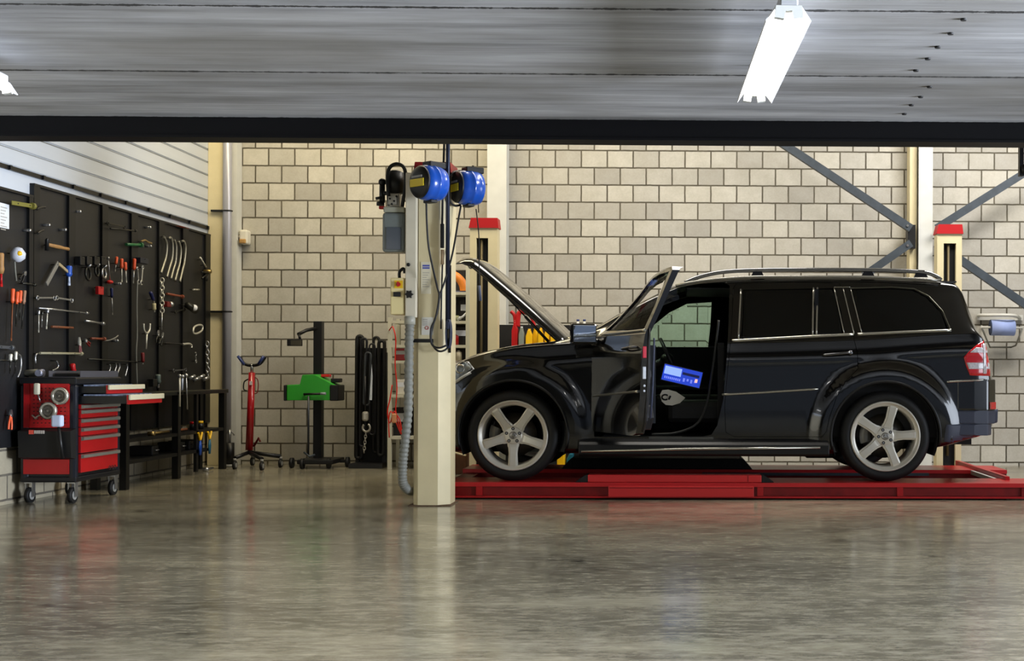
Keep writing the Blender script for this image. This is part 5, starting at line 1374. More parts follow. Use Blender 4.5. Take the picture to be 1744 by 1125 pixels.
pliers((35, 478), (44, 462), 'small dark pliers hanging above the orange handled screwdrivers', M_lip, 0.02)
bar((38, 482), (60, 485), 'short grey rod lying level right of the small dark pliers', M_dark_tool, 0.008)
bar((-6, 590), (21, 592), 'flat grey steel strip level with the bottom of the left edge board', mat('strip_grey', '55585c', 0.4, metal=0.5), 0.012, flat=True)
bar((-6, 613), (27, 614), 'thin grey hanging rail low on the left edge board', M_dark_tool, 0.006)
screwdriver((18, 602), (17, 636), 'silver capped punch hanging low on the left edge board', M_pale, 0.38, 0.016, M_dark_tool, 'punch', 'punch')
screwdriver((27, 598), (26, 636), 'second silver capped punch, right neighbour, low on the left edge board', M_pale, 0.42, 0.014, M_dark_tool, 'punch', 'punch')
curve([(30, 603), (35, 607), (36, 620), (34, 632), (30, 642)], 'curved silver hook rod above the trolley on the left edge board', M_tool, 0.008)
# main board, first bays
curve([(63, 356), (70, 353), (77, 353)], 'small black hook near the top of the first bay of the large board', M_lip, 0.009, 'hook', 'hook')
curve([(64, 397), (69, 394), (74, 392)], 'small black hook below the first, in the first bay of the large board', M_lip, 0.009, 'hook', 'hook')
for (px, py, wh) in ((46, 392, 'on the upright between the two tool boards'), (79, 383, 'in the first bay, above the wooden hammer'), (107, 391, 'right of the wooden hammer head, first bay'), (239, 419, 'under the green clamp, left one'), (253, 419, 'under the green clamp, right one'), (252, 387, 'at the top of the fourth bay'), (196, 580, 'beside the red-brown bar'), (201, 483, 'below the orange screwdrivers'), (132, 360, 'at the top of the second bay')):
    q = UX(px, py, XB+0.03); b = MB(); b.cyl(q-Vector((0.03, 0, 0)), q+Vector((0.02, 0, 0)), 0.012, seg=10); b.sphere(q+Vector((0.02, 0, 0)), 0.014, 10, 6)
    tag(b.build('silver_stud', M_tool), 'small bright stud on the tool board '+wh, 'stud')
hammer((80, 416), (116, 424), 'hammer with worn wooden handle hanging sideways in the first bay', M_wood, M_lip)
M, L = frame((79, 484), (99, 447)); t = root('hand_saw', 'silver angled frame tool standing in the first bay, an upside-down V', 'saw', M)
b = MB(); b.rbox((0, -0.02, -0.006), (L, 0.02, 0.006), 0.003, M); b.build('blade', mat('aluminium', '8a8880', 0.35, metal=0.5), t)
M2, L2 = frame((100, 449), (116, 463)); b = MB(); b.rbox((0, -0.012, -0.006), (L2, 0.012, 0.006), 0.003, M2); b.build('brace_bar', mat('beige_bar', '9a8a68', 0.5), t); peg(t, M, L*0.9)
screwdriver((117, 452), (118, 486), 'blue and white tube hanging right of the angled silver frame', M_blue, 0.55, 0.028, mat('pale_blue', 'b8c4dc', 0.4), 'tube', 'blue_tube')
wrench((64, 507), (93, 507), 'silver spanner lying level under the angled silver frame')
wrench((97, 507), (122, 511), 'silver spanner lying level right of its twin in the first bay')
bar((66, 524), (149, 533), 'long thin silver rail sloping across the first two bays', M_tool, 0.007)
bar((145, 546), (176, 551), 'beaded silver socket rail in the third bay', M_tool, 0.010, 'socket_rail', 'socket rail')
screwdriver((66, 528), (66, 566), 'bright long bit, leftmost of three hanging from the silver rail', M_tool, 0.2, 0.012, M_pale, 'drill bit', 'long_bit')
screwdriver((72, 530), (71, 557), 'dull thin bit in the middle of the three hanging from the silver rail', M_dark_tool, 0.2, 0.010, M_tool, 'drill bit', 'long_bit')
screwdriver((81, 526), (79, 560), 'thick bright bit, rightmost of three hanging from the silver rail', M_tool, 0.2, 0.017, M_pale, 'drill bit', 'long_bit')
bar((88, 556), (124, 558), 'brown wooden rod lying level in the first bay', M_brownrod, 0.010, 'wooden_rod', 'rod', False)
bar((68, 601), (139, 602), 'long cream coloured rod lying level above the trolley', mat('cream_rod', '8f8a70', 0.45), 0.010, 'cream_rod', 'rod')
curve([(64, 602), (61, 604), (60, 612), (61, 618)], 'small silver hook at the left end of the long cream rod', M_tool, 0.007, 'hook', 'hook')
curve([(96, 614), (99, 620), (98, 626), (89, 631)], 'thin silver curved pick above the trolley', M_tool, 0.006, 'pick', 'pick')
pliers((137, 600), (135, 574), 'pink handled long-nose pliers with bright jaws in the second bay', mat('pink_grip', '7a4444', 0.5), 0.014, 0.5, M_pale)
pliers((153, 587), (144, 578), 'small dark red pliers right of the pink handled ones', M_darkred, 0.012)
screwdriver((123, 619), (126, 637), 'bright red upright handle standing above the trolley top', M_red, 0.85, 0.024)
bar((155, 576), (178, 577), 'red-brown rod above the tool trolley in the third bay', mat('redbrown', '7a3a22', 0.5), 0.010, 'red_brown_rod', 'rod')
curve([(176, 580), (186, 579), (196, 575), (201, 571)], 'thin bent silver wire at the end of the red-brown rod', M_tool, 0.006, 'wire_hook', 'hook')
# cluster in the second/third bay: clamps, rings, coil
for (px, py, r, lb) in ((150, 466, 0.055, 'grey ring clamp, the large left one of the black clamp cluster'), (165, 462, 0.04, 'grey ring clamp at the centre of the black clamp cluster'), (177, 465, 0.045, 'bright ring clamp at the right of the black clamp cluster')):
    q = UX(px, py, XB+0.055); t = thing('ring_clamp', lb, 'clamp', tuple(q))
    b = MB(); b.torus(q, (1, 0.08, 0.08), r, 0.010, 20, 6); b.build('ring', M_dark_tool if px < 170 else M_tool, t)
    b = MB(); b.cyl(q+Vector((0.0, 0, r)), q+Vector((0.02, 0, r+0.03)), 0.014, seg=8); b.build('screw', M_tool, t)
    b = MB(); b.tube([q+Vector((0, 0, r)), q+Vector((-0.052, 0, r))], 0.004, 6); b.build('peg', M_dark_tool, t)
for (px, w_, lb) in ((134, 8, 'leftmost'), (146, 9, 'second'), (159, 9, 'third'), (171, 8, 'rightmost')):
    plate((px-w_/2, 436), (px+w_/2, 452), lb+' black clamp block in the upper cluster of the second bay', M_lip, 'clamp_block', 'clamp', 0.05)
plate((165, 487), (174, 502), 'square bright red clip hanging in the third bay', M_red, 'red_clip', 'clip', 0.03)
screwdriver((184, 437), (188, 482), 'slim silver T-bar with red foot left of the orange screwdrivers', M_tool, 0.1, 0.014)
q = UX(187, 480, XB+0.05); b = MB(); b.sphere(q, 0.028, 12, 8, (1, 1.3, 0.6)); tag(b.build('red_ball', M_redtool), 'red ball at the foot of the slim silver T-bar', 'ball')
screwdriver((190, 490), (191.5, 536), 'blue handled screwdriver with long shaft in the third bay', mat('navy_grip', '141d52', 0.4), 0.35, 0.014)
screwdriver((199, 437), (196, 462), 'short orange-red handled screwdriver leaning left, first of the orange set', M_orange, 0.5, 0.014)
screwdriver((207, 440), (207.5, 480), 'orange handled screwdriver with pale shaft, second of the orange set', M_orange, 0.42, 0.017, M_pale)
screwdriver((213, 446), (215.5, 481), 'slightly tilted orange handled screwdriver, third of the orange set', M_orange, 0.4, 0.016, M_pale)
screwdriver((229, 440), (227, 482), 'tallest orange handled screwdriver on the black upright, last of the orange set', mat('deep_orange', 'c2441c', 0.4), 0.46, 0.018, M_tool)
wrench((234, 457), (236, 480), 'small silver spanner right of the tall orange screwdriver')
wrench((243, 455), (241, 481), 'brighter silver spanner hanging second right of the tall orange screwdriver', M_pale)
plate((233, 438), (247, 450), 'dark blue box clamp above the two small silver spanners', mat('navy_box', '0e1422', 0.4), 'box_clamp', 'clamp', 0.05)
wrench((184, 380), (212, 386), 'dark adjustable spanner at the top of the third bay', M_dark_tool)
bar((188, 389), (232, 393), 'thin dark rod lying level at the top of the third bay', M_dark_tool, 0.007)
bar((215, 416), (241, 417), 'dark green clamp bar in the fourth bay', M_green, 0.014, 'clamp_bar', 'clamp')
curve([(240, 411), (247, 409), (252, 412), (258, 414)], 'small brass hook arm right of the green clamp bar', M_brass, 0.009, 'brass_hook', 'hook')
plate((302, 384.5), (318, 389), 'orange block lying on the top edge of the large tool board', M_orange, 'orange_block', 'block', 0.05)
for i, pts in enumerate((((279, 403), (284, 415), (283, 435), (279, 450), (274, 465)), ((287, 406), (291, 405), (294, 418), (293, 440), (288, 458), (284, 472)), ((297, 408), (300, 420), (299, 445), (295, 460), (291, 475)), ((304, 410), (308, 425), (306, 448), (302, 463), (298, 478)), ((309, 411), (313, 411), (316, 422), (314, 445), (310, 463), (306, 480)))):
    curve(pts, ('leftmost', 'second', 'middle', 'fourth', 'rightmost')[i]+' of the five long wavy silver wrenches hung side by side', mat('wavy_steel', '8e8c80', 0.35, metal=0.6), 0.0125, 'wavy_wrench', 'wrench')
bar((341, 438), (351, 455), 'bright slanting rod near the right end of the board', M_pale, 0.009, ends=False)
t = thing('gear_puller', 'spread three-arm puller at the right end of the board under the slanting rod', 'puller', tuple(UX(354, 468, XB+0.05)))
for q in ((343, 463), (344, 474), (352, 478)):
    b = MB(); b.tube([UX(355, 464, XB+0.055), UX(q[0], q[1], XB+0.055)], 0.009, 6); b.build('arm', M_dark_tool, t)
b = MB(); q = UX(355, 462, XB+0.055); b.cyl(q-Vector((0.05, 0, 0)), q+Vector((0.03, 0, 0)), 0.022, seg=10); b.build('screw', M_brass, t)
bar((329, 493), (339, 493), 'short bright pin at the right of the board', M_pale, 0.008, 'pin', 'pin', False)
chain((276, 474), (276, 532), 'bright hanging chain at the left side of the fifth bay', M_pale, 9, 0.02, 0.0065)
bar((276, 532), (275, 562), 'lower grey rod below the bright chain', M_tool, 0.008, ends=False)
bar((284, 500), (311, 505), 'red-brown handled rod level with the bright chain', mat('redbrown', '7a3a22', 0.5), 0.012, 'red_brown_bar', 'rod')
plate((281, 513), (289, 523), 'red and dark gauge block right of the chain', M_darkred, 'gauge_block', 'gauge', 0.04)
q = UX(291, 518, XB+0.06); b = MB(); b.sphere(q, 0.03, 12, 8); tag(b.build('gauge_dial', M_tool), 'silver round dial beside the red gauge block', 'dial')
M, L = frame((313, 519), (323, 527)); t = root('head_torch', 'silver head torch with white lens in the last bays of the board', 'torch', M)
b = MB(); b.lathe([(0, 0), (0.03, 0.0), (0.045, L), (0, L)], (0, 0, 0.03), (1, 0, 0.2), 14, M=M); b.build('torch_body', M_dark_tool, t)
b = MB(); b.sphere((L*0.6, 0, 0.07), 0.035, 12, 8, M=M); b.build('lens', mat('white_lens', 'e4e6ea', 0.2), t); peg(t, M, 0.0)
wrench((299, 531), (314, 526), 'dull spanner hanging left of the head torch', M_dark_tool)
screwdriver((262, 516), (263, 531), 'short cream handled tool in the fourth bay', mat('cream_grip', 'b5ac86', 0.5), 0.8, 0.022)
screwdriver((256, 497), (263, 515), 'dark blue slanted grip above the cream handled tool', mat('navy_grip', '141d52', 0.4), 0.8, 0.018)
# forked wrench
t = thing('fork_wrench', 'pale forked wrench hanging prongs-up in the fourth bay', 'wrench', tuple(UX(249, 595, XB+0.05)))
b = MB()
for s_ in (-1, 1): b.tube(smooth_path([UX(250, 568, XB+0.05), UX(250+4.5*s_, 562, XB+0.05), UX(250+5.5*s_, 551, XB+0.05)]), 0.010, 8)
b.build('prongs', M_pale, t); b = MB(); b.tube([UX(250, 566, XB+0.05), UX(248.5, 594, XB+0.05)], 0.010, 8); b.build('shank', M_pale, t)
b = MB(); b.tube([UX(250, 568, XB+0.05), UX(250, 568, XB+0.05)-Vector((0.047, 0, 0))], 0.004, 6); b.build('peg', M_dark_tool, t)
pliers((268, 584), (270, 562), 'dark long clamp pliers right of the forked wrench', M_dark_tool, 0.03, 0.4, M_tool)
pliers((273, 587), (278, 566), 'second dark clamp pliers, tilted, beside the first', M_dark_tool, 0.02, 0.4)
screwdriver((243, 600), (243.5, 620), 'dark red handle below the forked wrench', M_darkred, 0.85, 0.018)
q = [UX(p[0], p[1], XB+0.05) for p in ((329, 566), (330, 558), (335, 554), (342, 553), (345, 556), (344, 562), (339, 566), (333, 568))]
b = MB(); b.tube(smooth_path(q, 4, True), 0.010, 8, closed=True); b.tube([q[3], q[3]-Vector((0.047, 0, 0))], 0.004, 6); tag(b.build('ring_tool', M_pale), 'pale oval ring tool near the right end of the board', 'ring')
curve([(281, 584), (300, 585), (311, 586)], 'black half of the jointed bar in the fifth bay', M_lip, 0.010, 'jointed_bar', 'bar')
curve([(311, 586), (322, 585), (326, 588), (326, 592)], 'bright L-shaped end bar following the black jointed bar', M_pale, 0.011, 'ratchet_bar', 'bar')
wrench((334, 615), (333, 603), 'small key-shaped silver spanner in the last bay')
wrench((296, 631), (316, 629), 'dull double-ended spanner lying level low in the last bays', mat('dull_steel', '5a5a5a', 0.4, metal=0.6))
M, L = frame((234, 480), (233, 655)); t = root('cable_duct', 'long thin grey cable running down the board beside the fourth upright', 'cable', M)
b = MB(); b.tube(smooth_path([UX(234, 478, XB+0.05), UX(233, 520, XB+0.05), UX(233.5, 570, XB+0.05), UX(232, 600, XB+0.05), UX(233.5, 655, XB+0.05)], 5), 0.007, 6); b.build('cable', mat('lead_grey', '77776e', 0.5), t)
bar((150, 611), (232, 616), 'dark hanging rail above the row of small bright picks', M_dark_tool, 0.007)
for i, (x0, y0, x1, y1) in enumerate(((187, 620, 185, 634), (197, 618, 194, 636), (203, 619, 199, 638), (216, 620, 213, 641))):
    curve([(x0, y0), (x0+0.8, y0+6), (x1, y1)], ('first', 'second', 'third', 'last')[i]+' of four small bright curved picks under the dark rail', M_tool, 0.007, 'curved_pick', 'pick')
for i, (px, py) in enumerate(((327, 642), (335, 645), (343, 641), (351, 644))):
    q = UX(px, py, XB+0.06); b = MB(); b.cyl(q-Vector((0.03, 0.02, 0.02)), q+Vector((0.02, 0.02, 0.015)), 0.018, seg=10); b.sphere(q+Vector((0.01, 0.03, 0.01)), 0.02, 10, 6)
    tag(b.build('fitting', M_tool), ('first', 'second', 'third', 'fourth')[i]+' bright fitting from the left in the row just above the far bench end', 'fitting')
chain((353, 582), (354, 640), 'dark steel chain at the right end upright of the board', M_tool, 8, 0.018, 0.006)
for i, (x0, y0, x1, y1, mm) in enumerate(((306, 640, 306, 692, M_pale), (311, 641, 310, 664, mat('pale_blue', 'b8c4dc', 0.4)), (317, 639, 319, 697, M_tool))):
    XQ = UY(388, 700, 13.78).x+0.014; q0, q1 = UX(x0, y0, XQ), UX(x1, y1, XQ)
    t = thing('long_rod_tool', ('left', 'middle', 'right')[i]+' one of three bright slim rods hung at the front edge of the bench', 'rod tool', tuple(q1))
    b = MB(); b.cyl(q0, q1, 0.010 if i != 2 else 0.008, seg=8); b.build('rod', mm, t); b = MB(); b.sphere(q0, 0.02, 10, 6); b.build('tip', M_tool, t)
    b = MB(); zz = UY(388, 663, 13.78).z-0.017; b.box((XQ-0.0135, q0.y-0.012, zz-0.01), (XQ-0.002, q0.y+0.012, zz+0.012)); b.build('clip', M_dark_tool, t)
screwdriver((269, 637), (270, 660), 'stubby grey air tool hanging above the bench', mat('tool_greygreen', '5d6a66', 0.4, metal=0.3), 0.7, 0.028)
plate((255, 645), (262, 658), 'small dark box above the bench beside the stubby air tool', M_lip, 'small_box', 'box', 0.05)

# ================================================================== WORKBENCH
bx0, bx1 = XB+0.045, UY(388, 700, 13.78).x
by0, by1 = 11.30, 13.80
bzt = UY(388, 663, 13.78).z
wb = thing('workbench', 'long black steel workbench with open shelves under the tool board', 'workbench', ((bx0+bx1)/2, (by0+by1)/2, 0))
M_bench = mat('bench_black', '0b0b0b', 0.45, var=0.2)
b = MB(); b.rbox((bx0, by0, bzt-0.035), (bx1, by1, bzt), 0.004); b.build('worktop', M_bench, wb)
b = MB(); b.box((bx1-0.004, by0+0.6, bzt+0.0005), (bx1-0.001, by1, bzt+0.006)); b.build('worktop_edge', mat('worn_edge', '55503f', 0.4, metal=0.4), wb)
for (z, x0_) in ((0.44, bx0+0.02), (0.25, bx0+0.02)):
    b = MB(); b.box((x0_, by0+0.02, z-0.03), (bx1-0.02, by1-(0.02 if z > 0.3 else 0.5), z)); b.build('shelf', M_bench, wb)
for yy in (by0+0.04, 12.50, by1-0.05):
    for xx in ((bx0+0.04, bx1-0.045) if yy != 12.50 else (bx1-0.045,)):
        b = MB(); b.box((xx-0.03, yy-0.035, 0.001), (xx+0.03, yy+0.035, bzt-0.036)); b.build('leg', M_bench, wb)
b = MB(); b.box((bx1-0.05, 12.95, 0.03), (bx1-0.02, 13.0, bzt-0.036)); b.build('partition', M_bench, wb)
# things on the bench shelves
def lying(y0, y1, z, x, label, m, name, cat, r=0.014):
    t = thing(name, label, cat, (x, (y0+y1)/2, z)); b = MB(); b.cyl((x, y0, z+r), (x, y1, z+r), r*0.6, seg=8); b.build('shank', m, t)
    b = MB(); b.cyl((x-0.03, y0, z+r), (x+0.03, y0, z+r), r, seg=10); b.build('head', m, t)
lying(11.95, 12.35, 0.441, bx1-0.06, 'long silver ratchet lying on the upper bench shelf', M_brass, 'ratchet', 'ratchet', 0.02)
lying(12.60, 12.85, 0.441, bx1-0.08, 'brownish wrench lying on the upper bench shelf past the middle leg', M_brownrod, 'pipe_wrench', 'wrench', 0.02)
for (y, m, lb) in ((13.12, M_red, 'red round tin on the far end of the upper bench shelf'), (13.32, M_yellow, 'yellow round tin beside the red one on the upper bench shelf')):
    t = thing('tin', lb, 'tin', (bx1-0.12, y, 0.441)); b = MB(); b.cyl((bx1-0.12, y, 0.441), (bx1-0.12, y, 0.50), 0.032, seg=16); b.build('body', M_lip, t)
    b = MB(); b.cyl((bx1-0.12, y, 0.501), (bx1-0.12, y, 0.525), 0.03, seg=16); b.build('lid', m, t)
for i, (px, py) in enumerate(((341, 752), (357, 750))):
    p0 = UX(px, py-3, bx1-0.01); 
    t = thing('hanging_pliers', ('yellow and blue pliers hanging from the upper bench shelf, left of its twin', 'yellow and blue pliers hanging from the upper bench shelf, the right-hand one')[i], 'pliers', tuple(p0))
    for s_ in (-1, 1):
        b = MB(); b.tube(smooth_path([p0+Vector((0, 0.005*s_, 0.0)), p0+Vector((0, 0.025*s_, 0.03)), p0+Vector((0, 0.05*s_, 0.075))]), 0.011, 8); b.build('handle', M_yellow, t)
        b = MB(); b.tube([p0, p0+Vector((0, 0.02*s_, -0.07)), p0+Vector((0, 0.006*s_, -0.15))], 0.010, 8); b.build('jaw', M_blue if i == 0 else mat('teal_plastic', '1d5f7a', 0.4), t)
for i, (y, z) in enumerate(((12.75, 0.251), (13.0, 0.251), (13.2, 0.251), (12.1, 0.251))):
    t = thing('tool_case', ('small dark case just past the middle leg', 'second dark case from the middle leg', 'dark case nearest the far end', 'dark case left of the middle leg')[i]+' on the lower bench shelf', 'case', (bx1-0.2, y, z))
    b = MB(); b.rbox((bx1-0.30, y-0.07, z), (bx1-0.08, y+0.07, z+0.09), 0.01); b.build('case', M_lip, t); b = MB(); b.tube([(bx1-0.078, y-0.03, z+0.05), (bx1-0.06, y-0.03, z+0.05), (bx1-0.06, y+0.03, z+0.05), (bx1-0.078, y+0.03, z+0.05)], 0.005, 6); b.build('handle', M_tool, t)
lying(13.42, 13.62, 0.001, bx1-0.10, 'silver clamp lying on the floor under the far bench end', M_tool, 'floor_clamp', 'clamp', 0.02)

# ================================================================== TOOL TROLLEY
TY0, TY1 = 10.15, 10.96
TX0, TX1 = max(UY(30, 700, TY0).x, XB+0.034), UY(129, 700, TY0).x
def tz(py): return UY(100, py, TY0).z
tzb, tzt = tz(818), tz(640)
tr = thing('tool_trolley', 'red and black wheeled tool trolley by the tool boards, two drawers pulled out', 'tool trolley', ((TX0+TX1)/2, (TY0+TY1)/2, 0))
M_trred = mat('trolley_red', 'a01216', 0.35, var=0.06); M_trblk = mat('trolley_black', '0d0e12', 0.4)
b = MB(); b.box((TX0+0.02, TY0+0.02, tzb+0.01), (TX1-0.02, TY1-0.02, tz(656))); b.build('cabinet', M_trblk, tr)
for (x, y) in ((TX0, TY0), (TX1-0.06, TY0), (TX0, TY1-0.06), (TX1-0.06, TY1-0.06)):
    b = MB(); b.rbox((x, y, tzb), (x+0.06, y+0.06, tz(654)), 0.02); b.build('corner_post', mat('trolley_bumper', '14161e', 0.35), tr)
b = MB(); b.rbox((TX0-0.005, TY0-0.005, tz(655)), (TX1+0.005, TY1+0.005, tzt-0.01), 0.012); top = b.build('worktop', M_trblk, tr)
b = MB(); b.rbox((TX0, TY0, tzb-0.015), (TX1, TY1, tzb+0.03), 0.012); b.build('base_frame', M_trblk, tr)
xr0, xr1 = UY(38, 700, TY0).x, UY(118, 700, TY0).x
xr0 = max(xr0, TX0+0.03)
b = MB(); b.box((xr0, TY0-0.004, tz(728)), (xr1, TY0+0.018, tz(653))); pan = b.build('side_panel', mat('perforated_red', 'ac1418', 0.4, var=0.2, vscale=60), tr)
b = MB(); b.box((xr0+0.005, TY0-0.012, tz(727)), (xr0+0.05, TY0-0.005, tz(654))); b.build('side_slat', M_trred, pan)
b = MB()
for i in range(9):
    for j in range(10): b.box((xr0+0.075+0.030*i, TY0-0.0052, tz(660)-0.03*j-0.008), (xr0+0.087+0.030*i, TY0-0.0041, tz(660)-0.03*j))
b.build('perforation', mat('perforation_dark', '3a0608', 0.6), pan)
b = MB(); b.box((xr0, TY0-0.004, tz(807)), (xr1, TY0+0.018, tz(782))); b.build('lower_panel', M_trred, tr)
b = MB(); b.prism([(TY0-0.10, tz(733)), (TY0-0.10, tz(735)), (TY0-0.085, tz(778)), (TY0-0.005, tz(781)), (TY0-0.005, tz(729))], UY(30, 700, TY0-0.1).x, UY(120, 700, TY0-0.1).x, 'x'); bin_ = b.build('side_bin', mat('bin_black', '0a0a0b', 0.6), tr)
q0, q1 = UY(49, 739, TY0-0.105), UY(57, 732, TY0-0.105)
b = MB(); b.box((q0.x, TY0-0.106, q0.z), (q1.x, TY0-0.1005, q1.z)); b.build('maker_mark', mat('mark_red', 'd05040', 0.5), bin_)
q0, q1 = UY(58, 739, TY0-0.105), UY(76, 732, TY0-0.105)
b = MB()
for k in range(5):
    w0 = q0.x+(q1.x-q0.x)*k/5; b.box((w0, TY0-0.106, q0.z+0.004), (w0+(q1.x-q0.x)/5*0.8, TY0-0.1005, q1.z-0.003))
b.build('maker_letters', mat('mark_grey', 'b0a8a0', 0.5), bin_)
# front drawers face +x
fy0, fy1 = TY0+0.075, TY1-0.075
def fz(py): return UX(146, py, TX1).z
rows = [(688, 696), (697, 711), (712, 726), (727, 741), (742, 770), (772, 803)]
for i, (a, c) in enumerate(rows):
    b = MB(); b.rbox((TX1-0.015, fy0, fz(c)), (TX1+0.008, fy1, fz(a)), 0.003); d = b.build('drawer', M_trred, tr)
    b = MB(); zt_ = fz(a)-0.002; b.prism([(TX1+0.009, zt_), (TX1+0.030, zt_-0.004), (TX1+0.030, zt_-0.026), (TX1+0.022, zt_-0.030), (TX1+0.009, zt_-0.030)], 0, 1, 'z')
    vs = [Vector((v.x, fy0+(fy1-fy0)*(v.z), v.y)) for v in b.v]; b.v = vs; b.build('handle', mat('handle_grey', '8a877c', 0.35, metal=0.5), d)
q = UX(193, 795, TX1+0.009)
b = MB()
for k in range(3): b.torus((TX1+0.010, q.y-0.07+0.05*k, q.z), (1, 0, 0), 0.016, 0.003, 12, 5)
b.build('maker_print', mat('print_dark', '2a1412', 0.5), d)
# two pulled-out drawers
for (pb, yt, yb_) in ((240, 654, 668), (273, 669.5, 685)):
    xe_ = UY(pb, 660, fy1).x; zt_ = UY(pb, yt, fy1).z; zb_ = UY(pb, yb_, fy1).z; hh_ = zt_-zb_
    b = MB(); b.box((TX1-0.02, fy0+0.01, zb_+0.006), (xe_-0.001, fy0+0.014, zt_-0.01)); b.box((TX1-0.02, fy1-0.014, zb_+0.006), (xe_-0.001, fy1-0.01, zt_-0.01)); b.box((TX1-0.02, fy0+0.0141, zb_+0.006), (xe_-0.001, fy1-0.0141, zb_+0.010)); d = b.build('open_drawer', mat('drawer_steel_black', '0d0d0f', 0.4), tr)
    b = MB(); b.rbox((xe_, fy0, zb_), (xe_+0.015, fy1, zt_), 0.003); b.build('drawer_front', M_trred, d)
    b = MB(); b.rbox((xe_+0.016, fy0-0.004, zt_-hh_*0.55), (xe_+0.034, fy1+0.004, zt_+0.001), 0.005); b.build('handle', mat('runner_pale', 'c2bca0', 0.4), d)
    rr_ = random.Random(5)
    b = MB()
    for k in range(7):
        y = fy0+0.03+k*0.085; b.box((TX1+0.012, y, zb_+0.0105), (xe_-0.012, y+0.06, zt_-0.002+0.006*rr_.random()))
    b.build('drawer_inserts', mat('insert_blue_white', '7d8aa6', 0.5, var=0.5, vscale=30), d)
# casters
for (x, y) in ((TX0+0.05, TY0+0.06), (TX1-0.05, TY0+0.06), (TX0+0.05, TY1-0.08), (TX1-0.03, TY1-0.08)):
    b = MB(); b.cyl((x-0.016, y, 0.0625), (x+0.016, y, 0.0625), 0.0615, seg=24); w_ = b.build('caster', M_rubber, tr)
    b = MB(); b.cyl((x-0.019, y, 0.0625), (x+0.019, y, 0.0625), 0.036, seg=20); b.build('caster_hub', mat('hub_grey', '8a8a86', 0.4), w_)
    b = MB(); b.box((x-0.028, y-0.02, 0.05), (x-0.022, y+0.03, tzb-0.015)); b.box((x+0.022, y-0.02, 0.05), (x+0.028, y+0.03, tzb-0.015)); b.box((x-0.03, y-0.03, tzb-0.025), (x+0.03, y+0.035, tzb-0.0155)); b.build('caster_fork', M_tool, w_)
# things on / at the trolley
for (px, py, rpx, lb) in ((103, 674, 14, 'upper silver ring lamp clipped on the red trolley side'), (83, 699, 14, 'lower silver ring lamp clipped on the red trolley side')):
    q = UY(px, py, TY0-0.05); r = rpx/211; t = thing('ring_lamp', lb, 'lamp', tuple(q))
    b = MB(); b.lathe([(r*0.70, -0.03), (r, -0.022), (r*1.02, 0.0), (r*0.9, 0.02), (r*0.70, 0.02)], (q.x, TY0-0.05, q.z), (0, 1, 0), 32, closed=True); b.build('bezel', mat('ring_silver', 'b4b0a4', 0.25, metal=0.7), t)
    b = MB(); b.lathe([(0, -0.012), (r*0.5, -0.018), (r*0.69, -0.012), (r*0.69, 0.015), (0, 0.015)], (q.x, TY0-0.05, q.z), (0, 1, 0), 24, closed=True); b.build('face', mat('ring_face', '8f8a80', 0.35, metal=0.3, var=0.3, vscale=50), t)
    b = MB()
    for k in range(3): b.torus((q.x, TY0-0.067, q.z), (0, 1, 0), r*(0.2+0.15*k), 0.0025, 24, 5)
    b.build('rings', M_dark_tool, t)
    b = MB(); b.cyl((q.x, TY0-0.03, q.z), (q.x, TY0-0.006, q.z), 0.02, seg=10); b.build('clip', M_lip, t)
q = UY(63, 662, TY0-0.04); t = thing('blow_gun', 'off-white air blow gun hanging at the top of the red trolley side', 'air gun', tuple(q))
b = MB(); b.rbox((q.x-0.022, TY0-0.06, q.z-0.045), (q.x+0.022, TY0-0.025, q.z+0.045), 0.012); b.build('grip', mat('gun_white', 'c0bca8', 0.5), t); b = MB(); b.cyl((q.x+0.01, TY0-0.04, q.z-0.045), (q.x+0.025, TY0-0.04, q.z-0.10), 0.005, seg=8); b.build('nozzle', M_tool, t)
q = UY(105, 716, TY0-0.07); t = thing('mallet', 'mallet with pale blue head and dark handle standing in the black side bin', 'mallet', tuple(q))
b = MB(); b.rbox((q.x-0.04, TY0-0.165, q.z-0.045), (q.x+0.04, TY0-0.105, q.z+0.045), 0.014); b.build('head', mat('mallet_blue_white', 'b6c2da', 0.5), t); b = MB(); b.cyl((q.x+0.005, TY0-0.13, q.z-0.046), (q.x+0.03, TY0-0.115, q.z-0.29), 0.012, 0.015, seg=10); b.build('handle', M_lip, t)
q = UY(60, 709, TY0-0.03); t = thing('white_hook_clip', 'small white clip low on the red trolley side', 'clip', tuple(q))
b = MB(); b.tube([(q.x-0.03, TY0-0.02, q.z+0.01), (q.x, TY0-0.03, q.z-0.01), (q.x+0.03, TY0-0.02, q.z+0.012)], 0.006, 6); b.build('wire', M_pale, t); b = MB(); b.cyl((q.x, TY0-0.03, q.z-0.012), (q.x, TY0-0.006, q.z-0.012), 0.008, seg=8); b.build('base', M_pale, t)
zt2 = tzt-0.0095
# grey machine on the trolley top
q = UY(58, 632, TY0+0.15); t = thing('air_grinder', 'grey-green air grinder lying on the trolley top', 'grinder', (q.x, TY0+0.15, zt2))
b = MB(); b.cyl((q.x-0.10, TY0+0.15, zt2+0.032), (q.x+0.03, TY0+0.15, zt2+0.032), 0.022, 0.031, seg=16); b.build('body', mat('grinder_grey', '77766a', 0.4, metal=0.3), t)
b = MB(); b.cyl((q.x+0.03, TY0+0.15, zt2+0.032), (q.x+0.075, TY0+0.15, zt2+0.032), 0.030, seg=16); b.cyl((q.x+0.06, TY0+0.13, zt2+0.032), (q.x+0.06, TY0+0.09, zt2+0.032), 0.026, seg=14); b.build('head', mat('grinder_silver', 'a3a4b4', 0.3, metal=0.6), t)
b = MB(); b.cyl((q.x-0.14, TY0+0.15, zt2+0.03), (q.x-0.10, TY0+0.15, zt2+0.032), 0.010, seg=8); b.build('inlet', M_tool, t)
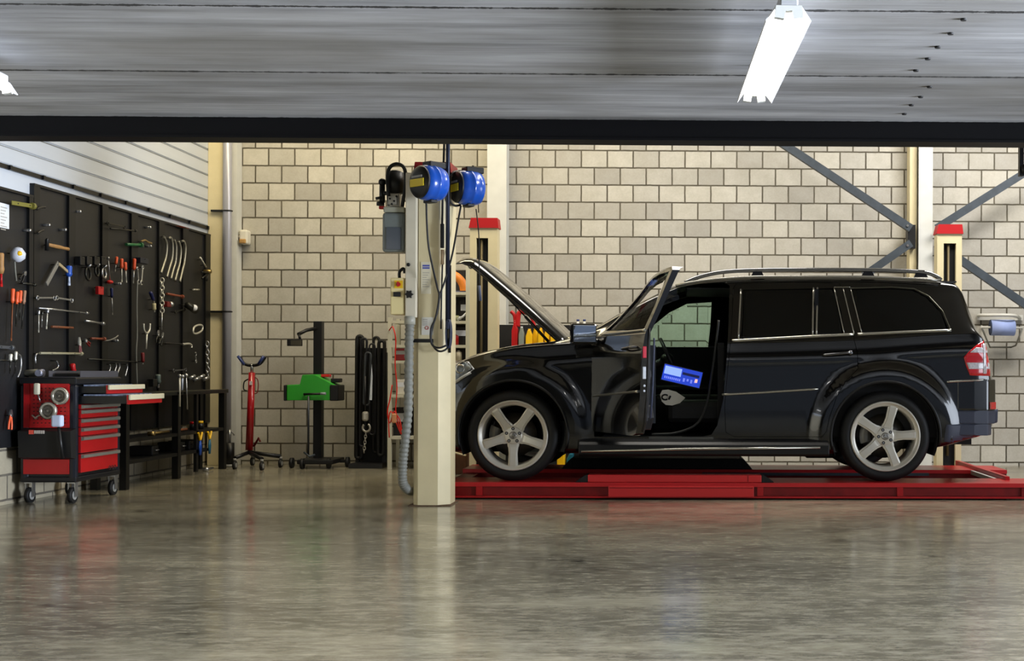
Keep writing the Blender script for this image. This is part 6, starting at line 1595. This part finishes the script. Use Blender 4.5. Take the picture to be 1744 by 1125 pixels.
b = MB(); xa2, xb2 = UX(147, 645, TX1-0.02).y, UX(205, 645, TX1-0.02).y
t = thing('metal_tray', 'grey metal tray lying on the trolley top along its drawer side', 'tray', (TX1-0.12, 10.9, zt2))
b.box((TX1-0.26, TY0+0.10, zt2), (TX1-0.01, TY1-0.03, zt2+0.004)); b.box((TX1-0.014, TY0+0.10, zt2+0.0045), (TX1-0.01, TY1-0.03, zt2+0.05)); b.box((TX1-0.26, TY0+0.10, zt2+0.0045), (TX1-0.256, TY1-0.03, zt2+0.05)); b.build('pan', mat('tray_grey', '66666e', 0.35, metal=0.6), t)
b = MB(); b.rbox((TX1-0.24, TY0+0.15, zt2+0.005), (TX1-0.05, TY0+0.5, zt2+0.03), 0.006); b.build('mat_liner', M_lip, t)
# pliers with orange handles low at the photo's left edge
pliers((17, 731), (19, 697), 'orange handled pliers low at the left photo edge beside the trolley', M_orange, 0.022, 0.3)
# ================================================================== FLOOR EQUIPMENT BY THE BACK WALL
# red transmission jack with blue-black saddle
JY = 13.95
def J(px, py, dy=0.0): p = UY(px, py, JY+dy); return Vector((p.x, JY+dy, p.z))
t = thing('transmission_jack', 'tall red floor jack with dark blue V saddle right of the downpipe', 'jack', tuple(J(424, 785)))
b = MB(); b.cyl(J(424.5, 766), J(429, 634), 0.040, 0.034, seg=20); b.build('cylinder', mat('jack_paint_red', '9e1018', 0.3, coat=0.5), t)
b = MB(); b.cyl(J(429, 634), J(429, 620), 0.016, seg=12); b.build('ram', M_tool, t)
b = MB(); b.tube(smooth_path([J(409, 607), J(414, 617), J(421, 621), J(429, 622), J(438, 621), J(445, 617), J(452, 607)]), 0.017, 8); b.build('saddle', M_lip, t)
for (x0, x1) in ((405, 416), (440, 449)):
    b = MB(); s0, s1 = (J(x0, 606, -0.05), J(x1, 621, -0.05)) if x0 < 420 else (J(x1, 606, -0.05), J(x0, 620, -0.05)); b.tube([s0, s1], 0.016, 8); b.build('saddle_pad', mat('saddle_blue', '2c3a70', 0.4), t)
b = MB(); q = J(427.5, 652, -0.04); b.box((q.x-0.014, JY-0.05, q.z-0.02), (q.x+0.014, JY-0.036, q.z+0.02)); b.build('rating_plate', mat('plate_pale', 'd8c8c8', 0.5), t)
b = MB(); b.tube(smooth_path([J(424, 645), J(416, 650), J(415, 662), J(420, 665)]), 0.007, 6); b.build('left_handle', M_lip, t)
b = MB(); b.tube(smooth_path([J(432, 642), J(438, 645), J(440, 655), J(438, 668), J(432, 670)]), 0.006, 6); b.build('release_lever', M_darkred, t)
b = MB(); b.tube([J(432, 760), J(441, 745), J(443, 752)], 0.012, 8); b.build('foot_pedal', M_darkred, t)
for (qx, qy, dy) in ((400, 774, -0.25), (478, 764, 0.02), (446, 783, -0.38), (430, 776, 0.30)):
    e = J(qx, qy, dy); e.z = 0.12
    s0 = J(424, 768); s0.z = 0.165
    b = MB(); b.tube([s0, e], 0.022, 8); leg = b.build('leg', M_lip, t)
    b = MB(); b.cyl((e.x-0.014, e.y, 0.045), (e.x+0.014, e.y, 0.045), 0.044, seg=20); b.build('caster', M_rubber, leg)
    b = MB(); b.cyl((e.x-0.016, e.y, 0.045), (e.x+0.016, e.y, 0.045), 0.026, seg=14); b.cyl((e.x, e.y, 0.09), (e.x, e.y, 0.115), 0.018, seg=10); b.build('caster_hub', mat('hub_grey', '8a8a86', 0.4), leg)
# trolley jack handle / dark small machine left of it
t = thing('grease_pump', 'small dark grease pump standing at the foot of the bench end', 'pump', tuple(J(386, 790, 0.1)))
q = J(391, 770, 0.10)
b = MB(); b.cyl((q.x, JY+0.1, 0.03), (q.x, JY+0.1, 0.26), 0.05, seg=16); b.build('drum', M_lip, t)
b = MB(); b.cyl((q.x, JY+0.1, 0.261), (q.x, JY+0.1, 0.40), 0.012, seg=8); b.tube([(q.x-0.05, JY+0.1, 0.33), (q.x, JY+0.1, 0.41), (q.x+0.05, JY+0.1, 0.34)], 0.008, 6); b.build('pump_lever', M_tool, t)
b = MB(); b.cyl((q.x, JY+0.1, 0.001), (q.x, JY+0.1, 0.029), 0.075, seg=18); b.build('foot', mat('hub_grey', '8a8a86', 0.4), t)
# green headlamp tester
GY = 14.10
def Gp(px, py, dy=0.0): p = UY(px, py, GY+dy); return Vector((p.x, GY+dy, p.z))
t = thing('headlamp_tester', 'green and black headlamp tester on a tall black column against the block wall', 'headlamp tester', tuple(Gp(540, 790)))
b = MB(); b.box((Gp(535, 600).x, GY-0.03, 0.10), (Gp(549, 600).x, GY+0.07, Gp(540, 547).z)); b.build('column', mat('tester_black', '0b0b0c', 0.5), t)
b = MB()
g0 = [(493, 681), (493, 655), (515, 654), (519, 638), (540, 637), (574, 655), (574, 681)]
b.prism([(Gp(x, y, -0.2).x, Gp(x, y, -0.2).z) for x, y in g0], GY-0.30, GY-0.04, 'y'); b.build('optics_box', mat('tester_green', '2f9a2c', 0.35, var=0.05), t, bevel=0.008)
for (x0, x1) in ((488, 492.5), (566, 580)):
    b = MB(); b.rbox((Gp(x0, 680, -0.2).x, GY-0.31, Gp(x0, 682, -0.2).z), (Gp(x1, 680, -0.2).x, GY-0.03, Gp(x0, 655, -0.2).z), 0.01); b.build('end_bumper', M_lip, t)
b = MB(); q0 = Gp(556, 651, -0.25); b.rbox((Gp(563, 651, -0.25).x, GY-0.25, q0.z), (Gp(577, 651, -0.25).x, GY-0.10, Gp(560, 644, -0.25).z), 0.008); b.build('display', M_lip, t)
b = MB(); q0 = Gp(553, 640, -0.2); b.rbox((q0.x-0.03, GY-0.24, q0.z-0.012), (q0.x+0.05, GY-0.12, q0.z+0.018), 0.006, Matrix.Identity(4)); b.build('red_button', M_redtool, t)
b = MB(); b.tube([Gp(517, 671, -0.33), Gp(552, 670, -0.33)], 0.012, 8); b.tube([Gp(518, 671, -0.33), Gp(519, 673, -0.28)], 0.010, 6); b.build('grip_bar', M_lip, t)
b = MB(); b.cyl(Gp(546, 670, -0.335), Gp(555, 670, -0.335), 0.014, seg=10); b.build('grip_tip', mat('grip_pale', '8a909a', 0.4), t)
b = MB(); b.cyl(Gp(525, 774, -0.33), Gp(525.5, 674, -0.33), 0.011, seg=10); b.build('pull_rod', mat('rod_dark', '3a3d42', 0.35, metal=0.6), t)
b = MB(); b.tube([Gp(538, 559, -0.05), Gp(522, 562, -0.15), Gp(508, 569, -0.25)], 0.020, 8); b.tube([Gp(509, 569, -0.25), Gp(511, 577, -0.27)], 0.014, 8); b.build('mirror_arm', M_lip, t)
b = MB(); b.rbox((Gp(490, 590, -0.27).x, GY-0.30, Gp(490, 589, -0.27).z), (Gp(515, 590, -0.27).x, GY-0.26, Gp(490, 577, -0.27).z), 0.006); mh = b.build('aiming_mirror', M_lip, t)
b = MB(); b.box((Gp(495, 590, -0.30).x, GY-0.303, Gp(490, 587.5, -0.30).z), (Gp(514, 590, -0.30).x, GY-0.3005, Gp(490, 579, -0.30).z)); b.build('mirror_glass', mat('smoky_mirror', '5c584a', 0.15, metal=0.6), mh)
b = MB(); b.rbox((Gp(508, 780, -0.3).x, GY-0.36, 0.05), (Gp(582, 780).x, GY+0.12, 0.099), 0.01); b.build('base', M_lip, t)
for (px, dy) in ((497, -0.2), (515, -0.33), (560, -0.3), (592, -0.05)):
    q = Gp(px, 780, dy); b = MB(); b.cyl((q.x-0.016, q.y, 0.056), (q.x+0.016, q.y, 0.056), 0.055, seg=20); b.build('base_wheel', M_rubber, t)
b = MB(); q = Gp(497, 780, -0.2); b.box((q.x, GY-0.22, 0.05), (Gp(510, 780).x, GY-0.18, 0.08)); b.build('wheel_arm', M_lip, t); b = MB(); q = Gp(592, 780, -0.05); b.box((Gp(580, 780).x, GY-0.07, 0.05), (q.x, GY-0.03, 0.08)); b.build('wheel_arm', M_lip, t)
b = MB(); b.tube([Gp(518, 770, -0.33), Gp(527, 777, -0.37), Gp(536, 774, -0.33)], 0.012, 8); b.build('brake_pedal', M_galv, t)

# black rack hung with belts, straps and a chain hoist
KY = 14.10
def K(px, py, dy=0.0): p = UY(px, py, KY+dy); return Vector((p.x, KY+dy, p.z))
t = thing('hose_rack', 'black freestanding rack against the block wall left of the white shelving', 'rack', tuple(K(632, 790)))
for px in (609, 655):
    b = MB(); q = K(px, 700); b.box((q.x-0.022, KY, 0.05), (q.x+0.022, KY+0.05, K(px, 600 if px > 640 else 575).z)); b.build('upright', M_lip, t)
b = MB(); b.box((K(604, 700).x, KY-0.25, 0.0), (K(660, 700).x, KY+0.12, 0.05)); b.build('base', M_lip, t)
b = MB(); b.box((K(607, 700).x, KY+0.01, K(610, 600).z), (K(657, 700).x, KY+0.045, K(610, 592).z)); b.build('crossbar', M_lip, t)
b = MB(); b.box((K(607, 700).x, KY+0.01, K(610, 740).z), (K(657, 700).x, KY+0.045, K(610, 734).z)); b.build('crossbar', M_lip, t)
b = MB(); b.box((K(613, 700).x, KY+0.052, 0.05), (K(651, 700).x, KY+0.062, K(630, 600).z)); b.build('back_plate', mat('rack_back', '0a0a0a', 0.7), t)
specs = [((613, 572), (611, 780), 0.035, M_rubber, 'thick black hose hanging at the left of the black rack'),
         ((620, 576), (617, 760), 0.022, M_cable, 'slim black strap second from the left on the black rack'),
         ((627, 600), (624, 690), 0.020, mat('strap_grey', '303438', 0.6), 'dark grey webbing strap hanging above the chain hoist'),
         ((641, 574), (640, 770), 0.026, M_rubber, 'black hose hanging right of the silver blade on the rack'),
         ((650, 580), (648, 775), 0.030, M_rubber, 'black belt hanging at the right of the black rack'),
         ((634, 585), (634, 740), 0.014, M_cable, 'thin black cord hanging in the middle of the black rack')]
for i, (a, c, r, m, lb) in enumerate(specs):
    dy = -0.03-0.07*(i % 3); b = MB(); p0, p1 = K(*a, dy), K(*c, dy)
    hw_ = 0.030
    top_ = [p0+Vector((hw_*math.cos(a_), 0, hw_*math.sin(a_)-hw_)) for a_ in [PI-PI*k/6 for k in range(7)]]
    bot_ = [p1+Vector((hw_*math.cos(a_), 0, hw_*math.sin(a_)+hw_)) for a_ in [-PI*k/6 for k in range(7)]]
    loop = top_+[(p0+p1)/2+Vector((hw_, 0, 0))]+bot_
    b.tube(loop, r*0.62, 8, closed=True); tag(b.build('hanging_hose' if r > 0.024 else 'hanging_strap', m), lb, 'hose' if r > 0.024 else 'strap')
b = MB(); p = K(632, 620, -0.22); b.prism([(p.x-0.012, K(632, 680).z), (p.x+0.014, K(632, 680).z), (p.x+0.020, K(632, 640).z), (p.x+0.010, K(632, 620).z), (p.x+0.002, K(632, 640).z)], KY-0.235, KY-0.222, 'y'); tag(b.build('pry_blade', M_tool), 'silver pry blade hanging point-up in the middle of the black rack', 'pry bar')
t = thing('chain_hoist', 'silver chain hoist block with hook hanging on the black rack', 'hoist', tuple(K(623, 712, -0.24)))
b = MB(); q = K(622, 709, -0.26); b.rbox((q.x-0.03, q.y-0.03, q.z-0.05), (q.x+0.035, q.y+0.03, q.z+0.055), 0.02); b.build('block', mat('hoist_silver', 'a8a49a', 0.35, metal=0.5), t)
b = MB(); q = K(624, 728, -0.26); b.torus(q, (0.2, 1, 0), 0.042, 0.012, 20, 8, a0=0.5, a1=5.6); b.build('hook', mat('hoist_silver', 'a8a49a', 0.35, metal=0.5), t)
for k in range(7):
    q = K(623-k*0.5, 738+k*5, -0.26); b = MB(); b.torus(q, (0, 1, 0) if k % 2 else (1, 0, 0), 0.013, 0.0045, 10, 5); b.v = [Vector((v.x, v.y, q.z+(v.z-q.z)*1.5)) for v in b.v]; b.build('chain_link', mat('hoist_silver', 'a8a49a', 0.35, metal=0.5), t)
b = MB(); q = K(622, 698, -0.26); b.cyl((q.x, q.y, K(622, 701).z), (q.x, q.y, K(622, 640).z), 0.010, seg=8); b.build('lift_strap', M_cable, t)

# ---- white shelving behind the foreground post
SY0, SY1 = 13.75, 14.20
def Sp(px, py, Y=SY0): p = UY(px, py, Y); return Vector((p.x, Y, p.z))
sxa, sxb = Sp(660, 700).x, Sp(799, 700).x
sh = thing('shelving_unit', 'white metal shelving unit behind the foreground lift post', 'shelving', ((sxa+sxb)/2, 13.97, 0))
M_shelf = mat('shelf_white', 'bdbaa6', 0.4)
for x in (sxa, sxb-0.04):
    for y in (SY0, SY1-0.04):
        b = MB(); b.box((x, y, 0), (x+0.04, y+0.04, Sp(700, 500).z+(0.30 if x > sxa else -0.25))); b.build('upright', M_shelf, sh)
lev = [497, 546, 587, 614, 672, 743]
for py in lev:
    z = Sp(780, py).z
    x0 = sxa if py > 540 else sxa+0.35
    b = MB(); b.box((x0+0.041, SY0-0.002, z-0.030), (sxb-0.041, SY1-0.041, z)); b.build('shelf', M_shelf, sh)
b = MB(); b.box((sxa+0.35, SY1-0.030, 0.15), (sxb-0.05, SY1-0.02, Sp(700, 455).z)); b.build('back_panel', mat('back_dark', '141210', 0.7), sh)
def zs(py): return Sp(780, py).z+0.001
# orange rings standing on the top shelf
q = Sp(764, 497, 13.9)
for i, (px, r, lb) in enumerate(((762, 0.225, 'orange hose ring standing on the top shelf behind the post'), (812, 0.20, 'second orange ring further right on the top shelf, half hidden'))):
    if i == 1: continue
    q = Sp(px, 497, 13.9); q.z = zs(497)
    t = thing('orange_ring', lb, 'ring', tuple(q)); b = MB(); b.lathe([(r, 0), (r, 0.05), (r-0.085, 0.05), (r-0.085, 0)], (q.x, 13.86, q.z+0.02), (0, 1, 0), 40, closed=True, a0=-PI/2, a1=PI/2); b.build('band', mat('orange_band', 'e0842e', 0.45), t)
    b = MB(); b.box((q.x-r, 13.865, q.z), (q.x+r, 13.905, q.z+0.019)); b.build('stand', mat('stand_blue_grey', '5a5c78', 0.5), t)
def can(px, Y, py, r, h, m, name, label, cat, mcap=None, seg=18):
    q = Sp(px, py, Y); z = zs(py); t = thing(name, label, cat, (q.x, Y, z))
    b = MB(); b.lathe([(0, 0), (r, 0), (r, h*0.8), (r*0.6, h*0.9), (r*0.4, h*0.92), (0, h*0.92)], (q.x, Y, z), (0, 0, 1), seg); b.build('body', m, t)
    b = MB(); b.cyl((q.x, Y, z+h*0.921), (q.x, Y, z+h), r*0.38, seg=12); b.build('cap', mcap or M_lip, t); return t
def boxy(px0, px1, Y, py, h, m, name, label, cat, d=0.2):
    q0, q1 = Sp(px0, py, Y), Sp(px1, py, Y); z = zs(py); t = thing(name, label, cat, ((q0.x+q1.x)/2, Y, z))
    b = MB(); b.rbox((q0.x, Y, z), (q1.x, Y+d, z+h), 0.006); b.build('box', m, t)
    b = MB(); b.box((q0.x+0.01, Y-0.002, z+h*0.5), (q1.x-0.01, Y-0.0005, z+h*0.8)); b.build('label_strip', M_paper if m is not M_paper else M_lip, t); return t
M_box = mat('dark_box', '171412', 0.6)
boxy(783, 795, 13.82, 546, 0.22, M_box, 'parts_box', 'dark parts box on the second shelf right of the post', 'box')
lyp = Sp(772, 546, 13.8)
t = thing('tube', 'olive tube lying at the front of the second shelf', 'tube', (lyp.x, 13.8, zs(546))); b = MB(); b.cyl((lyp.x-0.05, 13.79, zs(546)+0.03), (lyp.x+0.06, 13.79, zs(546)+0.03), 0.028, seg=14); b.build('tube_body', mat('olive_pale', '8a8a66', 0.5), t); b = MB(); b.cyl((lyp.x+0.061, 13.79, zs(546)+0.03), (lyp.x+0.085, 13.79, zs(546)+0.03), 0.018, seg=12); b.build('tube_cap', M_paper, t)
lyp = Sp(790, 546, 13.77)
t = thing('spray_nozzle', 'white angled nozzle lying at the right of the second shelf', 'nozzle', (lyp.x, 13.77, zs(546))); b = MB(); b.tube([(lyp.x-0.07, 13.77, zs(546)+0.012), (lyp.x-0.01, 13.77, zs(546)+0.045), (lyp.x+0.03, 13.77, zs(546)+0.085)], 0.012, 8); b.build('spout', M_paper, t)
boxy(770, 796, 13.95, 587, 0.20, M_box, 'parts_box', 'wide brown-black box at the back of the third shelf right of the post', 'box', 0.15)
can(774, 13.85, 587, 0.045, 0.12, M_red, 'red_tin', 'short red tin on the third shelf right of the post', 'tin')
can(770, 13.85, 614, 0.042, 0.16, M_red, 'red_bottle', 'red bottle on the fourth shelf beside the post edge', 'bottle')
can(781, 13.80, 614, 0.035, 0.11, mat('pale_jar', 'b2aa94', 0.4), 'pale_jar', 'small pale jar on the fourth shelf right of the red bottle', 'jar', M_paper)
boxy(672, 692, 13.85, 614, 0.13, M_red, 'red_box', 'red box on the shelf left of the corrugated hose', 'box')
boxy(674, 690, 13.80, 672, 0.16, mat('white_box', 'c6c2b6', 0.5), 'white_box', 'white carton on the shelf left of the corrugated hose', 'box')
boxy(670, 700, 13.90, 743, 0.30, M_box, 'dark_crate', 'large dark crate on the lower shelf behind the hose', 'crate')
# red cable hanging at the left end of the shelving
b = MB(); p = lambda x, y, d: Sp(x, y, 13.55+d)
b.tube(smooth_path([p(663, 562, 0.196), p(668, 556, 0.1), p(671, 562, 0), p(674, 580, 0), p(673, 620, 0), p(676, 660, 0), p(674, 700, 0), p(681, 715, 0), p(684, 740, 0), p(675, 720, 0), p(666, 700, 0), p(662, 715, 0), p(663, 745, 0)], 5), 0.0065, 8)
b.tube(smooth_path([p(668, 655, 0), p(664, 680, 0), p(660, 700, 0), p(664, 720, 0), p(672, 700, 0), p(680, 725, 0), p(686, 742, 0)], 5), 0.0065, 8)
tag(b.build('red_cable', mat('red_cable', 'd02818', 0.4)), 'bright red jump lead hanging in loops at the left end of the shelving', 'cable')
b = MB(); q = p(672, 712, -0.03); b.rbox((q.x-0.03, q.y-0.02, q.z-0.05), (q.x+0.02, q.y+0.02, q.z+0.05), 0.012); tag(b.build('clamp_grip', mat('copper_clamp', 'c88a60', 0.4)), 'copper-coloured clamp hanging on the red jump lead', 'clamp')

# ---- cabinet with oil bottles behind the open engine bay
CY0 = 13.85
def C_(px, py, Y=CY0): p_ = UY(px, py, Y); return Vector((p_.x, Y, p_.z))
ca0, ca1 = C_(862, 600).x, C_(1075, 600).x; czt = C_(900, 593).z
cab = thing('parts_cabinet', 'black cabinet with back board behind the raised bonnet, oil bottles on top', 'cabinet', ((ca0+ca1)/2, CY0+0.2, 0))
b = MB(); b.rbox((ca0, CY0, 0.0), (ca1, CY0+0.40, czt), 0.006); b.build('cabinet_body', M_blackm, cab)
b = MB(); b.box((C_(843, 600, CY0+0.36).x, CY0+0.37, czt-0.3), (ca1, CY0+0.395, C_(900, 553, CY0+0.37).z)); b.build('back_board', M_blackm, cab)
for k in range(3):
    x0 = ca0+0.03+k*(ca1-ca0)/3; b = MB(); b.rbox((x0, CY0-0.012, 0.1), (x0+(ca1-ca0)/3-0.05, CY0-0.001, czt-0.06), 0.004); d = b.build('cabinet_door', M_lip, cab)
    b = MB(); b.cyl((x0+0.05, CY0-0.03, 0.8), (x0+0.05, CY0-0.03, 0.95), 0.008, seg=8); b.build('door_handle', M_tool, d)
def jug(px0, px1, pyt, Y, m, label, name='oil_bottle', neck=0.25, mcap=None, cat='bottle'):
    a, c = C_(px0, 590, Y), C_(px1, 590, Y); zt_ = C_(px0, pyt, Y).z; h = zt_-czt; w = c.x-a.x; xm = (a.x+c.x)/2
    t = thing(name, label, cat, (xm, Y, czt+0.001))
    z0 = czt+0.001
    b = MB(); b.prism([(a.x, z0), (c.x, z0), (c.x, z0+h*0.66), (xm+w*neck, z0+h*0.86), (xm+w*neck, z0+h*0.93), (xm-w*neck, z0+h*0.93), (xm-w*neck, z0+h*0.86), (a.x, z0+h*0.62)], Y-0.05, Y+0.05, 'y'); b.build('bottle_body', m, t, bevel=0.008)
    b = MB(); b.cyl((xm, Y, z0+h*0.931), (xm, Y, z0+h), w*neck*0.9, seg=14); b.build('cap', mcap or m, t); return t
M_oily = mat('oil_yellow', 'f0bc14', 0.35)
# red can with long spout
t = jug(872, 882.5, 545, 13.93, mat('can_red', 'b3181c', 0.35), 'red oil can with long arched spout, left of the yellow bottles', 'oil_can', 0.2, cat='oil can')
b = MB(); b.tube(smooth_path([C_(870, 530, 13.95), C_(876, 537, 13.95), C_(878, 556, 13.95)]), 0.02, 8); b.build('nozzle', mat('can_red', 'b3181c', 0.35), t)
b = MB(); b.tube(smooth_path([C_(881, 556, 13.93), C_(884, 533, 13.93), C_(895, 532, 13.93), C_(905, 540, 13.93), C_(911, 557, 13.93)]), 0.030, 8, rad=[0.03-0.0006*i for i in range(25)]); b.build('spout', mat('can_red', 'b3181c', 0.35), t)
jug(884, 893, 556, 13.90, mat('can_grey', '7f8880', 0.4), 'grey flask between the red can and the yellow bottles', mcap=M_paper)
jug(896, 907, 560, 13.90, M_oily, 'first yellow oil bottle from the left beside the grey flask')
jug(907.5, 916, 556, 14.04, M_oily, 'yellow oil bottle standing behind and between the first two')
jug(917, 926, 558, 13.90, M_oily, 'yellow oil bottle in the middle of the row, seen past the bonnet strut')
jug(928, 936, 554, 13.90, M_oily, 'narrow yellow oil bottle right of the bonnet strut')
jug(938, 949, 562, 13.90, M_oily, 'wide yellow oil bottle at the right end of the row under the bonnet')
for i, px in enumerate((984, 995)):
    jug(px-4.8, px+4.8, 556, 13.92, M_oily, ('left', 'right')[i]+' one of two yellow bottles with tall white necks and blue caps near the mirror', 'additive_bottle', 0.15, mat('neck_white', 'd6d6d2', 0.4))
    q = C_(px+0.5, 551, 13.92); b = MB()
    o = [x for x in bpy.data.objects if x.name.startswith('additive_bottle')][-1]
    b.cyl(C_(px, 557, 13.92), C_(px+0.3, 547, 13.92), 0.014, seg=10); b.build('neck', mat('neck_white', 'd6d6d2', 0.4), o)
    b = MB(); b.cyl(C_(px+0.3, 546.8, 13.92), C_(px+0.3, 543.5, 13.92), 0.016, seg=10); b.build('blue_cap', mat('cap_blue', '27356e', 0.4), o)
for i, (x0, x1, y, m) in enumerate(((858, 867, 578, M_paper), (870, 880, 587, mat('white_box', 'c6c2b6', 0.5)), (883, 891, 587, mat('white_box', 'c6c2b6', 0.5)))):
    a, c = C_(x0, y, 13.3), C_(x1, y, 13.3)
# white spouts of the engine-bay side: small fittings standing in front of the cabinet top
jug(959, 966, 568, 13.9, M_paper, 'small white bottle behind the bonnet hinge')

# ---- bottles and boxes standing low behind the lift
def floor_jug(px0, px1, pyt, Y, m, label, name='canister', cat='canister'):
    a, c = UY(px0, 700, Y), UY(px1, 700, Y); zt_ = UY(px0, pyt, Y).z; xm = (a.x+c.x)/2; t = thing(name, label, cat, (xm, Y, 0))
    b = MB(); b.prism([(a.x, 0.001), (c.x, 0.001), (c.x, zt_), (a.x+(c.x-a.x)*0.45, zt_), (a.x, zt_-0.06)], Y-0.08, Y+0.08, 'y'); b.build('canister_body', m, t, bevel=0.012)
    b = MB(); b.cyl((xm+0.01, Y, zt_+0.001), (xm+0.01, Y, zt_+0.03), 0.02, seg=12); b.build('cap', M_lip, t)
floor_jug(950, 963, 772, 13.45, M_oily, 'yellow canister on the floor seen under the car sill')
floor_jug(966, 977, 771, 13.5, mat('teal_can', '125a6c', 0.4), 'teal canister on the floor right of the yellow one')
floor_jug(985, 1001, 776, 13.45, mat('blue_can', '17527e', 0.4), 'blue canister with pale cap on the floor, rightmost of the three')
# carton on the floor under the front bumper
q0, q1 = UY(762, 780, 13.2), UY(796, 780, 13.2)
t = thing('carton', 'open brown carton on the floor beneath the front bumper', 'carton', ((q0.x+q1.x)/2, 13.3, 0))
b = MB(); b.box((q0.x, 13.1, 0.001), (q1.x, 13.45, UY(780, 766, 13.2).z)); b.build('carton_body', mat('carton_brown', '6a4632', 0.8, var=0.2), t)
b = MB(); b.prism([(q0.x+0.02, 0.24), (q1.x+0.01, 0.19), (q1.x+0.01, 0.20), (q0.x+0.02, 0.25)], 13.0, 13.09, 'y'); b.build('flap', mat('carton_light', 'b0a484', 0.8), t)
# row of small fittings on the wall foot visible below the sill
for i, px in enumerate((1110, 1128, 1146, 1163, 1180, 1198, 1215, 1232)):
    q = UY(px, 776, 13.6); t = thing('jack_adapter', ('first', 'second', 'third', 'fourth', 'fifth', 'sixth', 'seventh', 'last')[i]+' silver jack adapter from the left in the row seen under the car sill', 'adapter', (q.x, 13.6, 0), 'adapters on the floor behind the lift')
    b = MB(); b.cyl((q.x, 13.6, 0.0), (q.x, 13.6, q.z-0.01), 0.035, 0.028, seg=12); b.build('stem', mat('adapter_dark', '201e1e', 0.5), t); b = MB(); b.cyl((q.x, 13.6, q.z-0.009), (q.x, 13.6, q.z+0.02), 0.05, seg=14); b.build('pad', M_tool, t)

# ---- blue paper roll on a white wall bracket
PY_ = 14.15
def Pp(px, py, Y=PY_): p_ = UY(px, py, Y); return Vector((p_.x, Y, p_.z))
t = thing('roll_holder', 'white wire wall holder carrying the blue paper roll at right', 'holder', tuple(Pp(1706, 592, 14.3)))
M_wire = mat('wire_white', 'b9b7ae', 0.35)
b = MB(); b.tube(smooth_path([Pp(1667, 537, 14.45), Pp(1672, 536.5, 14.2), Pp(1720, 536.5, 14.1), Pp(1733, 539, 14.2), Pp(1737, 541, 14.45)], 4), 0.018, 8); b.build('top_rail', M_wire, t)
b = MB(); b.box((Pp(1664, 533, 14.46).x, 14.45, Pp(1700, 545, 14.46).z), (Pp(1742, 533, 14.46).x, 14.485, Pp(1700, 536, 14.46).z)); b.build('wall_bar', M_wire, t)
b = MB(); b.tube([Pp(1672, 557, 14.2), Pp(1741, 558, 14.2)], 0.012, 8); b.tube([Pp(1741, 558, 14.2), Pp(1741, 556, 14.49)], 0.012, 8); b.tube([Pp(1672, 557, 14.2), Pp(1672, 555, 14.49)], 0.012, 8); b.build('spindle', M_wire, t)
b = MB(); b.tube([Pp(1741, 559, 14.2), Pp(1730, 588, 14.3), Pp(1722, 591, 14.45)], 0.010, 8); b.tube([Pp(1672, 558, 14.2), Pp(1686, 591, 14.45), Pp(1722, 591, 14.45)], 0.010, 8); b.build('lower_wire', mat('wire_grey', '7a786f', 0.35, metal=0.4), t)
a, c = Pp(1687, 557.5, 14.2), Pp(1727, 558, 14.2)
t = thing('paper_roll', 'pale blue paper roll mounted on the white wall holder', 'paper roll', tuple(a))
b = MB(); b.lathe([(0.018, 0), (0.088, 0), (0.088, (c-a).length), (0.018, (c-a).length)], a, c-a, 32, closed=True); b.build('roll', mat('paper_blue', '8d9cc8', 0.8), t)
b = MB(); b.lathe([(0.018, -0.004), (0.085, -0.004), (0.085, -0.0005), (0.018, -0.0005)], a, c-a, 32, closed=True); b.build('roll_end', mat('paper_blue_dark', '2c3a55', 0.8), t)
